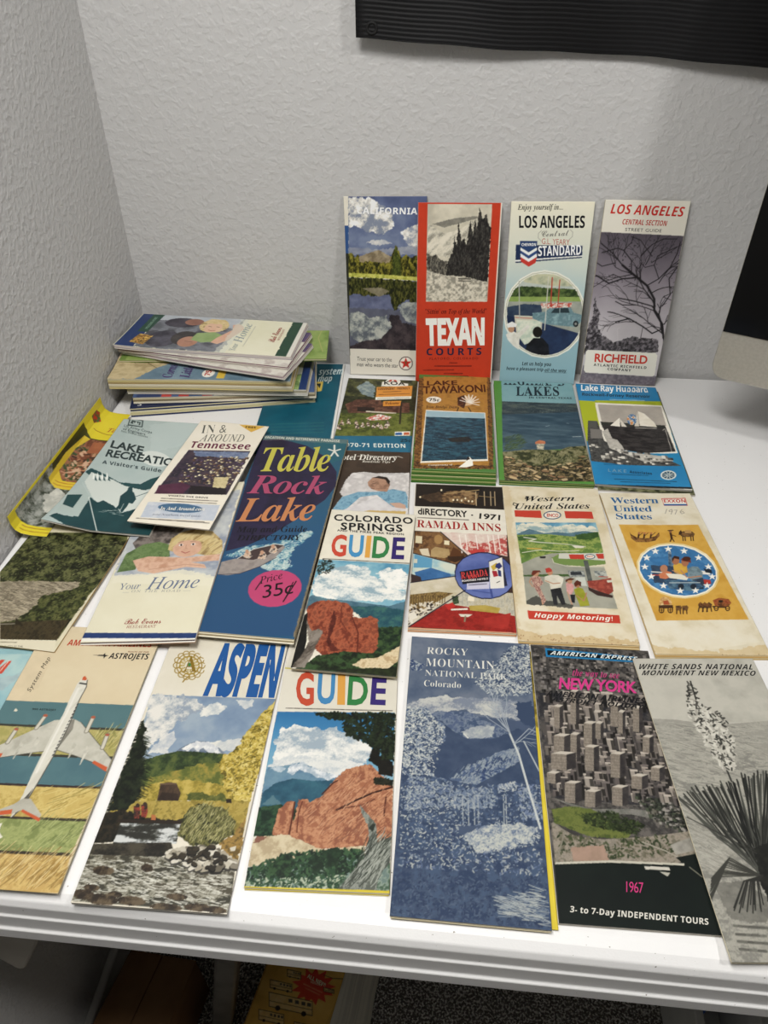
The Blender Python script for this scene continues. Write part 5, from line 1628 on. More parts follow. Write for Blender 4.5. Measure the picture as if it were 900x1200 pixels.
    T('a08a38 b8a04a 8a7830','22,712,364,741,708,761,1003,782,1012,523,544,587,38,561',c=1.5)
    T('4a5220 6a6c2e','538,812,631,829,697,802,807,831,841,771,553,759',n=4,e=2,c=1.5)
    T('2a2016','829,787,867,793,878,761,840,758')
    T('0c120a 151d10 222c18','20,1421,76,1301,78,1205,130,1162,119,1068,164,981,157,892,201,809,184,724,138,659,13,630,22,712,-19,772,21,882,-12,946,29,1062,0,1129,26,1225,6,1296,17,1346',n=3,e=2.5,c=1.4)
    T('14140c 241f14 322a1a','-36,606,119,658,290,609,558,604,550,568,138,549,145,423,-30,392',n=4,e=2,c=1.5)
    T('9a3a2a 2a2420','183,687,227,694,249,638,252,594,217,596',n=2.5,c=1.6)
    T('3a2a20','227,694,228,689,227,684,225,681,222,678,217,677,212,677,207,679,203,683,199,687,197,692,196,697,196,701,198,705,202,708,206,709,211,709,216,707,221,703,225,699')
    T('9a3a2a 2a2420','233,701,277,708,299,652,301,608,266,609',n=2.5,c=1.6)
    T('3a2a20','277,708,278,703,277,698,275,694,271,692,267,691,262,691,257,693,252,696,249,701,246,706,245,711,246,715,248,719,252,722,256,723,261,722,266,720,271,717,274,713')
    T('b86a3a','332,632,363,630,375,591,341,593')
    L('2a2018',2,'111,572,572,589')
    T('2c2c26 4a4a42 8a8e8c d0d2ce','136,554,557,576,570,434,370,420,133,403',n=4,c=2.2,sx=4)
    T('1c1a14 302c22 484234','-12,393,531,441,568,378,489,336,-13,300',c=1.4,sx=3)
    T('3c3a2e 6a6654 a8a594 504a3a','-2,319,525,338,837,261,1011,282,1040,7,2,11',c=1.9,sx=2.6)
    S('stroke','d8d6c8 eceadc b8b5a4',620,5,'12,283,535,302,1001,246,1037,18,8,20',175,8)
    T('2a2016 4a3c2a 665640','208,220,208,210,200,201,186,195,167,190,145,188,123,190,101,194,83,201,70,210,64,220,64,229,72,238,86,245,105,250,127,251,150,250,171,245,189,238,202,230',e=.8,c=1.4)
    T('2a2016 4a3c2a 665640','467,255,466,247,462,239,454,233,443,230,430,228,416,230,403,233,392,239,384,246,380,254,380,263,384,270,392,276,403,280,417,281,430,280,443,276,455,270,462,263',e=.8,c=1.4)
    T('2a2016 4a3c2a 665640','320,73,319,66,314,61,304,56,291,54,276,52,261,53,246,56,234,61,225,66,221,72,222,78,227,84,237,88,250,91,265,92,280,91,295,89,307,84,316,79',e=.8,c=1.4)
    T('2a2016 4a3c2a 665640','134,58,134,48,127,38,113,31,95,26,74,25,52,26,31,31,13,38,0,47,-7,57,-7,68,0,77,13,84,31,89,53,91,75,89,97,85,114,77,127,68',e=.8,c=1.4)
    T('2a2016 4a3c2a 665640','302,34,300,23,287,12,267,4,239,-1,207,-3,174,-1,143,4,118,12,100,22,91,33,93,44,105,54,125,62,153,68,186,70,219,68,250,63,275,55,293,45',e=.8,c=1.4)
    T('2a2016 4a3c2a 665640','484,39,482,30,470,22,451,15,425,11,396,9,366,10,338,14,315,21,299,29,292,38,294,47,305,56,325,62,351,67,380,68,410,67,438,63,461,56,477,48',e=.8,c=1.4)
    T('2a2016 4a3c2a 665640','727,14,723,6,710,-1,689,-7,661,-11,629,-12,597,-11,567,-8,543,-2,526,5,519,13,522,21,535,29,557,34,585,38,617,40,650,39,679,35,704,29,720,22',e=.8,c=1.4)
    T('2a2016 4a3c2a 665640','913,29,911,21,900,14,882,9,858,5,832,4,805,5,780,8,760,14,747,20,741,28,743,35,754,42,772,48,796,51,822,53,849,52,874,48,894,43,908,36',e=.8,c=1.4)
    T('2a2016 4a3c2a 665640','152,103,152,96,146,90,136,85,122,82,106,81,89,82,73,85,60,90,51,96,46,103,46,110,52,116,62,121,76,124,92,125,109,124,125,121,138,116,148,110',e=.8,c=1.4)
    T('2a2016 4a3c2a 665640','1019,21,1017,14,1008,7,994,2,975,-1,954,-2,933,-1,913,2,897,7,886,13,881,20,883,27,892,34,906,39,925,42,946,43,968,42,988,39,1004,34,1015,28',e=.8,c=1.4)
    T('2a2016 4a3c2a 665640','742,84,740,78,731,72,717,67,698,64,677,63,655,64,635,66,618,71,607,77,602,84,604,91,612,97,627,101,646,105,667,106,689,105,709,102,726,97,737,91',e=.8,c=1.4)
    S('rock','c4bca8 a89f8a 8a8270 d6cfbe 6a6252',95,7.5,'519,356,629,420,788,450,910,403,1017,337,1011,282,837,261,612,290',90,6)
    S('rock','2c261c 3a3224',40,5,'519,356,788,450,1021,319,837,261',90,12)
    T('2e3016 5a5a2c 7a763e 4a4822','553,491,542,627,605,713,713,741,837,709,930,635,947,519,861,455,681,433',n=4,e=3,c=1.7)
    S('stroke','a8a468 8e8a54 5a5a30 c0b880 4a4a24',520,4,'566,511,565,649,675,738,860,690,944,577,858,465,679,442',70,3)
    T('8a6a34 a8843e 6a5428','861,455,952,538,1000,660,1024,467,1013,355,910,403',n=4,e=2,c=1.5)
    T('d0c8b4','940,433,982,449,981,415,954,409')
    X('ASPEN','H','1b58a0','423,1697,1011,1717,418,2251',.9)
    X('A','B','8a6c18','198,1910,310,1918,163,2082')
def print_guide(T, L, S, G, X, B):
    T('e4decd ded7c4','-13,1865,950,1861,947,1417,1,1385',n=20)
    L('c8b830',1.2,'-4,1835,944,1778')
    G('3a342c','70,1420,922,1432,68,1432',.9)
    T('2a70a8 3f86b8 6aa4c4 8fb8c8','5,1389,944,1421,952,784,-19,776',n=30,c=.6,g=2)
    T('9fb0bc d2d6d4 f0eee6','40,881,24,1132,49,1227,173,1271,272,1265,372,1241,500,1256,634,1195,768,1090,745,946,597,871,348,895,117,885',n=10,e=5,c=1.7,sx=1.8,g=-.3)
    T('b4c0c8 e4e4de','35,916,177,1011,495,971,745,946,599,837,352,860,9,880',n=8,e=4,c=1.4,sx=3)
    T('4a7090 5f86a0 6f94a8','-1,760,8,889,99,901,189,926,265,940,347,903,428,863,554,835,602,803,433,679,3,645',n=8,e=.8)
    T('a8b8c4 e6e8e8','152,860,189,926,265,940,347,903,429,860,554,835,466,797,386,827,321,859,257,882,201,837',n=4,e=2,c=1.6)
    T('a8bcc8 dfe4e6','25,881,99,901,148,886,107,850',n=4,e=1.5)
    T('1f4a60 2a5a70 35687a','5,678,89,764,206,803,360,792,511,802,491,698,381,613,284,561,5,549',n=8,e=.8)
    T('6a8a90','14,584,83,665,161,595',e=1,a=.6)
    T('12281c 1e3c26 305234','-12,564,146,593,284,561,269,346,-3,349',n=4,e=1.2,c=1.6)
    T('96583e bc7c56 cc9068 a86848','123,366,144,555,201,621,248,626,248,497,267,467,273,640,333,643,358,620,448,680,511,799,595,896,685,926,776,948,841,881,953,767,958,346,784,316,589,286,420,279',n=6,e=1,c=1.5)
    L('5a2818',1.2,'250,615,248,481,244,375')
    L('6a3020',.8,'305,625,288,530,295,392')
    L('3a1a12',1.4,'556,569,675,641,805,712,945,764')
    L('5a2a1c',.8,'591,582,737,612,822,664')
    L('4a2016',1,'440,688,513,782,542,800')
    L('5a2a1c',1.2,'903,683,895,540')
    S('stroke','86503a d6a078 9c5e42',260,8,'303,530,602,803,845,813,942,653,838,370,487,311',50,9)
    T('b8a480 cdbb96 d8c8a4','1,133,2,320,54,352,223,374,328,334,477,274,616,295,770,316,781,251,568,214,293,174,134,125',e=1.2,c=1.4)
    T('8a5a48','5,305,25,353,98,346,47,307',n=3,e=1)
    T('6a8078 90a090 45604a','3,10,1,133,222,185,565,242,781,251,951,202,958,18',n=4,c=1.8)
    S('leaf','16301c 24462a 3a5c38 0e2014',900,4,'-6,119,216,227,450,266,758,294,764,194,660,106,309,64,5,58',90,3)
    T('0f2014 1f3a20 30502c','146,139,178,197,242,243,292,188,291,90,196,86',n=3,e=4,c=1.5)
    T('122616 223e24','390,178,424,250,483,224,504,155,438,124',n=3,e=4,c=1.5)
    T('122616 223e24','508,254,588,301,628,245,602,145,532,156',n=3,e=4,c=1.5)
    S('leaf','2a5030 b8c0a4 1c3a22',300,3,'-3,44,660,106,614,16,-2,7',90,8)
    T('0e0e0a 1a1812','766,1413,840,1406,851,1167,838,1021,946,972,947,851,842,864,831,932,756,982,771,1036,798,1128',n=4,e=1)
    S('leaf','0e140c 1a2616 26341c',700,4.4,'524,1344,618,1407,944,1417,948,1134,896,1041,701,1142,569,1202',90,4)
    S('leaf','0e140c 26341c',240,4,'843,1167,946,1190,945,990,867,1004',90,5)
    S('leaf','10180c 24331a',160,4,'298,1389,552,1404,557,1345,427,1340',90,6)
    S('leaf','14180e 2a2a1a',160,4,'814,829,936,817,937,783,815,795',90,7)
    T('4a5048 7a8076 969a8e 5c6258','718,619,754,573,816,505,840,476,861,342,951,390,952,202,879,115,870,17,614,10,712,150,781,251,797,383,782,466,742,533',e=.8,c=1.7,sx=5,r=75)
    S('stroke','2e342c a8aca0',110,14,'783,338,945,360,856,33,640,24',60,5)
    T('2a3028','818,475,840,473,821,414,791,443',n=3)
    T('d8c020','-2,7,959,19,960,1,0,-3')
    X('G','N','cc4a2e','140,1471,288,1471,105,1799')
    X('U','N','3f88be','308,1490,451,1492,291,1790')
    X('I','N','e2a040','475,1489,538,1490,454,1788')
    X('D','N','2f8040','555,1489,719,1487,549,1774')
    X('E','N','3a2a78','741,1500,865,1498,743,1769')
def print_rocky(T, L, S, G, X, B):
    T('4a5a74 5c6a80 6e788a','-6,2375,1032,2400,1049,1549,-21,1602',n=16,c=1.2)
    T('7d8798 b4b6b4 c8c8c0','6,1654,240,1751,571,1754,901,1758,931,1562,690,1566,469,1620,24,1532',n=8,e=4,c=1.3,sx=2)
    T('4f6080 7a8698 3f5272','196,1559,245,1600,367,1599,509,1611,630,1536,749,1499,806,1433,686,1376,509,1360,331,1391',e=1,c=1.5)
    T('b8bcb8 98a0a8','430,1423,569,1483,709,1495,676,1387,509,1365',n=4,e=2,c=1.6)
    L('d8d8ce',1.2,'460,1402,493,1368')
    T('324462 42526e','226,1549,370,1430,489,1359,686,1376,887,1487,1059,1409,1048,1014,380,873,151,1019',n=8,e=1.5)
    T('6a7a92 98a2a8 4f6284','359,1006,528,1138,702,1252,879,1324,872,1190,659,1042,528,948,434,981',n=4,e=1.5,c=1.6)
    S('leaf','2c406a',60,3,'509,1050,721,1221,835,1209,621,1018',90,3)
    T('8a96a4 c2c4bc 3a5078 6a7a92','-21,1602,162,1618,310,1460,313,1343,239,1201,185,1108,265,1008,378,976,270,864,19,1008,-2,1180',n=4,e=3,c=2)
    S('leaf','cfd0c4 b0b6b4 8a96a4',900,2.6,'-23,1627,142,1616,310,1436,257,1247,166,1106,246,1006,100,931,6,1092',90,4)
    T('304260 3c4c68 445878','10,1007,189,1022,378,976,602,975,863,1018,1036,1097,1042,697,491,648,17,532',n=4,e=1.5,c=1.5)
    S('leaf','8a96a4 a8b0b0 5f7090',520,2.6,'57,1011,378,976,418,797,39,724',90,14)
    S('leaf','9aa4aa 6a7a94',320,3,'379,914,676,961,690,801,400,775',90,6)
    S('leaf','b8bcb8 7a88a0',160,3,'714,985,835,1016,842,955,712,933',90,7)
    S('leaf','7080a0 98a2aa',200,2.6,'862,998,1030,1012,1029,753,866,719',90,9)
    L('aab0b0',.7,'454,880,461,655')
    L('aab0b0',.7,'494,883,500,659')
    L('aab0b0',.7,'537,887,541,662')
    L('aab0b0',.7,'564,890,568,665')
    L('aab0b0',.7,'748,906,746,680')
    L('aab0b0',.7,'766,907,763,682')
    T('6a7a94 a8aeae c4c6bc','438,569,633,670,847,699,987,673,911,574,734,504,543,451,439,487',n=3,e=2.5,c=1.7)
    T('2e4060 3c4c68 445876','15,550,438,606,560,453,838,513,1018,620,1022,0,-1,-6',e=2,c=1.5)
    S('leaf','8a96a4 5f7090 b0b4b0',420,2.2,'33,424,198,421,438,569,733,486,994,527,997,335,32,318',90,5)
    S('leaf','42546f 2a3a58 53637c',700,2.4,'2,264,1014,336,1020,15,7,3',90,12)
    S('stroke','b8bcb4 98a2a8',160,9,'723,178,1007,252,1020,15,751,69',170,7)
    S('leaf','d0d2c8 b4bab8 8f9aa6',800,2.8,'530,1907,725,2115,841,2325,1020,2370,1013,1845,903,1809,675,1789',90,8)
    T('344664','879,1731,1003,1767,1046,1501,891,1559',n=4,e=3,c=1.3)
    S('leaf','a8b0b2 2a3f6a',160,2.6,'10,2108,121,2062,102,2005,16,1998',90,9)
    S('leaf','2e4060 3c4c68',260,3.4,'530,1907,725,2115,841,2325,1042,2372,1013,1845,903,1809',90,21)
    S('leaf','d8d8cc b4bab8',320,2.2,'572,1884,724,2087,863,2327,1029,2341,1004,1844,904,1835',90,22)
    S('leaf','324462 42526e',420,3,'-21,1602,164,1593,311,1390,245,1027,16,1007',90,23)
    S('leaf','c8cac0 e0dfd4',300,1.8,'-21,1602,164,1593,311,1390,245,1027,16,1007',90,24)
    S('leaf','98a2a8 7a889c c0c2ba',500,2,'7,923,435,960,439,496,33,424',90,25)
    S('leaf','6a7a94 a0a8ac 304260',420,2.2,'435,960,1030,1012,1024,695,438,644',90,26)
    S('leaf','c8cac0 8a96a4 b0b6b4',460,2,'438,569,687,685,988,683,979,561,595,456',90,27)
    S('stroke','324462 98a2a8',120,5,'340,1036,878,1301,833,1165,453,962',60,28)
    B('aab2b6',82,143,116,23,.7,2,5)
    B('aab2b6',82,143,95,24,.7,2,6)
    B('aab2b6',84,134,38,21,.7,2,7)
    B('aab2b6',80,147,139,22,.7,2,8)
    L('c8ccc8',1.6,'815,1434,875,1256,934,963,996,674')
    L('b8bebe',1,'920,1373,1019,1127')
    L('a0a8b0',.8,'815,1434,713,1641,652,1686')
    L('a0a8b0',.8,'815,1434,771,1573,755,1695')
    L('a0a8b0',.7,'841,1344,966,1494,1043,1454')
    L('a0a8b0',.6,'731,1594,631,1634')
    L('a0a8b0',.6,'797,1455,650,1562,591,1655')
    X('ROCKY','R','e6e4da','137,2182,488,2193,141,2258',1.05)
    X('MOUNTAIN','R','e6e4da','135,2047,713,2064,135,2134',1.05)
    X('NATIONAL PARK','R','dcdcd4','133,1945,816,1959,134,2008',1.05)
    X('Colorado','R','e6e4da','130,1835,434,1841,131,1899',1.05)
def print_ny(T, L, S, G, X, B):
    T('3a3836 54504c 6a645e','-14,2330,1062,2361,1008,1661,952,523,8,397,-8,1534',n=4,c=1.6)
    S('box','7c7672 4a4644 8c847c 2e2c2a',600,4.2,'7,2284,972,2261,965,1658,16,1562',90,3)
    T('2a2a2e 3c3a3c 55504c','15,1807,931,1818,992,851,36,867,18,1332',c=1.6)
    S('tower','8a8076 6e665e a0968a 544e4a 625a56 45403e',620,8.5,'64,1727,881,1787,964,1451,972,850,563,841,38,889,34,1284',90,5)
    T('9a8e7e 7e7468','137,1678,182,1671,161,1469,116,1476',n=2,c=1.3,sx=.3)
    T('2e2b2c 45403e','182,1671,214,1695,191,1491,161,1469',n=3)
    T('c8beae','137,1678,168,1702,214,1695,182,1671')
    L('6a625a',.3,'139,1657,179,1651')
    L('6a625a',.3,'136,1627,176,1622')
    L('6a625a',.3,'133,1597,173,1592')
    L('6a625a',.3,'130,1568,170,1563')
    L('6a625a',.3,'127,1539,166,1534')
    L('6a625a',.3,'124,1510,163,1505')
    L('6a625a',.3,'121,1481,160,1476')
    T('9a8e7e 7e7468','288,1841,332,1833,293,1517,251,1524',n=2,c=1.3,sx=.3)
    T('2e2b2c 45403e','332,1833,362,1858,322,1540,293,1517',n=3)
    T('c8beae','288,1841,318,1866,362,1858,332,1833')
    L('6a625a',.3,'290,1819,328,1813')
    L('6a625a',.3,'286,1788,324,1782')
    L('6a625a',.3,'283,1757,320,1752')
    L('6a625a',.3,'279,1727,317,1721')
    L('6a625a',.3,'276,1696,313,1691')
    L('6a625a',.3,'272,1666,309,1661')
    L('6a625a',.3,'268,1636,305,1631')
    L('6a625a',.3,'265,1607,302,1602')
    L('6a625a',.3,'262,1577,298,1572')
    L('6a625a',.3,'258,1548,295,1543')
    T('9a8e7e 7e7468','356,1535,419,1529,389,1309,327,1315',n=2,c=1.3,sx=.3)
    T('2e2b2c 45403e','419,1529,462,1553,430,1332,389,1309',n=3)
    T('c8beae','356,1535,398,1559,462,1553,419,1529')
    L('6a625a',.3,'357,1514,415,1510')
    L('6a625a',.3,'354,1485,411,1482')
    L('6a625a',.3,'350,1457,407,1453')
    L('6a625a',.3,'346,1428,403,1425')
    L('6a625a',.3,'343,1400,399,1397')
    L('6a625a',.3,'339,1373,395,1369')
    L('6a625a',.3,'335,1345,391,1342')
    L('6a625a',.3,'332,1318,387,1314')
    T('9a8e7e 7e7468','595,1725,651,1718,617,1515,562,1521',n=2,c=1.3,sx=.3)
    T('2e2b2c 45403e','651,1718,690,1743,655,1538,617,1515',n=3)
    T('c8beae','595,1725,634,1750,690,1743,651,1718')
    L('6a625a',.3,'596,1703,646,1699')
    L('6a625a',.3,'591,1673,641,1669')
    L('6a625a',.3,'586,1644,636,1639')
    L('6a625a',.3,'581,1614,631,1610')
    L('6a625a',.3,'577,1585,626,1580')
    L('6a625a',.3,'572,1556,621,1551')
    L('6a625a',.3,'568,1527,617,1522')
    T('9a8e7e 7e7468','643,1661,677,1653,643,1453,610,1460',n=2,c=1.3,sx=.3)
    T('2e2b2c 45403e','677,1653,703,1676,668,1475,643,1453',n=3)
    T('c8beae','643,1661,669,1685,703,1676,677,1653')
    L('6a625a',.3,'644,1640,673,1634')
    L('6a625a',.3,'639,1610,668,1605')
    L('6a625a',.3,'635,1581,663,1575')
    L('6a625a',.3,'630,1552,658,1546')
    L('6a625a',.3,'625,1523,653,1517')
    L('6a625a',.3,'620,1494,648,1489')
    L('6a625a',.3,'615,1466,643,1460')
    T('9a8e7e 7e7468','768,1711,815,1703,773,1475,727,1482',n=2,c=1.3,sx=.3)
    T('2e2b2c 45403e','815,1703,850,1727,806,1498,773,1475',n=3)
    T('c8beae','768,1711,802,1735,850,1727,815,1703')
    L('6a625a',.3,'768,1689,810,1684')
    L('6a625a',.3,'763,1659,805,1654')
    L('6a625a',.3,'758,1630,799,1625')
    L('6a625a',.3,'752,1600,794,1595')
    L('6a625a',.3,'747,1571,788,1566')
    L('6a625a',.3,'742,1542,783,1537')
    L('6a625a',.3,'737,1513,777,1508')
    L('6a625a',.3,'731,1485,772,1480')
    T('9a8e7e 7e7468','109,1401,188,1397,169,1233,92,1237',n=2,c=1.3,sx=.3)
    T('2e2b2c 45403e','188,1397,239,1421,220,1256,169,1233',n=3)
    T('c8beae','109,1401,160,1425,239,1421,188,1397')
    L('6a625a',.3,'111,1381,183,1379')
    L('6a625a',.3,'108,1353,180,1351')
    L('6a625a',.3,'106,1326,177,1324')
    L('6a625a',.3,'103,1298,174,1296')
    L('6a625a',.3,'100,1271,171,1269')
    L('6a625a',.3,'97,1244,168,1242')
    T('9a8e7e 7e7468','239,1423,286,1416,257,1179,211,1185',n=2,c=1.3,sx=.3)
    T('2e2b2c 45403e','286,1416,318,1439,287,1200,257,1179',n=3)
    T('c8beae','239,1423,271,1446,318,1439,286,1416')
    L('6a625a',.3,'241,1403,282,1399')
    L('6a625a',.3,'238,1375,279,1371')
    L('6a625a',.3,'235,1348,275,1343')
    L('6a625a',.3,'231,1320,272,1316')
    L('6a625a',.3,'228,1293,269,1288')
    L('6a625a',.3,'225,1266,265,1261')
    L('6a625a',.3,'222,1239,262,1235')
    L('6a625a',.3,'219,1212,259,1208')
    L('6a625a',.3,'215,1186,255,1181')
    T('9a8e7e 7e7468','336,1318,403,1313,374,1106,309,1110',n=2,c=1.3,sx=.3)
    T('2e2b2c 45403e','403,1313,447,1336,417,1127,374,1106',n=3)
    T('c8beae','336,1318,380,1341,447,1336,403,1313')
    L('6a625a',.3,'338,1298,398,1295')
    L('6a625a',.3,'334,1271,394,1268')
    L('6a625a',.3,'330,1244,391,1242')
    L('6a625a',.3,'327,1218,387,1215')
    L('6a625a',.3,'323,1191,383,1188')
    L('6a625a',.3,'320,1165,379,1162')
    L('6a625a',.3,'316,1139,376,1136')
    L('6a625a',.3,'313,1113,372,1110')
    T('9a8e7e 7e7468','523,1271,592,1266,557,1062,491,1066',n=2,c=1.3,sx=.3)
    T('2e2b2c 45403e','592,1266,638,1289,603,1083,557,1062',n=3)
    T('c8beae','523,1271,569,1293,638,1289,592,1266')
    L('6a625a',.3,'524,1251,586,1249')
    L('6a625a',.3,'520,1225,582,1222')
    L('6a625a',.3,'516,1198,578,1196')
    L('6a625a',.3,'512,1172,573,1169')
    L('6a625a',.3,'507,1146,569,1143')
    L('6a625a',.3,'503,1120,565,1117')
    L('6a625a',.3,'499,1094,560,1092')
    L('6a625a',.3,'495,1068,556,1066')
    T('9a8e7e 7e7468','72,1238,188,1236,173,1103,59,1104',n=2,c=1.3,sx=.3)
    T('2e2b2c 45403e','188,1236,262,1261,245,1127,173,1103',n=3)
    T('c8beae','72,1238,146,1262,262,1261,188,1236')
    L('6a625a',.3,'74,1218,182,1219')
    L('6a625a',.3,'71,1192,179,1193')
    L('6a625a',.3,'69,1165,176,1166')
    L('6a625a',.3,'66,1139,173,1140')
    L('6a625a',.3,'64,1113,170,1114')
    T('9a8e7e 7e7468','149,998,223,994,204,836,131,839',n=2,c=1.3,sx=.3)
    T('2e2b2c 45403e','223,994,272,1016,252,857,204,836',n=3)
    T('c8beae','149,998,198,1019,272,1016,223,994')
    L('6a625a',.3,'151,980,219,978')
    L('6a625a',.3,'148,955,216,953')
    L('6a625a',.3,'146,930,213,928')
    L('6a625a',.3,'143,906,210,904')
    L('6a625a',.3,'140,881,207,880')
    L('6a625a',.3,'137,857,204,856')
    T('9a8e7e 7e7468','286,940,360,937,342,814,270,817',n=2,c=1.3,sx=.3)
    T('2e2b2c 45403e','360,937,408,958,390,835,342,814',n=3)
    T('c8beae','286,940,335,962,408,958,360,937')
    L('6a625a',.3,'288,923,355,921')
    L('6a625a',.3,'285,898,352,897')
    L('6a625a',.3,'281,874,348,873')
    L('6a625a',.3,'278,850,345,849')
    L('6a625a',.3,'275,826,341,825')
    T('9a8e7e 7e7468','489,989,562,985,537,839,465,842',n=2,c=1.3,sx=.3)
    T('2e2b2c 45403e','562,985,611,1007,585,860,537,839',n=3)
    T('c8beae','489,989,538,1010,611,1007,562,985')
    L('6a625a',.3,'490,971,557,969')
    L('6a625a',.3,'486,946,553,945')
    L('6a625a',.3,'482,922,549,920')
    L('6a625a',.3,'478,897,545,896')
    L('6a625a',.3,'474,873,540,872')
    L('6a625a',.3,'470,849,536,848')
    T('9a8e7e 7e7468','447,1541,486,1534,465,1389,427,1397',n=2,c=1.3,sx=.3)
    T('2e2b2c 45403e','486,1534,514,1557,492,1411,465,1389',n=3)
    T('c8beae','447,1541,475,1564,514,1557,486,1534')
    L('6a625a',.3,'449,1521,482,1515')
    L('6a625a',.3,'445,1492,478,1487')
    L('6a625a',.3,'440,1463,474,1458')
    L('6a625a',.3,'436,1435,470,1430')
    L('6a625a',.3,'432,1407,466,1402')
    T('9a8e7e 7e7468','793,1438,844,1432,816,1292,766,1298',n=2,c=1.3,sx=.3)
    T('2e2b2c 45403e','844,1432,880,1455,852,1314,816,1292',n=3)
    T('c8beae','793,1438,829,1461,880,1455,844,1432')
    L('6a625a',.3,'793,1418,839,1414')
    L('6a625a',.3,'788,1391,833,1386')
    L('6a625a',.3,'783,1363,828,1359')
    L('6a625a',.3,'777,1335,822,1331')
    L('6a625a',.3,'772,1308,817,1304')
    T('9a8e7e 7e7468','803,1172,865,1167,843,1060,782,1064',n=2,c=1.3,sx=.3)
    T('2e2b2c 45403e','865,1167,909,1189,886,1081,843,1060',n=3)
    T('c8beae','803,1172,846,1194,909,1189,865,1167')
    L('6a625a',.3,'804,1153,860,1151')
    L('6a625a',.3,'799,1128,855,1125')
    L('6a625a',.3,'793,1102,849,1099')
    L('6a625a',.3,'788,1076,844,1074')
    T('9a8e7e 7e7468','646,1091,721,1087,701,982,627,986',n=2,c=1.3,sx=.3)
    T('2e2b2c 45403e','721,1087,771,1109,750,1003,701,982',n=3)
    T('c8beae','646,1091,696,1113,771,1109,721,1087')
    L('6a625a',.3,'647,1073,715,1071')
    L('6a625a',.3,'642,1047,710,1046')
    L('6a625a',.3,'638,1022,705,1020')
    L('6a625a',.3,'633,997,701,995')
    T('9a8e7e 7e7468','25,1069,87,1064,79,981,17,986',n=2,c=1.3,sx=.3)
    T('2e2b2c 45403e','87,1064,128,1085,119,1002,79,981',n=3)
    T('c8beae','25,1069,66,1090,128,1085,87,1064')
    L('6a625a',.3,'27,1050,84,1047')
    L('6a625a',.3,'25,1025,81,1022')
    L('6a625a',.3,'22,1000,79,997')
    T('6a6a62 85827a','46,868,303,800,598,822,962,806,962,723,591,779,279,767',n=4,c=1.4)
    S('box','3a4034 6a665a 98928a 4a5240 2c2e2a',220,3.4,'618,932,972,850,962,642,734,727',90,8)
    T('5e6a2e 727a38 4a5826','31,780,168,812,323,802,444,706,568,654,538,591,274,592,36,676',e=1,c=1.4)
    S('leaf','1c2414 2c381c 3c4a26',420,3.2,'238,753,457,790,583,737,672,702,603,636,379,660,250,692',90,3)
    T('8a8274 a09484 75705f','21,675,179,585,367,579,675,621,972,683,990,526,822,437,380,424,16,378',n=4,c=1.4)
    S('leaf','2c3820 3e4a2a 6a6450',300,3.2,'49,616,364,558,794,650,840,515,439,447,52,457',90,6)
    T('b0907c a08470','131,502,361,538,380,424,139,406',e=1)
    L('8a8474',1,'32,676,107,620,27,398')
    L('a8a090',1,'630,578,769,529,901,462')
    T('a8a498 8e8a80','815,572,981,644,976,545,837,505',n=4)
    T('0e1614 121c18','11,382,380,420,877,438,833,486,990,526,1004,-9,3,-7',n=20)
    T('c8c2b0','17,393,382,432,880,449,880,434,379,416,16,378')
    T('d0cabc','607,410,772,415,776,393,612,388')
    T('b8b4a4','701,380,773,378,749,350')
    L('7a7868',.8,'910,425,977,365')
    T('1f7fb8','122,2292,888,2248,888,2187,122,2192')
    T('101418','139,2268,879,2235,878,2204,138,2212')
    X('AMERICAN EXPRESS','i','e4ece8','158,2220,892,2206,172,2264',1.1)
    X('the way to see','J','c8387c','321,2002,709,2001,334,2074',1.05)
    X('NEW YORK','N','e23a8c','196,1860,828,1861,217,1977',.95)
    X('AMERICAN AIRLINES','i','15161a','84,1779,875,1754,98,1836')
    X('ASTROJET HOLIDAYS','i','15161a','119,1726,890,1701,133,1771')
    X('1967','n','d8387e','458,227,569,228,470,297',.9)
    X('3- to 7-Day INDEPENDENT TOURS','b','dedace','78,73,940,59,86,112',1.05)
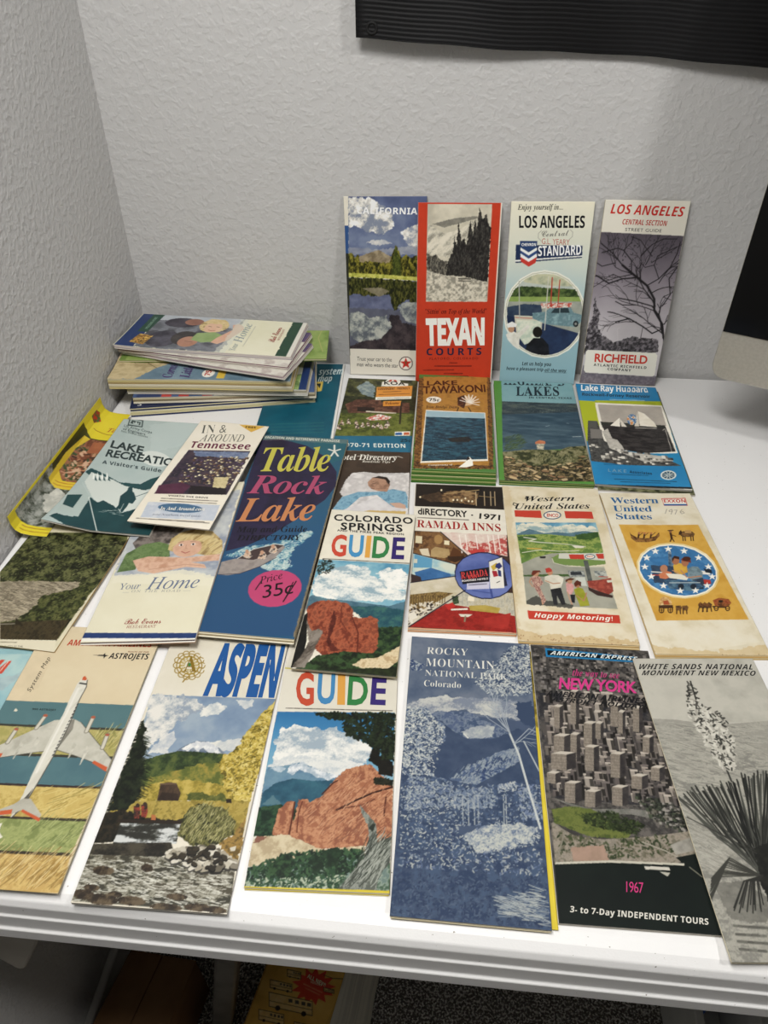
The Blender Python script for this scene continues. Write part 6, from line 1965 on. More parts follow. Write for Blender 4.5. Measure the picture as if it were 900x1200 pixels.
def print_sands(T, L, S, G, X, B):
    T('b9b5a8 c2beb0 aeab9e','-6,2396,1876,2389,2196,1705,-16,1746',n=25,g=.5)
    T('9a978c aaa79a 85837a','-8,1762,181,1752,469,1702,900,1745,2196,1705,1231,-5,-4,-4',n=4,c=1.2,sx=3,g=.5)
    S('stroke','7d7b72 b4b0a2',460,8,'-2,1720,877,1686,677,1173,-17,1082',165,5)
    S('stroke','8a877c b4b1a4',200,10,'3,1082,330,833,243,489,12,561',150,6)
    T('5f5d56 75736a','43,488,243,489,368,383,302,213,84,245',n=6,e=3,a=.7)
    L('2a2a26',1.3,'412,2131,396,1880,425,1571,427,1216')
    S('leaf','d8d4c6 c4c0b2 a8a498',620,5,'346,1962,413,1935,489,1827,550,1749,565,1547,488,1331,410,1284,363,1448,321,1645,302,1827',90,3)
    S('leaf','2a2a26 46443e',170,3.4,'384,2131,441,2131,449,1908,581,1775,558,1498,451,1285,363,1448,291,1826',90,4)
    L('2c2d29',1.15,'448,567,189,794,-22,1107')
    L('4a4b44',1.15,'410,593,215,783,-1,1082')
    L('4a4b44',1.15,'394,523,189,786,5,1090')
    L('4a4b44',1.15,'427,545,180,784,0,1085')
    L('2c2d29',1.15,'423,528,211,797,47,1113')
    L('4a4b44',1.15,'414,517,214,786,44,1090')
    L('23241f',1.15,'462,609,220,804,76,1128')
    L('4a4b44',1.15,'422,524,217,787,47,1092')
    L('4a4b44',1.15,'405,519,251,801,97,1123')
    L('23241f',1.15,'439,583,250,793,107,1104')
    L('23241f',1.15,'405,510,245,819,119,1163')
    L('4a4b44',1.15,'374,530,242,807,100,1137')
    L('4a4b44',1.15,'464,615,258,815,117,1153')
    L('2c2d29',1.15,'402,517,243,802,114,1123')
    L('1a1b19',1.15,'381,552,252,826,151,1177')
    L('2c2d29',1.15,'411,615,284,814,152,1151')
    L('4a4b44',1.15,'392,523,267,796,156,1112')
    L('1a1b19',1.15,'407,515,293,807,200,1135')
    L('23241f',1.15,'451,571,279,807,190,1135')
    L('4a4b44',1.15,'461,584,290,821,205,1166')
    L('2c2d29',1.15,'406,544,304,829,235,1183')
    L('1a1b19',1.15,'404,513,292,809,237,1140')
    L('2c2d29',1.15,'431,584,304,814,235,1150')
    L('2c2d29',1.15,'407,577,327,824,251,1172')
    L('23241f',1.15,'415,594,325,818,244,1159')
    L('4a4b44',1.15,'445,609,332,832,275,1190')
    L('23241f',1.15,'397,524,332,816,308,1156')
    L('4a4b44',1.15,'388,532,318,818,291,1160')
    L('23241f',1.15,'450,581,373,831,341,1187')
    L('23241f',1.15,'410,561,355,821,303,1166')
    L('2c2d29',1.15,'415,574,372,822,332,1167')
    L('4a4b44',1.15,'400,510,370,844,346,1217')
    L('2c2d29',1.15,'403,520,373,829,339,1185')
    L('1a1b19',1.15,'459,615,393,813,377,1148')
    L('4a4b44',1.15,'443,618,389,815,382,1154')
    L('1a1b19',1.15,'422,573,398,838,385,1203')
    L('2c2d29',1.15,'449,559,408,837,417,1202')
    L('1a1b19',1.15,'406,528,378,842,405,1213')
    L('23241f',1.15,'462,619,409,819,433,1162')
    L('2c2d29',1.15,'393,550,423,850,472,1231')
    L('1a1b19',1.15,'431,533,388,841,437,1211')
    L('1a1b19',1.15,'461,610,409,837,444,1201')
    L('2c2d29',1.15,'413,576,415,843,473,1216')
    L('4a4b44',1.15,'387,557,427,821,464,1167')
    L('23241f',1.15,'385,568,451,874,523,1284')
    L('1a1b19',1.15,'429,571,443,855,527,1242')
    L('4a4b44',1.15,'453,573,433,854,534,1239')
    L('1a1b19',1.15,'451,594,442,869,545,1274')
    L('2c2d29',1.15,'381,542,473,869,545,1272')
    L('4a4b44',1.15,'419,538,474,851,576,1233')
    L('1a1b19',1.15,'426,593,461,861,565,1255')
    L('4a4b44',1.15,'414,617,494,863,598,1259')
    L('4a4b44',1.15,'422,514,477,854,582,1239')
    L('23241f',1.15,'377,536,522,883,650,1304')
    L('23241f',1.15,'452,592,478,873,617,1283')
    L('4a4b44',1.15,'394,552,513,864,629,1262')
    L('4a4b44',1.15,'396,511,501,853,646,1236')
    L('4a4b44',1.15,'396,574,540,881,691,1301')
    L('4a4b44',1.15,'446,562,510,870,664,1276')
    L('2c2d29',1.15,'451,603,535,882,712,1302')
    L('2c2d29',1.15,'414,524,540,859,714,1252')
    L('23241f',1.15,'412,589,543,856,704,1243')
    L('23241f',1.15,'392,533,520,870,710,1276')
    L('23241f',1.15,'400,526,571,874,763,1285')
    L('1a1b19',1.15,'447,575,563,875,753,1286')
    L('23241f',1.15,'439,547,580,876,785,1289')
    L('2c2d29',1.15,'411,598,548,885,761,1310')
    L('1a1b19',1.15,'457,591,573,869,763,1273')
    L('1a1b19',1.15,'399,590,587,879,789,1296')
    L('2c2d29',1.15,'387,582,567,879,786,1295')
    L('4a4b44',1.15,'407,558,574,888,828,1316')
    L('1a1b19',1.15,'411,560,574,873,815,1281')
    L('2c2d29',1.15,'444,586,601,872,837,1280')
    L('2c2d29',1.15,'369,514,595,869,852,1273')
    L('4a4b44',1.15,'436,613,600,879,868,1296')
    L('23241f',1.15,'376,520,620,872,880,1280')
    L('23241f',1.15,'441,548,609,866,856,1266')
    L('23241f',1.15,'422,584,612,888,903,1317')
    L('4a4b44',1.15,'416,590,611,874,883,1285')
    L('2c2d29',1.15,'387,534,643,898,957,1340')
    L('1a1b19',1.15,'391,525,622,886,929,1312')
    L('1a1b19',1.15,'404,518,630,897,948,1337')
    L('4a4b44',1.15,'429,536,657,881,965,1301')
    L('23241f',1.15,'434,600,636,888,955,1315')
    L('2c2d29',1.15,'369,530,686,889,1003,1318')
    L('2c2d29',1.15,'406,511,685,889,1018,1318')
    L('4a4b44',1.15,'395,598,667,873,981,1281')
    L('23241f',1.15,'415,561,663,877,987,1290')
    L('1a1b19',1.15,'421,517,692,885,1010,1309')
    L('23241f',1.15,'377,531,686,894,1026,1329')
    L('23241f',1.15,'417,564,666,891,1031,1323')
    L('2c2d29',1.15,'447,604,711,893,1058,1327')
    L('1a1b19',1.15,'441,581,712,872,1062,1280')
    L('4a4b44',1.15,'443,595,707,875,1091,1286')
    L('23241f',1.15,'436,576,721,891,1111,1322')
    L('23241f',1.15,'436,585,703,875,1072,1288')
    L('23241f',1.15,'433,615,723,891,1133,1324')
    L('2c2d29',1.15,'436,594,720,890,1147,1320')
    L('23241f',1.15,'441,560,711,878,1115,1294')
    L('23241f',1.15,'442,604,733,885,1124,1310')
    L('1a1b19',1.15,'417,584,731,899,1170,1342')
    L('1a1b19',1.15,'429,617,778,898,1193,1338')
    L('4a4b44',1.15,'401,582,741,903,1185,1350')
    L('2c2d29',1.15,'388,532,768,886,1212,1311')
    L('23241f',1.15,'442,616,774,896,1235,1334')
    L('1a1b19',1.15,'410,512,790,896,1248,1333')
    L('1a1b19',1.15,'381,563,772,905,1221,1355')
    L('2c2d29',1.15,'375,511,774,889,1224,1318')
    L('1a1b19',1.15,'397,536,794,875,1250,1286')
    L('23241f',1.15,'459,607,780,874,1240,1283')
    T('161715 24251f','400,715,528,755,527,564,362,331,356,490',n=3,e=2)
    L('3a3a34',.7,'380,526,191,618,31,470')
    L('3a3a34',.7,'380,526,145,560,0,396')
    L('3a3a34',.7,'380,526,113,519,-21,344')
    L('3a3a34',.7,'380,526,213,645,45,505')
    L('3a3a34',.7,'380,526,138,550,-5,383')
    L('3a3a34',.7,'380,526,138,551,-4,385')
    L('3a3a34',.7,'380,526,125,534,-13,363')
    L('3a3a34',.7,'380,526,162,581,11,423')
    L('3a3a34',.7,'380,526,114,519,-21,345')
    L('3a3a34',.7,'380,526,187,613,28,464')
    L('3a3a34',.7,'380,526,180,604,24,453')
    L('3a3a34',.7,'380,526,205,636,40,493')
    L('3a3a34',.7,'380,526,132,543,-8,375')
    L('3a3a34',.7,'380,526,172,593,18,438')
    L('3a3a34',.7,'380,526,200,629,37,484')
    L('3a3a34',.7,'380,526,213,646,46,506')
    L('2a2a26',.8,'388,527,321,490,258,306')
    L('2a2a26',.8,'388,527,320,490,262,321')
    L('2a2a26',.8,'388,527,296,490,220,337')
    L('2a2a26',.8,'388,527,320,490,271,346')
    L('2a2a26',.8,'388,527,294,490,201,296')
    L('2a2a26',.8,'388,527,317,490,262,341')
    L('2a2a26',.8,'388,527,269,489,150,290')
    L('2a2a26',.8,'388,527,313,490,235,288')
    L('2a2a26',.8,'388,527,338,490,294,317')
    L('2a2a26',.8,'388,527,341,490,292,298')
    L('2a2a26',.8,'388,527,279,490,182,322')
    L('2a2a26',.8,'388,527,251,489,126,320')
    L('2a2a26',.8,'388,527,347,490,321,341')
    L('2a2a26',.8,'388,527,305,490,239,340')
    L('2a2a26',.8,'388,527,252,489,122,303')
    L('2a2a26',.8,'388,527,269,489,170,344')
    L('33332e',.8,'402,696,197,893,19,1071')
    L('33332e',.8,'404,676,239,793,17,934')
    G('45443e','85,199,288,186,93,222',.85)
    G('45443e','81,149,269,138,89,172',.85)
    G('45443e','77,108,253,96,85,130',.85)
    G('45443e','72,63,235,51,80,85',.85)
    X('WHITE SANDS NATIONAL','i','17181a','19,2257,970,2256,43,2314',1.1)
    X('MONUMENT NEW MEXICO','i','17181a','26,2193,969,2191,49,2245',1.1)
def print_book(T, L, S, G, X, B):
    T('b98c34 c69a42 cfa650','-3,1843,1179,2091,1060,1251,-23,937',n=25)
    T('c43a22','699,1947,765,1867,853,1945,860,1846,980,1886,928,1792,1050,1786,952,1718,1050,1668,928,1641,980,1559,863,1578,857,1484,770,1543,709,1457,671,1544,567,1486,588,1581,464,1564,539,1645,423,1675,537,1723,455,1793,582,1797,555,1892,664,1849')
    G('d8a078','596,1674,885,1643,596,1711',.7)
    G('d8a078','640,1632,863,1607,641,1666',.7)
    T('d0b070 c4a058','161,1457,794,1516,855,1352,231,1293')
    L('3a2c1a',.8,'161,1457,794,1516,855,1352,231,1293,161,1457')
    L('4a3820',.6,'203,1358,831,1417')
    T('2a2014','392,1315,394,1305,392,1295,387,1287,379,1280,369,1275,358,1273,346,1275,336,1279,327,1286,322,1295,320,1304,321,1314,326,1323,334,1330,344,1334,356,1336,367,1335,378,1330,386,1324')
    T('2a2014','766,1351,768,1341,766,1331,761,1322,753,1315,743,1311,731,1309,720,1311,710,1315,702,1322,697,1330,695,1340,696,1350,702,1359,710,1366,720,1370,731,1372,743,1370,753,1366,761,1359')
    T('4a4434','458,1459,514,1466,530,1424,475,1414')
    T('4a4434','552,1467,608,1474,624,1433,570,1423')
    T('4a4434','647,1476,703,1483,718,1442,664,1432')
    T('4a4434','728,1484,784,1491,800,1450,745,1440')
    T('d0b070 c4a058','114,1610,436,1640,473,1545,154,1515')
    L('3a2c1a',.8,'114,1610,436,1640,473,1545,154,1515,114,1610')
    L('4a3820',.6,'138,1553,458,1582')
    T('2a2014','236,1526,237,1521,236,1516,234,1512,230,1508,225,1506,219,1505,213,1506,208,1508,203,1511,200,1516,199,1521,200,1526,202,1530,207,1534,212,1536,218,1537,223,1537,229,1534,233,1531')
    T('2a2014','427,1544,429,1539,428,1534,425,1529,421,1526,416,1523,410,1523,404,1523,399,1526,395,1529,392,1534,391,1539,392,1544,394,1548,398,1552,404,1554,409,1555,415,1554,420,1552,425,1548')
    T('4a4434','265,1609,294,1612,303,1588,275,1583')
    T('4a4434','313,1614,342,1617,351,1593,324,1588')
    T('4a4434','361,1618,390,1621,399,1597,372,1592')
    T('4a4434','403,1622,431,1625,441,1601,413,1596')
    T('d0b070 c4a058','108,1219,470,1254,517,1139,158,1103')
    L('3a2c1a',.8,'108,1219,470,1254,517,1139,158,1103,108,1219')
    L('4a3820',.6,'138,1149,498,1184')
    T('2a2014','250,1116,251,1111,251,1105,248,1100,243,1096,237,1094,231,1093,224,1093,218,1096,213,1100,210,1105,209,1110,210,1116,213,1121,217,1125,223,1127,229,1128,236,1127,242,1125,247,1121')
    T('2a2014','465,1137,467,1132,466,1126,463,1121,458,1117,452,1115,446,1114,439,1115,433,1117,429,1121,426,1126,424,1131,425,1137,428,1142,433,1146,439,1148,445,1149,452,1148,458,1146,462,1142')
    T('4a4434','279,1217,311,1220,323,1191,292,1186')
    T('4a4434','333,1222,365,1225,377,1196,346,1191')
    T('4a4434','387,1228,420,1231,431,1202,400,1196')
    T('4a4434','434,1232,466,1235,478,1206,447,1201')
    T('d0b070 c4a058','299,1804,504,1823,537,1739,333,1721')
    L('3a2c1a',.8,'299,1804,504,1823,537,1739,333,1721,299,1804')
    L('4a3820',.6,'320,1754,524,1772')
    T('2a2014','385,1727,386,1724,385,1721,384,1718,381,1716,378,1714,374,1714,370,1714,367,1716,364,1718,362,1721,362,1724,362,1727,364,1730,366,1733,370,1734,374,1735,377,1734,381,1733,383,1730')
    T('2a2014','507,1738,508,1735,507,1732,506,1729,503,1727,500,1725,496,1725,492,1725,489,1727,486,1729,485,1732,484,1735,484,1738,486,1741,489,1744,492,1745,496,1746,499,1745,503,1744,506,1741')
    T('4a4434','397,1800,415,1801,424,1780,406,1777')
    T('4a4434','427,1803,446,1803,454,1782,436,1780')
    T('4a4434','458,1805,477,1806,485,1785,467,1783')
    T('4a4434','485,1808,503,1808,511,1787,493,1785')
    L('4a3820',.9,'833,1881,974,1876,1133,1916')
    T('d0b070 c4a058','888,1728,1038,1742,1053,1698,904,1684')
    L('3a2c1a',.8,'888,1728,1038,1742,1053,1698,904,1684,888,1728')
    L('4a3820',.6,'898,1702,1047,1715')
    T('2a2014','942,1690,943,1687,942,1685,941,1683,939,1681,936,1680,934,1679,931,1680,929,1681,927,1682,925,1685,925,1687,925,1689,927,1692,929,1693,931,1694,934,1695,937,1694,939,1693,941,1692')
    T('2a2014','1032,1698,1032,1695,1032,1693,1030,1691,1029,1689,1026,1688,1023,1687,1021,1688,1018,1689,1016,1691,1015,1693,1015,1695,1015,1698,1016,1700,1018,1701,1021,1703,1024,1703,1026,1703,1029,1702,1031,1700')
    T('4a4434','958,1728,971,1729,975,1718,962,1716')
    T('4a4434','980,1730,994,1731,998,1720,985,1718')
    T('4a4434','1003,1732,1016,1733,1020,1722,1007,1720')
    T('4a4434','1022,1734,1036,1735,1040,1724,1027,1722')
    T('d0b070 c4a058','638,1214,897,1239,926,1163,669,1138')
    L('3a2c1a',.8,'638,1214,897,1239,926,1163,669,1138,638,1214')
    L('4a3820',.6,'657,1168,915,1194')
    T('2a2014','735,1147,735,1143,735,1139,733,1136,729,1133,725,1131,720,1130,716,1131,711,1132,708,1135,706,1139,705,1143,706,1147,708,1150,711,1153,715,1155,720,1156,725,1155,729,1153,732,1151')
    T('2a2014','889,1162,890,1158,889,1154,887,1151,883,1148,879,1146,875,1145,870,1146,866,1148,862,1150,860,1154,859,1158,860,1162,862,1165,866,1168,870,1170,875,1171,879,1170,884,1169,887,1166')
    T('4a4434','760,1214,783,1217,790,1197,768,1193')
    T('4a4434','798,1218,822,1220,829,1201,806,1197')
    T('4a4434','837,1222,860,1224,868,1205,845,1201')
    T('4a4434','871,1225,894,1227,901,1208,879,1204')
    X('ALL NEW!','b','e8d0a8','614,1783,907,1734,612,1836')
    X('Vehicles','b','d8a888','680,1729,852,1733,674,1764')
def print_beneath(T, L, S, G, X, B):
    T('cdb62a d6c034','874,2428,1054,2444,1006,-18,814,-35',n=20)
    T('6a5a18 94822a b8a040','943,2464,1038,2473,1032,1518,908,1508',c=1.5)
def print_bottom_lake(T, L, S, G, X, B):
    T('2a2e1c 55583a 7a7a58','-49,123,1092,192,1080,8,-69,-63',c=1.6)
def print_far_left(T, L, S, G, X, B):
    T('7aa6b2 8fb4b8 a4c0bc','165,1868,834,1898,817,1314,612,976',n=20)
    T('8f9aa0 a8b4b4','565,1614,773,1671,820,1698,796,1529,619,1498',n=6,e=4,a=.6)
    T('c8402c','625,1738,662,1814,694,1816,669,1676,638,1675')
    T('c8402c','537,1759,601,1827,631,1823,598,1712,570,1686')
    L('d8d4c4',.8,'642,1702,668,1820')

# ------------------------------------------------------------------ the table
def table():
    e = empty('folding_table', (.92, -.38, FZ))
    tag(e, 'white plastic folding table with ridged edge carrying all the spread brochures', 'table')
    prof = [(-.001, -.004), (-.004, 0), (-.748, 0), (-.7555, -.0012), (-.761, -.0045), (-.7635, -.009), (-.764, -.0195), (-.7655, -.0204), (-.7658, -.0345), (-.7678, -.0356), (-.768, -.0475), (-.766, -.0495), (-.756, -.0495), (-.755, -.014), (-.012, -.014), (-.011, -.0495), (-.001, -.0495)]
    xs = (.0045, .0075, .3, .6, .9, 1.2, 1.5, 1.827, 1.83)
    V, Fc = [], []
    n = len(prof)
    for i, x in enumerate(xs):
        k = .0015 if i in (0, len(xs) - 1) else 0
        for y, z in prof:
            V.append((x - .92, y + .38 + (k if y < -.4 else -k), z - FZ - (k if z > -.01 else 0)))
    for i in range(len(xs) - 1):
        for j in range(n):
            a, b = i * n + j, i * n + (j + 1) % n
            Fc.append((a, a + n, b + n, b))
    Fc.append(tuple(range(n)))
    Fc.append(tuple(range((len(xs) - 1) * n, len(xs) * n))[::-1])
    top = link('tabletop', mesh_of('tabletop', V, Fc), M_TABLE, e)
    b = bevel(top, .0014, 2)
    b.modifiers['bevel'].angle_limit = math.radians(25)

    def bar(name, p, q, r, mat):
        p, q = Vector(p), Vector(q)
        d = (q - p).normalized()
        s1 = (Vector((0, 1, 0)) if abs(d.y) < .9 else Vector((1, 0, 0))).cross(d).normalized() * r
        s2 = d.cross(s1).normalized() * r
        V = [c + s for c in (p, q) for s in (s1 + s2, s1 - s2, -s1 - s2, -s1 + s2)]
        V = [(v.x - .92, v.y + .38, v.z - FZ) for v in V]
        o = link(name, mesh_of(name, V, [(0, 1, 2, 3), (7, 6, 5, 4), (0, 4, 5, 1), (1, 5, 6, 2), (2, 6, 7, 3), (3, 7, 4, 0)]), mat, e)
        return bevel(o, .004)
    bar('leg', (.285, -.6, -.014), (.1685, -.6, FZ + .004), .0145, M_STEEL)
    bar('leg', (.285, -.12, -.014), (.1685, -.12, FZ + .004), .0145, M_STEEL)
    bar('leg', (1.55, -.6, -.014), (1.66, -.6, FZ + .004), .0145, M_STEEL)
    bar('leg', (1.55, -.12, -.014), (1.66, -.12, FZ + .004), .0145, M_STEEL)
    bar('leg_crossbar', (.215, -.61, -.3), (.215, -.11, -.3), .009, M_STEEL)
    bar('leg_crossbar', (1.615, -.61, -.3), (1.615, -.11, -.3), .009, M_STEEL)
    # tapered end bracket hanging under the left end
    P = [(.05, -.0145), (.185, -.0145), (.176, -.0562), (.1282, -.152), (.124, -.1555), (.1195, -.152), (.06, -.05)]
    V = [(x - .92, y + .38, z - FZ) for y in (-.752, -.728) for x, z in P]
    m = len(P)
    Fc = [tuple(range(m)), tuple(range(2 * m - 1, m - 1, -1))] + [(i, i + m, (i + 1) % m + m, (i + 1) % m) for i in range(m)]
    bevel(link('end_bracket', mesh_of('end_bracket', V, Fc), M_BRACKET, e), .003)
    s = link('bracket_screw', mesh_of('bracket_screw', *box_vf(.161 - .92, .165 - .92, -.754 + .38, -.752 + .38, -.068 - FZ, -.064 - FZ)), M_STEEL, e)
    bevel(s, .001)


table()


# ------------------------------------------------------------------ black ribbed sheet on the back wall
def wall_panel():
    e = empty('wall_panel', (.75, 0, .6))
    tag(e, 'black ribbed plastic sheet fixed to the wall above the standing road maps', 'panel')
    nx, nz = 70, 760
    V = []
    for side in (0, 1):
        for j in range(nz):
            for i in range(nx):
                x = .313 + .9 * i / (nx - 1)
                zb = .3955 - .049 * (x - .313) + .0009 * math.sin(x * 23) + .0005 * math.sin(x * 61 + 1)
                z = zb + (.82 - zb) * j / (nz - 1)
                bulge = .004 * math.sin(x * 17 + 1) * math.exp(-j / 110) + .003 * math.sin(x * 8)
                rib = .00015 * math.sin(j * .82) * (1 if side == 0 else 0)
                y = -.011 - bulge + rib if side == 0 else -.0075 - bulge
                if side and y > -.0005:
                    y = -.0005
                V.append((x - .75, y, z - .6))
    idx = np.arange(nx * nz).reshape(nz, nx)
    q = np.stack([idx[:-1, :-1], idx[:-1, 1:], idx[1:, 1:], idx[1:, :-1]], -1).reshape(-1, 4)
    m = nx * nz
    rim = np.concatenate([idx[0, :], idx[1:, -1], idx[-1, -2::-1], idx[-2:0:-1, 0]])
    j = np.arange(len(rim))
    jj = (j + 1) % len(rim)
    sk = np.stack([rim[j], rim[j] + m, rim[jj] + m, rim[jj]], -1)
    link('ribbed_sheet', quads_mesh('ribbed_sheet', np.array(V), np.concatenate([q, q[:, ::-1] + m, sk])), M_PANEL, e)
    # eyelet
    V, Fc = [], []
    for i in range(24):
        a = i * math.pi / 12
        for k in range(8):
            b = k * math.pi / 4
            r = .0052 + .0016 * math.cos(b)
            V.append((.3306 - .75 + r * math.cos(a), -.0135 + .0016 * math.sin(b), .4055 - .6 + r * math.sin(a)))
    for i in range(24):
        for k in range(8):
            Fc.append((i * 8 + k, ((i + 1) % 24) * 8 + k, ((i + 1) % 24) * 8 + (k + 1) % 8, i * 8 + (k + 1) % 8))
    link('eyelet', mesh_of('eyelet', V, Fc, True), M_BLACK, e)


wall_panel()


# ------------------------------------------------------------------ computer monitor at the right
def rounded_outline(w, h, r, k=8):
    o = []
    for cx, cy, a0 in ((w - r, r, -90), (w - r, h - r, 0), (r, h - r, 90), (r, r, 180)):
        for i in range(k + 1):
            a = math.radians(a0 + 90 * i / k)
            o.append((cx + r * math.cos(a), cy + r * math.sin(a)))
    return o


def slab(name, outline, y0, y1, mat, parent, bev=0):
    n = len(outline)
    V = [(x, y0, z) for x, z in outline] + [(x, y1, z) for x, z in outline]
    Fc = [tuple(range(n)), tuple(range(2 * n - 1, n - 1, -1))] + [(i, i + n, (i + 1) % n + n, (i + 1) % n) for i in range(n)]
    o = link(name, mesh_of(name, V, Fc), mat, parent)
    if bev:
        bevel(o, bev)
    return o


def monitor():
    yaw, tilt = math.radians(-25), math.radians(5)
    e = empty('computer_monitor', (.7345, -.150, 0))
    e.rotation_euler = (0, 0, yaw)
    tag(e, 'silver computer monitor with black screen and wide chin at the right', 'monitor')
    W, H, base = .65, .515, .081
    head = slab('housing', rounded_outline(W, H, .0165), 0, .008, M_ALU, e, .0012)
    scr = slab('screen', [(.0006, .0545), (W - .0006, .0545), (W - .0006, H - .001), (.0006, H - .001)], -.0012, .002, M_GLASS, e, .0005)
    # bulging back
    nx, nz = 16, 12
    V = []
    for j in range(nz + 1):
        for i in range(nx + 1):
            u, v = i / nx, j / nz
            d = .035 * (math.sin(math.pi * u) * math.sin(math.pi * v)) ** .6
            V.append((.004 + (W - .008) * u, .0078 + d, .004 + (H - .008) * v))
    Fc = [(j * (nx + 1) + i, (j + 1) * (nx + 1) + i, (j + 1) * (nx + 1) + i + 1, j * (nx + 1) + i + 1) for j in range(nz) for i in range(nx)]
    back = link('back_shell', mesh_of('back_shell', V, Fc, True), M_ALU, e)
    for o in (head, scr, back):
        o.location = (0, 0, base)
        o.rotation_euler = (-tilt, 0, 0)
    # foot and neck
    P = [(-.0, .002), (.0, .006), (.1, .008), (.135, .03), (.125, .2), (.118, .27), (.108, .27), (.115, .2), (.122, .035), (.095, .002)]
    n = len(P)
    V = [(x, y - .02, z) for x in (W / 2 - .1, W / 2 + .1) for y, z in P]
    Fc = [tuple(range(n)), tuple(range(2 * n - 1, n - 1, -1))] + [(i, i + n, (i + 1) % n + n, (i + 1) % n) for i in range(n)]
    st = bevel(link('stand', mesh_of('stand', V, Fc), M_ALU, e), .0004)


monitor()


# ------------------------------------------------------------------ things on the floor under the table
def floor_things():
    V = [(.012, -.70, FZ + .001), (.118, -.69, FZ + .001), (.138, -.56, FZ + .001), (.046, -.555, FZ + .001),
         (.018, -.70, FZ + .12), (.117, -.688, FZ + .12), (.1375, -.567, FZ + .12), (.044, -.562, FZ + .12)]
    e = empty('cardboard_box', (.08, -.62, FZ))
    tag(e, 'dark brown cardboard box on the carpet beside the left baseboard under the table', 'box')
    V = [(x - .08, y + .62, z - FZ) for x, y, z in V]
    bevel(link('carton', mesh_of('carton', V, [(3, 2, 1, 0), (0, 1, 5, 4), (1, 2, 6, 5), (2, 3, 7, 6), (3, 0, 4, 7), (4, 5, 6, 7)]), M_BOX, e), .002)
    # two closed top flaps and the tape over their seam
    def flap(name, q, mat, t):
        Vv = [(x - .08, y + .62, .1205 + k) for k in (0, t) for x, y in q]
        link(name, mesh_of(name, Vv, [(3, 2, 1, 0), (4, 5, 6, 7), (0, 1, 5, 4), (1, 2, 6, 5), (2, 3, 7, 6), (3, 0, 4, 7)]), mat, e)
    flap('flap', ((.018, -.70), (.066, -.6945), (.0895, -.5645), (.044, -.562)), M_BOX, .002)
    flap('flap', ((.068, -.6942), (.117, -.688), (.1375, -.567), (.0915, -.5647)), M_BOX, .002)

    b = brochure('catalog_book', 'book', 'thick yellow catalog with red starburst and vehicle drawings on the carpet', 'book', T=.038, n=0, mat=GLOSS)
    rng = random.Random(5)
    V, Q, C = [], [], []
    n = 26
    for i in range(n):
        z1 = .0376 - .0372 * i / n
        z0 = z1 - .0372 / n * .86
        w0 = .110 + .052 * (i / n) ** .75 + rng.uniform(-.0008, .0008)
        k = len(V)
        ny = 10
        for z in (z1, z0):
            for j in range(ny + 1):
                y = .28 * j / ny
                V.append((.002, y, z))
                V.append((w0 * (1 - .02 * math.sin(j)), y, z))
        m = 2 * (ny + 1)
        for j in range(ny):
            a = k + 2 * j
            Q += [(a, a + 1, a + 3, a + 2), (a + m, a + m + 2, a + m + 3, a + m + 1), (a + 1, a + m + 1, a + m + 3, a + 3), (a, a + 2, a + m + 2, a + m)]
        Q += [(k, k + m, k + m + 1, k + 1), (k + m - 2, k + m - 1, k + 2 * m - 1, k + 2 * m - 2)]
        s = rng.uniform(.82, 1.05)
        c = lin('efeadb')
        C += [(c[0] * s, c[1] * s, c[2] * s, 1)] * (2 * m)
    me = quads_mesh('page_block', np.array(V), np.array(Q), False)
    ink(me, np.array(C))
    link('page_block', me, EDGE, b)
    v, f = box_vf(-.002, .002, 0, .28, .0002, .0378)
    me = mesh_of('spine', v, f)
    ink(me, np.array([(*lin('c89a4a'), 1)] * 8))
    link('spine', me, MATTE, b)

    e = empty('storage_crate', (.85, -.5, FZ))
    tag(e, 'clear white plastic crate with blue card inside at the lower right under the table', 'crate')
    for i, (x0, x1) in enumerate(((.792, .803), (.872, .884))):
        bevel(box('crate_side', x0 - .85, x1 - .85, -.09, .22, 0, .15, M_CRATE, e), .002)
    bevel(box('crate_end', .803 - .85, .872 - .85, .21, .22, 0, .15, M_CRATE, e), .002)
    bevel(box('crate_base', .803 - .85, .872 - .85, -.09, .21, 0, .008, M_CRATE, e), .002)
    e2 = box('file_card', .8045, .8095, -.57, -.32, FZ + .0082, FZ + .147, M_BLUE, bev=.001)
    tag(e2, 'blue card standing inside the clear plastic crate under the table', 'card')


floor_things()

# ------------------------------------------------------------------ brochures and maps
CREAM = ('d8cfb4', 'c9bf9f', 'e2dac4', 'bfb597')
WHITE = ('dcd8ce', 'cfcac0', 'e6e2d8', 'b9b4aa')
OLD = ('c9ae78', 'd8c294', 'b8965c', 'e0cfa4')
GREEN = ('4f7a34', '8f9a5c', '3f6a2a', 'a9ad78')
standing = 'road maps propped upright against the back wall'
# propped against the wall
brochure('road_map', 'calif', 'folded California road map with mountain lake photo, leftmost standing against the wall', 'map', T=.003, group=standing, cols=CREAM, seed=1)
brochure('motel_brochure', 'texan', 'bright red motel brochure with grey pine forest photo standing against the wall', 'brochure', T=.0028, group=standing, cols=WHITE, seed=2)
brochure('road_map', 'chevron', 'pale blue Los Angeles road map with round service station picture standing against the wall', 'map', T=.003, group=standing, cols=CREAM, seed=3)
brochure('road_map', 'rich', 'purple grey Los Angeles street guide with bare branches, rightmost standing against the wall', 'map', T=.003, group=standing, cols=CREAM, seed=4)

flat = 'brochures and maps spread flat on the table'
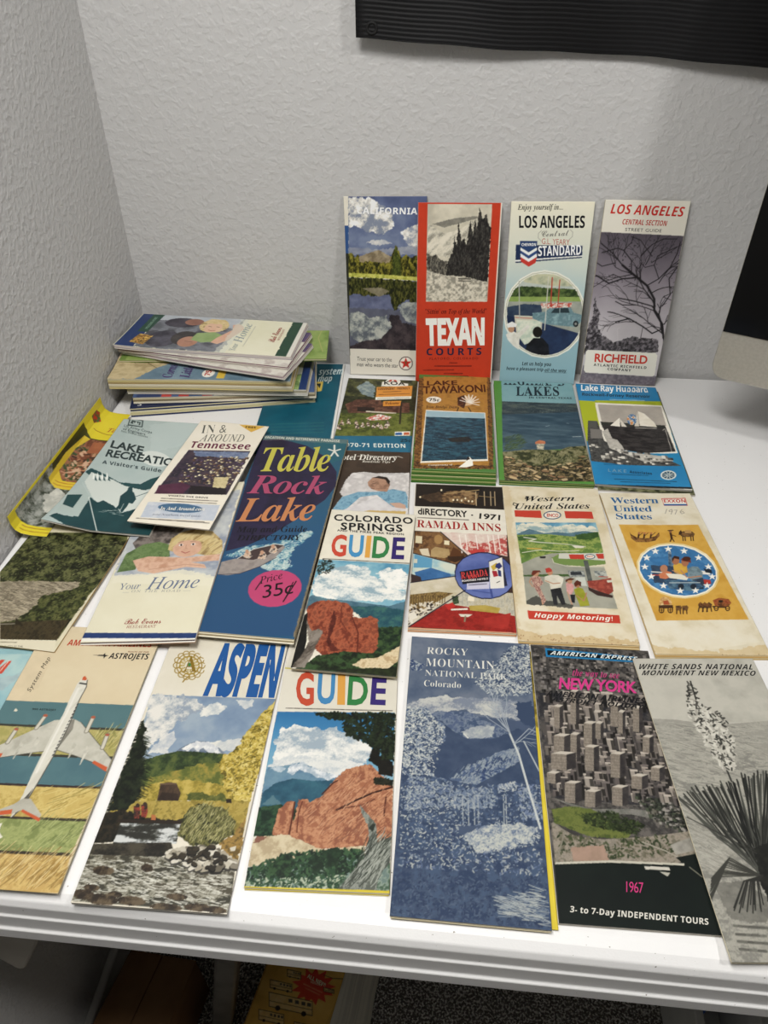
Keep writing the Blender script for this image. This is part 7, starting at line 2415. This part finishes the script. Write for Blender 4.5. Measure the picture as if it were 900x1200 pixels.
# row in front of the standing ones
brochure('airline_map', 'sysmap', 'plain teal system map lying flat between the stack and the campground directory', 'map', T=.0024, n=4, group=flat, cols=WHITE, seed=5)
brochure('campground_directory', 'koa', 'campground directory with orange signs and picnic lawn, partly under the standing California map', 'directory', T=.0024, n=4, group=flat, cols=CREAM, seed=6)
brochure('lake_map', 'tawa', 'brown bark framed lake map with thick green edges below the red motel brochure', 'map', T=.0105, n=7, group=flat, cols=GREEN, fan=.013, seed=7)
brochure('lake_map', 'highl', 'green bordered lakes map with rocky shore photo below the round picture road map', 'map', T=.006, n=5, group=flat, cols=GREEN, fan=.002, seed=8)
brochure('lake_map', 'bottom_lake', 'brochure almost hidden under the blue sailboat lake map, only its dark bottom edge showing', 'map', T=.0026, n=3, group=flat, cols=WHITE, seed=9)
brochure('lake_map', 'rayh', 'blue and lime lake map with two sailboats in a tilted photo', 'map', T=.0028, n=4, group=flat, cols=WHITE, seed=10)
# middle row
brochure('motel_directory', 'motel', 'motel directory with a man asleep in bed, under the top of the mountain guide', 'directory', T=.0026, n=4, group=flat, cols=CREAM, seed=11)
brochure('motel_directory', 'ramada', 'motel directory with red carpet lobby and oval sign picture in the middle row', 'directory', T=.0032, n=4, group=flat, cols=('d9a27a', 'd8cfb4', 'c99068', 'e0d4c0'), fan=.002, seed=12)
brochure('road_map', 'enco', 'cream western states road map with family at roadside filling station picture and red strips', 'map', T=.0034, n=5, group=flat, mat=MATTE, cols=OLD, fan=.003, seed=13, amp=.0006)
brochure('road_map', 'exxon', 'cream western states road map with gold square and star ringed blue oval', 'map', T=.0034, n=5, group=flat, mat=MATTE, cols=OLD, fan=.003, seed=14, amp=.0006)
brochure('travel_guide', 'colo', 'mountain town guide with red rocks, overlapped on its left by the lake directory', 'guide', T=.003, n=4, group=flat, cols=CREAM, seed=15)
# front row
brochure('airline_map', 'far_left', 'pale blue airline leaflet with red stripes cut off at the far left edge', 'leaflet', T=.0016, n=2, group=flat, cols=WHITE, seed=16)
brochure('airline_map', 'aa', 'tan airline system map with silver jet airliner over striped landscape', 'map', T=.0026, n=4, group=flat, cols=CREAM, mat=MATTE, seed=17)
brochure('travel_brochure', 'aspen', 'Aspen brochure with mountain stream photo and tall blue title', 'brochure', T=.003, n=4, group=flat, cols=WHITE, seed=18)
brochure('travel_guide', 'guide', 'front guide with big red rock and snowy peak, below the similar overlapping guide', 'guide', T=.003, n=4, group=flat, cols=('d0bc28', 'd8cfb4', 'c9b820', 'e2dac4'), fan=.001, seed=19)
brochure('park_brochure', 'beneath', 'yellow edged brochure under the blue national park leaflet, only its right edge showing', 'brochure', T=.0015, n=2, group=flat, cols=('cdb62a', 'd8c84a'), seed=20)
brochure('park_brochure', 'rocky', 'dark blue and white national park brochure with aspen trees and mountain', 'brochure', T=.0026, n=4, group=flat, cols=CREAM, fan=.0006, mat=MATTE, seed=21)
brochure('travel_brochure', 'ny', 'New York tours brochure with aerial skyscraper photo and black bottom', 'brochure', T=.003, n=4, group=flat, cols=WHITE, seed=22)
brochure('park_brochure', 'sands', 'grey desert monument brochure with tall yucca plant at the right front', 'brochure', T=.0026, n=3, group=flat, cols=CREAM, mat=MATTE, seed=23)
# left group
brochure('lake_map', 'bluff', 'brochure with wooded river bluff photo beside the left wall', 'brochure', T=.0024, n=4, group=flat, cols=OLD, seed=24)


def print_wall_leaflet(T, L, S, G, X, B):
    P = lambda *a: ','.join('%d' % round(v * 10) for v in a)
    T('d6c21c dcca2a', P(0, 0, 102, 0, 102, 240, 0, 240), n=30)
    T('2a2a12 4a4a1e', P(4, 96, 100, 100, 100, 186, 4, 190), n=20)
    T('33392c 6f736a 9a9c94', P(3, 14, 30, 14, 60, 14, 102, 14, 102, 92, 60, 92, 30, 90, 3, 100), n=9, c=1.5)
    T('c9c8bc a8a89e', P(30, 38, 102, 30, 102, 60, 50, 62, 26, 80, 20, 60), n=10, e=3, c=1.2)
    T('d0b024 d8bc30', P(12, 84, 24, 78, 102, 78, 102, 176, 16, 176, 10, 130), n=20)
    T('6a3a28 8a5238 a46a4a 3a4a2a', P(17, 104, 26, 92, 102, 92, 102, 172, 60, 176, 24, 176, 17, 150), n=7, c=1.5)
    S('leaf', '2a4a30 c08a68 3a2a20 d0a888', 160, 8, P(20, 100, 90, 96, 90, 150, 22, 160), 0, 3)
    T('9a5638 a8623f', P(30, 150, 90, 150, 90, 170, 30, 172), n=6)
    T('d6c21c dcca2a', P(0, 186, 14, 186, 24, 178, 102, 178, 102, 240, 0, 240), n=30)
    L('7a3a1c', .8, P(20, 196, 40, 190, 60, 192, 90, 194))
    T('c0301c 2a6a34', P(8, 208, 16, 204, 22, 214, 14, 226, 8, 222), n=3, c=2)
    X('Tall Time', 'J', 'b8602a', P(36, 196, 78, 198, 36, 205))
    for y in (4, 9):
        G('9a6a20', P(20, y, 96, y, 20, y + 2.6), .7)
    for y in (82, 87):
        G('a8641e', P(20, y, 96, y, 20, y + 2.6), .7)


CURVE = [(.0022, .0300), (.0026, .0200), (.0048, .0135), (.0100, .0092), (.0190, .0074), (.0300, .0068), (.075, .0066)]


def wall_curve(u, v, z):
    cx = np.array([p[0] for p in CURVE])
    cz = np.array([p[1] for p in CURVE])
    s = np.concatenate([[0], np.cumsum(np.hypot(np.diff(cx), np.diff(cz)))])
    x = np.interp(u, s, cx)
    zz = np.interp(u, s, cz)
    return np.stack([x, v, zz + z - .0014], -1)


brochure('tourist_leaflet', 'wall_leaflet', 'bright yellow leaflet curling up the left wall beside the grey green visitor guide', 'leaflet', T=.0012, n=0,
         sheet=(.0008, -.4165, .0012, 1, 0, 0, 0, 1, 0, .05, .2395), cell=.7, base='d6c21c', warp=wall_curve, group=flat)
brochure('tourist_leaflet', 'home', 'restaurant leaflet with blonde child and navy bottom stripe below the white visitor guide', 'leaflet', T=.003, n=4, group=flat, cols=('dcd8ce', '6a5a5a', 'e6e2d8', 'c9a890'), fan=.002, seed=25)
brochure('lake_directory', 'trock', 'dark blue Table Rock Lake directory with speedboat and round pink price spot', 'directory', T=.0032, n=4, group=flat, cols=('b8ac90', 'd8cfb4', '9a8a6a', 'e2dac4'), fan=.004, seed=26)
brochure('visitor_guide', 'lakerec', 'grey green lake recreation visitor guide with dark angler silhouette', 'guide', T=.003, n=4, group=flat, cols=WHITE, seed=27, lifts=((0, 0, .011, .1), (.45, 0, -.002, .05)))
brochure('visitor_guide', 'tenn', 'white Tennessee visitor guide with dining room photo resting on the grey green guide', 'guide', T=.0022, n=4, group=flat, cols=WHITE, seed=28, inset=.0016)


# ------------------------------------------------------------------ the stack in the corner
def turned(FL, FR, D, z):
    """a sheet lying with its head to the left: FL, FR are the ends of the long side facing the room"""
    fx, fy = FR[0] - FL[0], FR[1] - FL[1]
    Ln = math.hypot(fx, fy)
    c, s = fx / Ln, fy / Ln
    return (FR[0], FR[1], z, -s, c, 0, -c, -s, 0, D, Ln)


def mm(*a):
    return ','.join('%d' % round(v * 10) for v in a)


def oval(cx, cy, rx, ry, k=22):
    return [(cx + rx * math.cos(i * 2 * math.pi / k), cy + ry * math.sin(i * 2 * math.pi / k)) for i in range(k)]


def print_navy(T, L, S, G, X, B):
    T('1c2546 202a4e', mm(0, 0, 240, 0, 240, 110, 0, 110), n=30)
    X('W Bannon, Governor', 'n', 'c9ccd4', mm(88, 9, 162, 9, 88, 15), 1.05)
    X('S', 'n', 'd8d8d4', mm(9, 6, 14, 6, 9, 14))
    T('c9382c', mm(72, 18, 82, 18, 77, 12))
    T('d0b040', mm(200, 4, 218, 4, 218, 7, 200, 7))
    T('d8d2c0', mm(192, 14, 204, 14, 204, 19, 192, 19))
    L('8a90a0', .8, mm(160, 20, 236, 20))


def print_flag(T, L, S, G, X, B):
    T('3f5580 4a6090', mm(0, 0, 100, 0, 100, 240, 0, 240), n=30)
    for v in (92, 130, 160, 182):
        T('c8403a', mm(0, v, 16, v + 1, 16, v + 12, 0, v + 13))
    T('cdd0d4', mm(0, 20, 18, 20, 18, 80, 0, 84), n=10)
    T('d8d4cc', mm(0, 118, 14, 118, 14, 128, 0, 128))
    T('2a3a66', mm(0, 196, 20, 196, 20, 226, 0, 226))


def print_pale(T, L, S, G, X, B):
    T('b9bdb0 cfd0c4', mm(0, 0, 100, 0, 100, 230, 0, 230), n=30)
    T('7a9a52 93ac68 5f7a44', mm(0, 10, 40, 10, 40, 74, 0, 66), n=14, c=1.3, e=3)
    T('23386a', mm(0, 0, 100, 0, 100, 10, 0, 10))
    T('2a2a2a', mm(18, 66, 44, 66, 44, 96, 22, 92), n=5, e=2)
    T('a8b0c4 c4c8d0', mm(0, 96, 40, 96, 40, 200, 0, 200), n=14)


def print_corns(T, L, S, G, X, B):
    T('5a7484 6a8494 7a929e', mm(0, 0, 100, 0, 100, 232, 0, 232), n=24)
    T('b8a478 c9b68a a8946a', mm(0, 232, 0, 196, 30, 176, 55, 150, 100, 140, 100, 232), n=12, e=3)
    L('4a3a26', .7, mm(30, 176, 42, 190, 56, 184, 60, 200))
    L('4a3a26', .6, mm(44, 190, 40, 206, 50, 214))
    X('Corns', 'J', '4a2a6a', mm(4, 150, 38, 150, 4, 163), .95)
    X('Little', 'J', '4a2a6a', mm(4, 128, 36, 128, 4, 141), .95)
    T('e8e2d4', mm(*[q for i in range(16) for q in (17 + 11 * math.cos(i * math.pi / 8), 106 + 8 * math.sin(i * math.pi / 8))]))
    X('75', 'b', 'c0302a', mm(10, 103, 24, 103, 10, 110))
    T('d6b23c', mm(4, 84, 32, 84, 32, 94, 4, 94))


def print_green(T, L, S, G, X, B):
    T('6f8a3c 86a04c 94a85a', mm(0, 0, 100, 0, 100, 260, 0, 260), n=20, c=1.3)
    L('b9b06a', .8, mm(20, 6, 60, 14, 96, 8))
    L('b9b06a', .8, mm(10, 30, 50, 24, 96, 34))
    L('55702c', .8, mm(10, 240, 50, 250, 96, 244))


def print_inner(T, L, S, G, X, B):
    T('cfcabc d8d4c8 b4a8a0', mm(0, 0, 100, 0, 100, 230, 0, 230), n=14, c=1.3)
    T('6a3a52 4a5a8a', mm(70, 0, 100, 0, 100, 16, 70, 16), n=8)


def print_pile_home(T, L, S, G, X, B):
    T('dcd8b8 e2dec2', mm(0, 0, 102, 0, 102, 230, 0, 230), n=30)
    T('1c4030 21472f', mm(0, 6, 102, 6, 102, 20, 0, 20))
    T('d8d4c8', mm(0, 0, 102, 0, 102, 6, 0, 6))
    T('5a5e64 7d8088 4a4a50', mm(0, 92, 102, 86, 102, 206, 0, 206), n=22, c=1.2, e=4)
    T('b8bcc0 a8b0b8', mm(70, 92, 102, 90, 102, 206, 84, 206), n=14, e=4)
    T('34303a 4a4650', oval(78, 168, 15, 24), n=12, e=1)
    T('8a5c4c 9c6c58', oval(82, 152, 10, 13), n=9)
    T('2c2a34 44424c 565460', oval(28, 178, 24, 22), n=14, e=1)
    T('33302f 4a4442', oval(34, 150, 20, 17), n=9, e=1)
    T('a8765e b4846c', oval(24, 142, 15, 13), n=9)
    L('5a3a30', .8, mm(24, 136, 25, 146))
    T('c9ac6c dcc490 a88c54', oval(74, 122, 20, 20), n=5, c=1.1, e=1)
    T('d8aa8c e0b898', oval(69, 122, 15, 12), n=12)
    L('4a3026', .9, mm(71, 114, 72, 118))
    L('4a3026', .9, mm(71, 125, 72, 129))
    L('a8564a', 1.1, mm(61, 117, 59, 121, 61, 126))
    T('c9ac6c dcc490', mm(84, 104, 94, 112, 95, 132, 84, 140, 80, 122), n=5, e=1)
    T('7f9a5a 93aa6c', mm(28, 108, 48, 102, 56, 116, 50, 138, 30, 140, 24, 124), n=12, e=1)
    T('d2a084 dcae92', mm(22, 102, 34, 92, 60, 82, 76, 80, 84, 90, 80, 98, 66, 94, 40, 108, 26, 112), n=12)
    T('dcd8b8 e2dec2', mm(0, 20, 102, 20, 102, 84, 60, 80, 0, 92), n=30, e=3)
    T('d2d4c4', mm(0, 84, 102, 80, 102, 92, 0, 98), n=10, e=4, a=.6)
    X('Your', 'I', '8a9aa0', mm(6, 74, 26, 74, 6, 82))
    X('Home', 'I', '8a9aa0', mm(30, 72, 86, 72, 30, 84))
    G('a8a898', mm(20, 66, 80, 66, 20, 68), .6)
    X('Bob Evans', 'S', 'a83a34', mm(36, 30, 80, 30, 36, 39), .95)
    X('RESTAURANT', 'I', 'a84a40', mm(42, 25, 76, 25, 42, 28))
    T('1f3566 233a6e', mm(0, 206, 102, 206, 102, 231, 0, 231), n=20)
    T('274a3a', mm(44, 204, 102, 200, 102, 216, 44, 218))
    X('WELCOME HOME', 'b', '7aa088', mm(52, 207, 90, 207, 52, 211))
    T('c08a3a 3a2a1a e0b050', mm(8, 196, 34, 192, 38, 212, 12, 216), n=3, c=2)


pile = 'stack of brochures in the corner'
brochure('booklet', 'navy', 'dark navy booklet with white lettering at the very bottom of the corner stack', 'booklet', T=.0105, n=6, cols=('d8d0a8', '2a3358', 'e2dcc0', 'cfc69a'), fan=.003, group=pile,
         sheet=(.0345, -.1712, .0105, math.cos(.233), math.sin(.233), 0, -math.sin(.233), math.cos(.233), 0, .235, .106), cell=.8, base='1c2546', seed=31, amp=.0008)
brochure('booklet', 'flag', 'blue booklet with red patches, second from the bottom of the corner stack', 'booklet', T=.009, n=5, cols=('e0dac8', 'c9bf9f', '8a7a60', 'e2dac4'), fan=.002, group=pile,
         sheet=turned((.036, -.160), (.264, -.124), .1, .0203), cell=.8, base='3f5580', seed=32, amp=.0008)
brochure('booklet', 'pale', 'pale booklet with green picture corner, third from the bottom of the corner stack', 'booklet', T=.009, n=5, cols=('e2ddd0', 'b0a890', 'd8d0bc', 'e6e2d8'), fan=.002, group=pile,
         sheet=turned((.027, -.152), (.256, -.136), .1, .0300), cell=.8, base='b9bdb0', seed=33, amp=.0008)
brochure('tourist_leaflet', 'corns', 'blue and tan leaflet with purple lettering and round price spot in the corner stack', 'leaflet', T=.0145, n=6, cols=('c9bf9f', 'd8c890', 'a89468', 'e2dac4'), fan=.003, group=pile,
         sheet=turned((.0075, -.158), (.238, -.143), .1, .0452), cell=.8, base='5a7484', seed=34, amp=.0008, lifts=((.6, 1, .004, .05),))
brochure('road_map', 'green', 'leaf green map sticking out at both ends of the corner stack', 'map', T=.004, n=3, cols=('8aa04c', 'c9bf9f', '6f8a3c'), group=pile,
         sheet=turned((.009, -.117), (.2755, -.088), .083, .0500), cell=.9, base='6f8a3c', seed=35, amp=.0008)
brochure('tourist_leaflet', 'inner', 'white edged leaflet turned slightly askew beneath the topmost leaflet of the corner stack', 'leaflet', T=.0055, n=5, cols=('e6e2d8', 'b098a0', 'd8d0c8', 'e2dcd4'), fan=.002, group=pile,
         sheet=turned((.0085, -.103), (.232, -.153), .095, .0562), cell=.9, base='cfcabc', seed=36, amp=.0008)
brochure('tourist_leaflet', 'inner', 'leaflet with creased white edges directly under the topmost leaflet of the corner stack', 'leaflet', T=.0055, n=5, cols=('e6e2d8', '8a5a6a', 'dcd4cc', 'c9b8b0'), fan=.002, group=pile,
         sheet=turned((.006, -.108), (.235, -.138), .099, .0622), cell=.9, base='cfcabc', seed=37, amp=.0008)
brochure('tourist_leaflet', 'pile_home', 'restaurant leaflet with family photo on top of the corner stack', 'leaflet', T=.0058, n=5, cols=('e6e2d8', 'd8c8c8', 'e2dcd4', 'b4a8b0'), fan=.002, group=pile,
         sheet=turned((.0045, -.114), (.2365, -.123), .0995, .0686), cell=.6, base='dcd8b8', seed=38, lifts=((0, 1, .002, .08),))
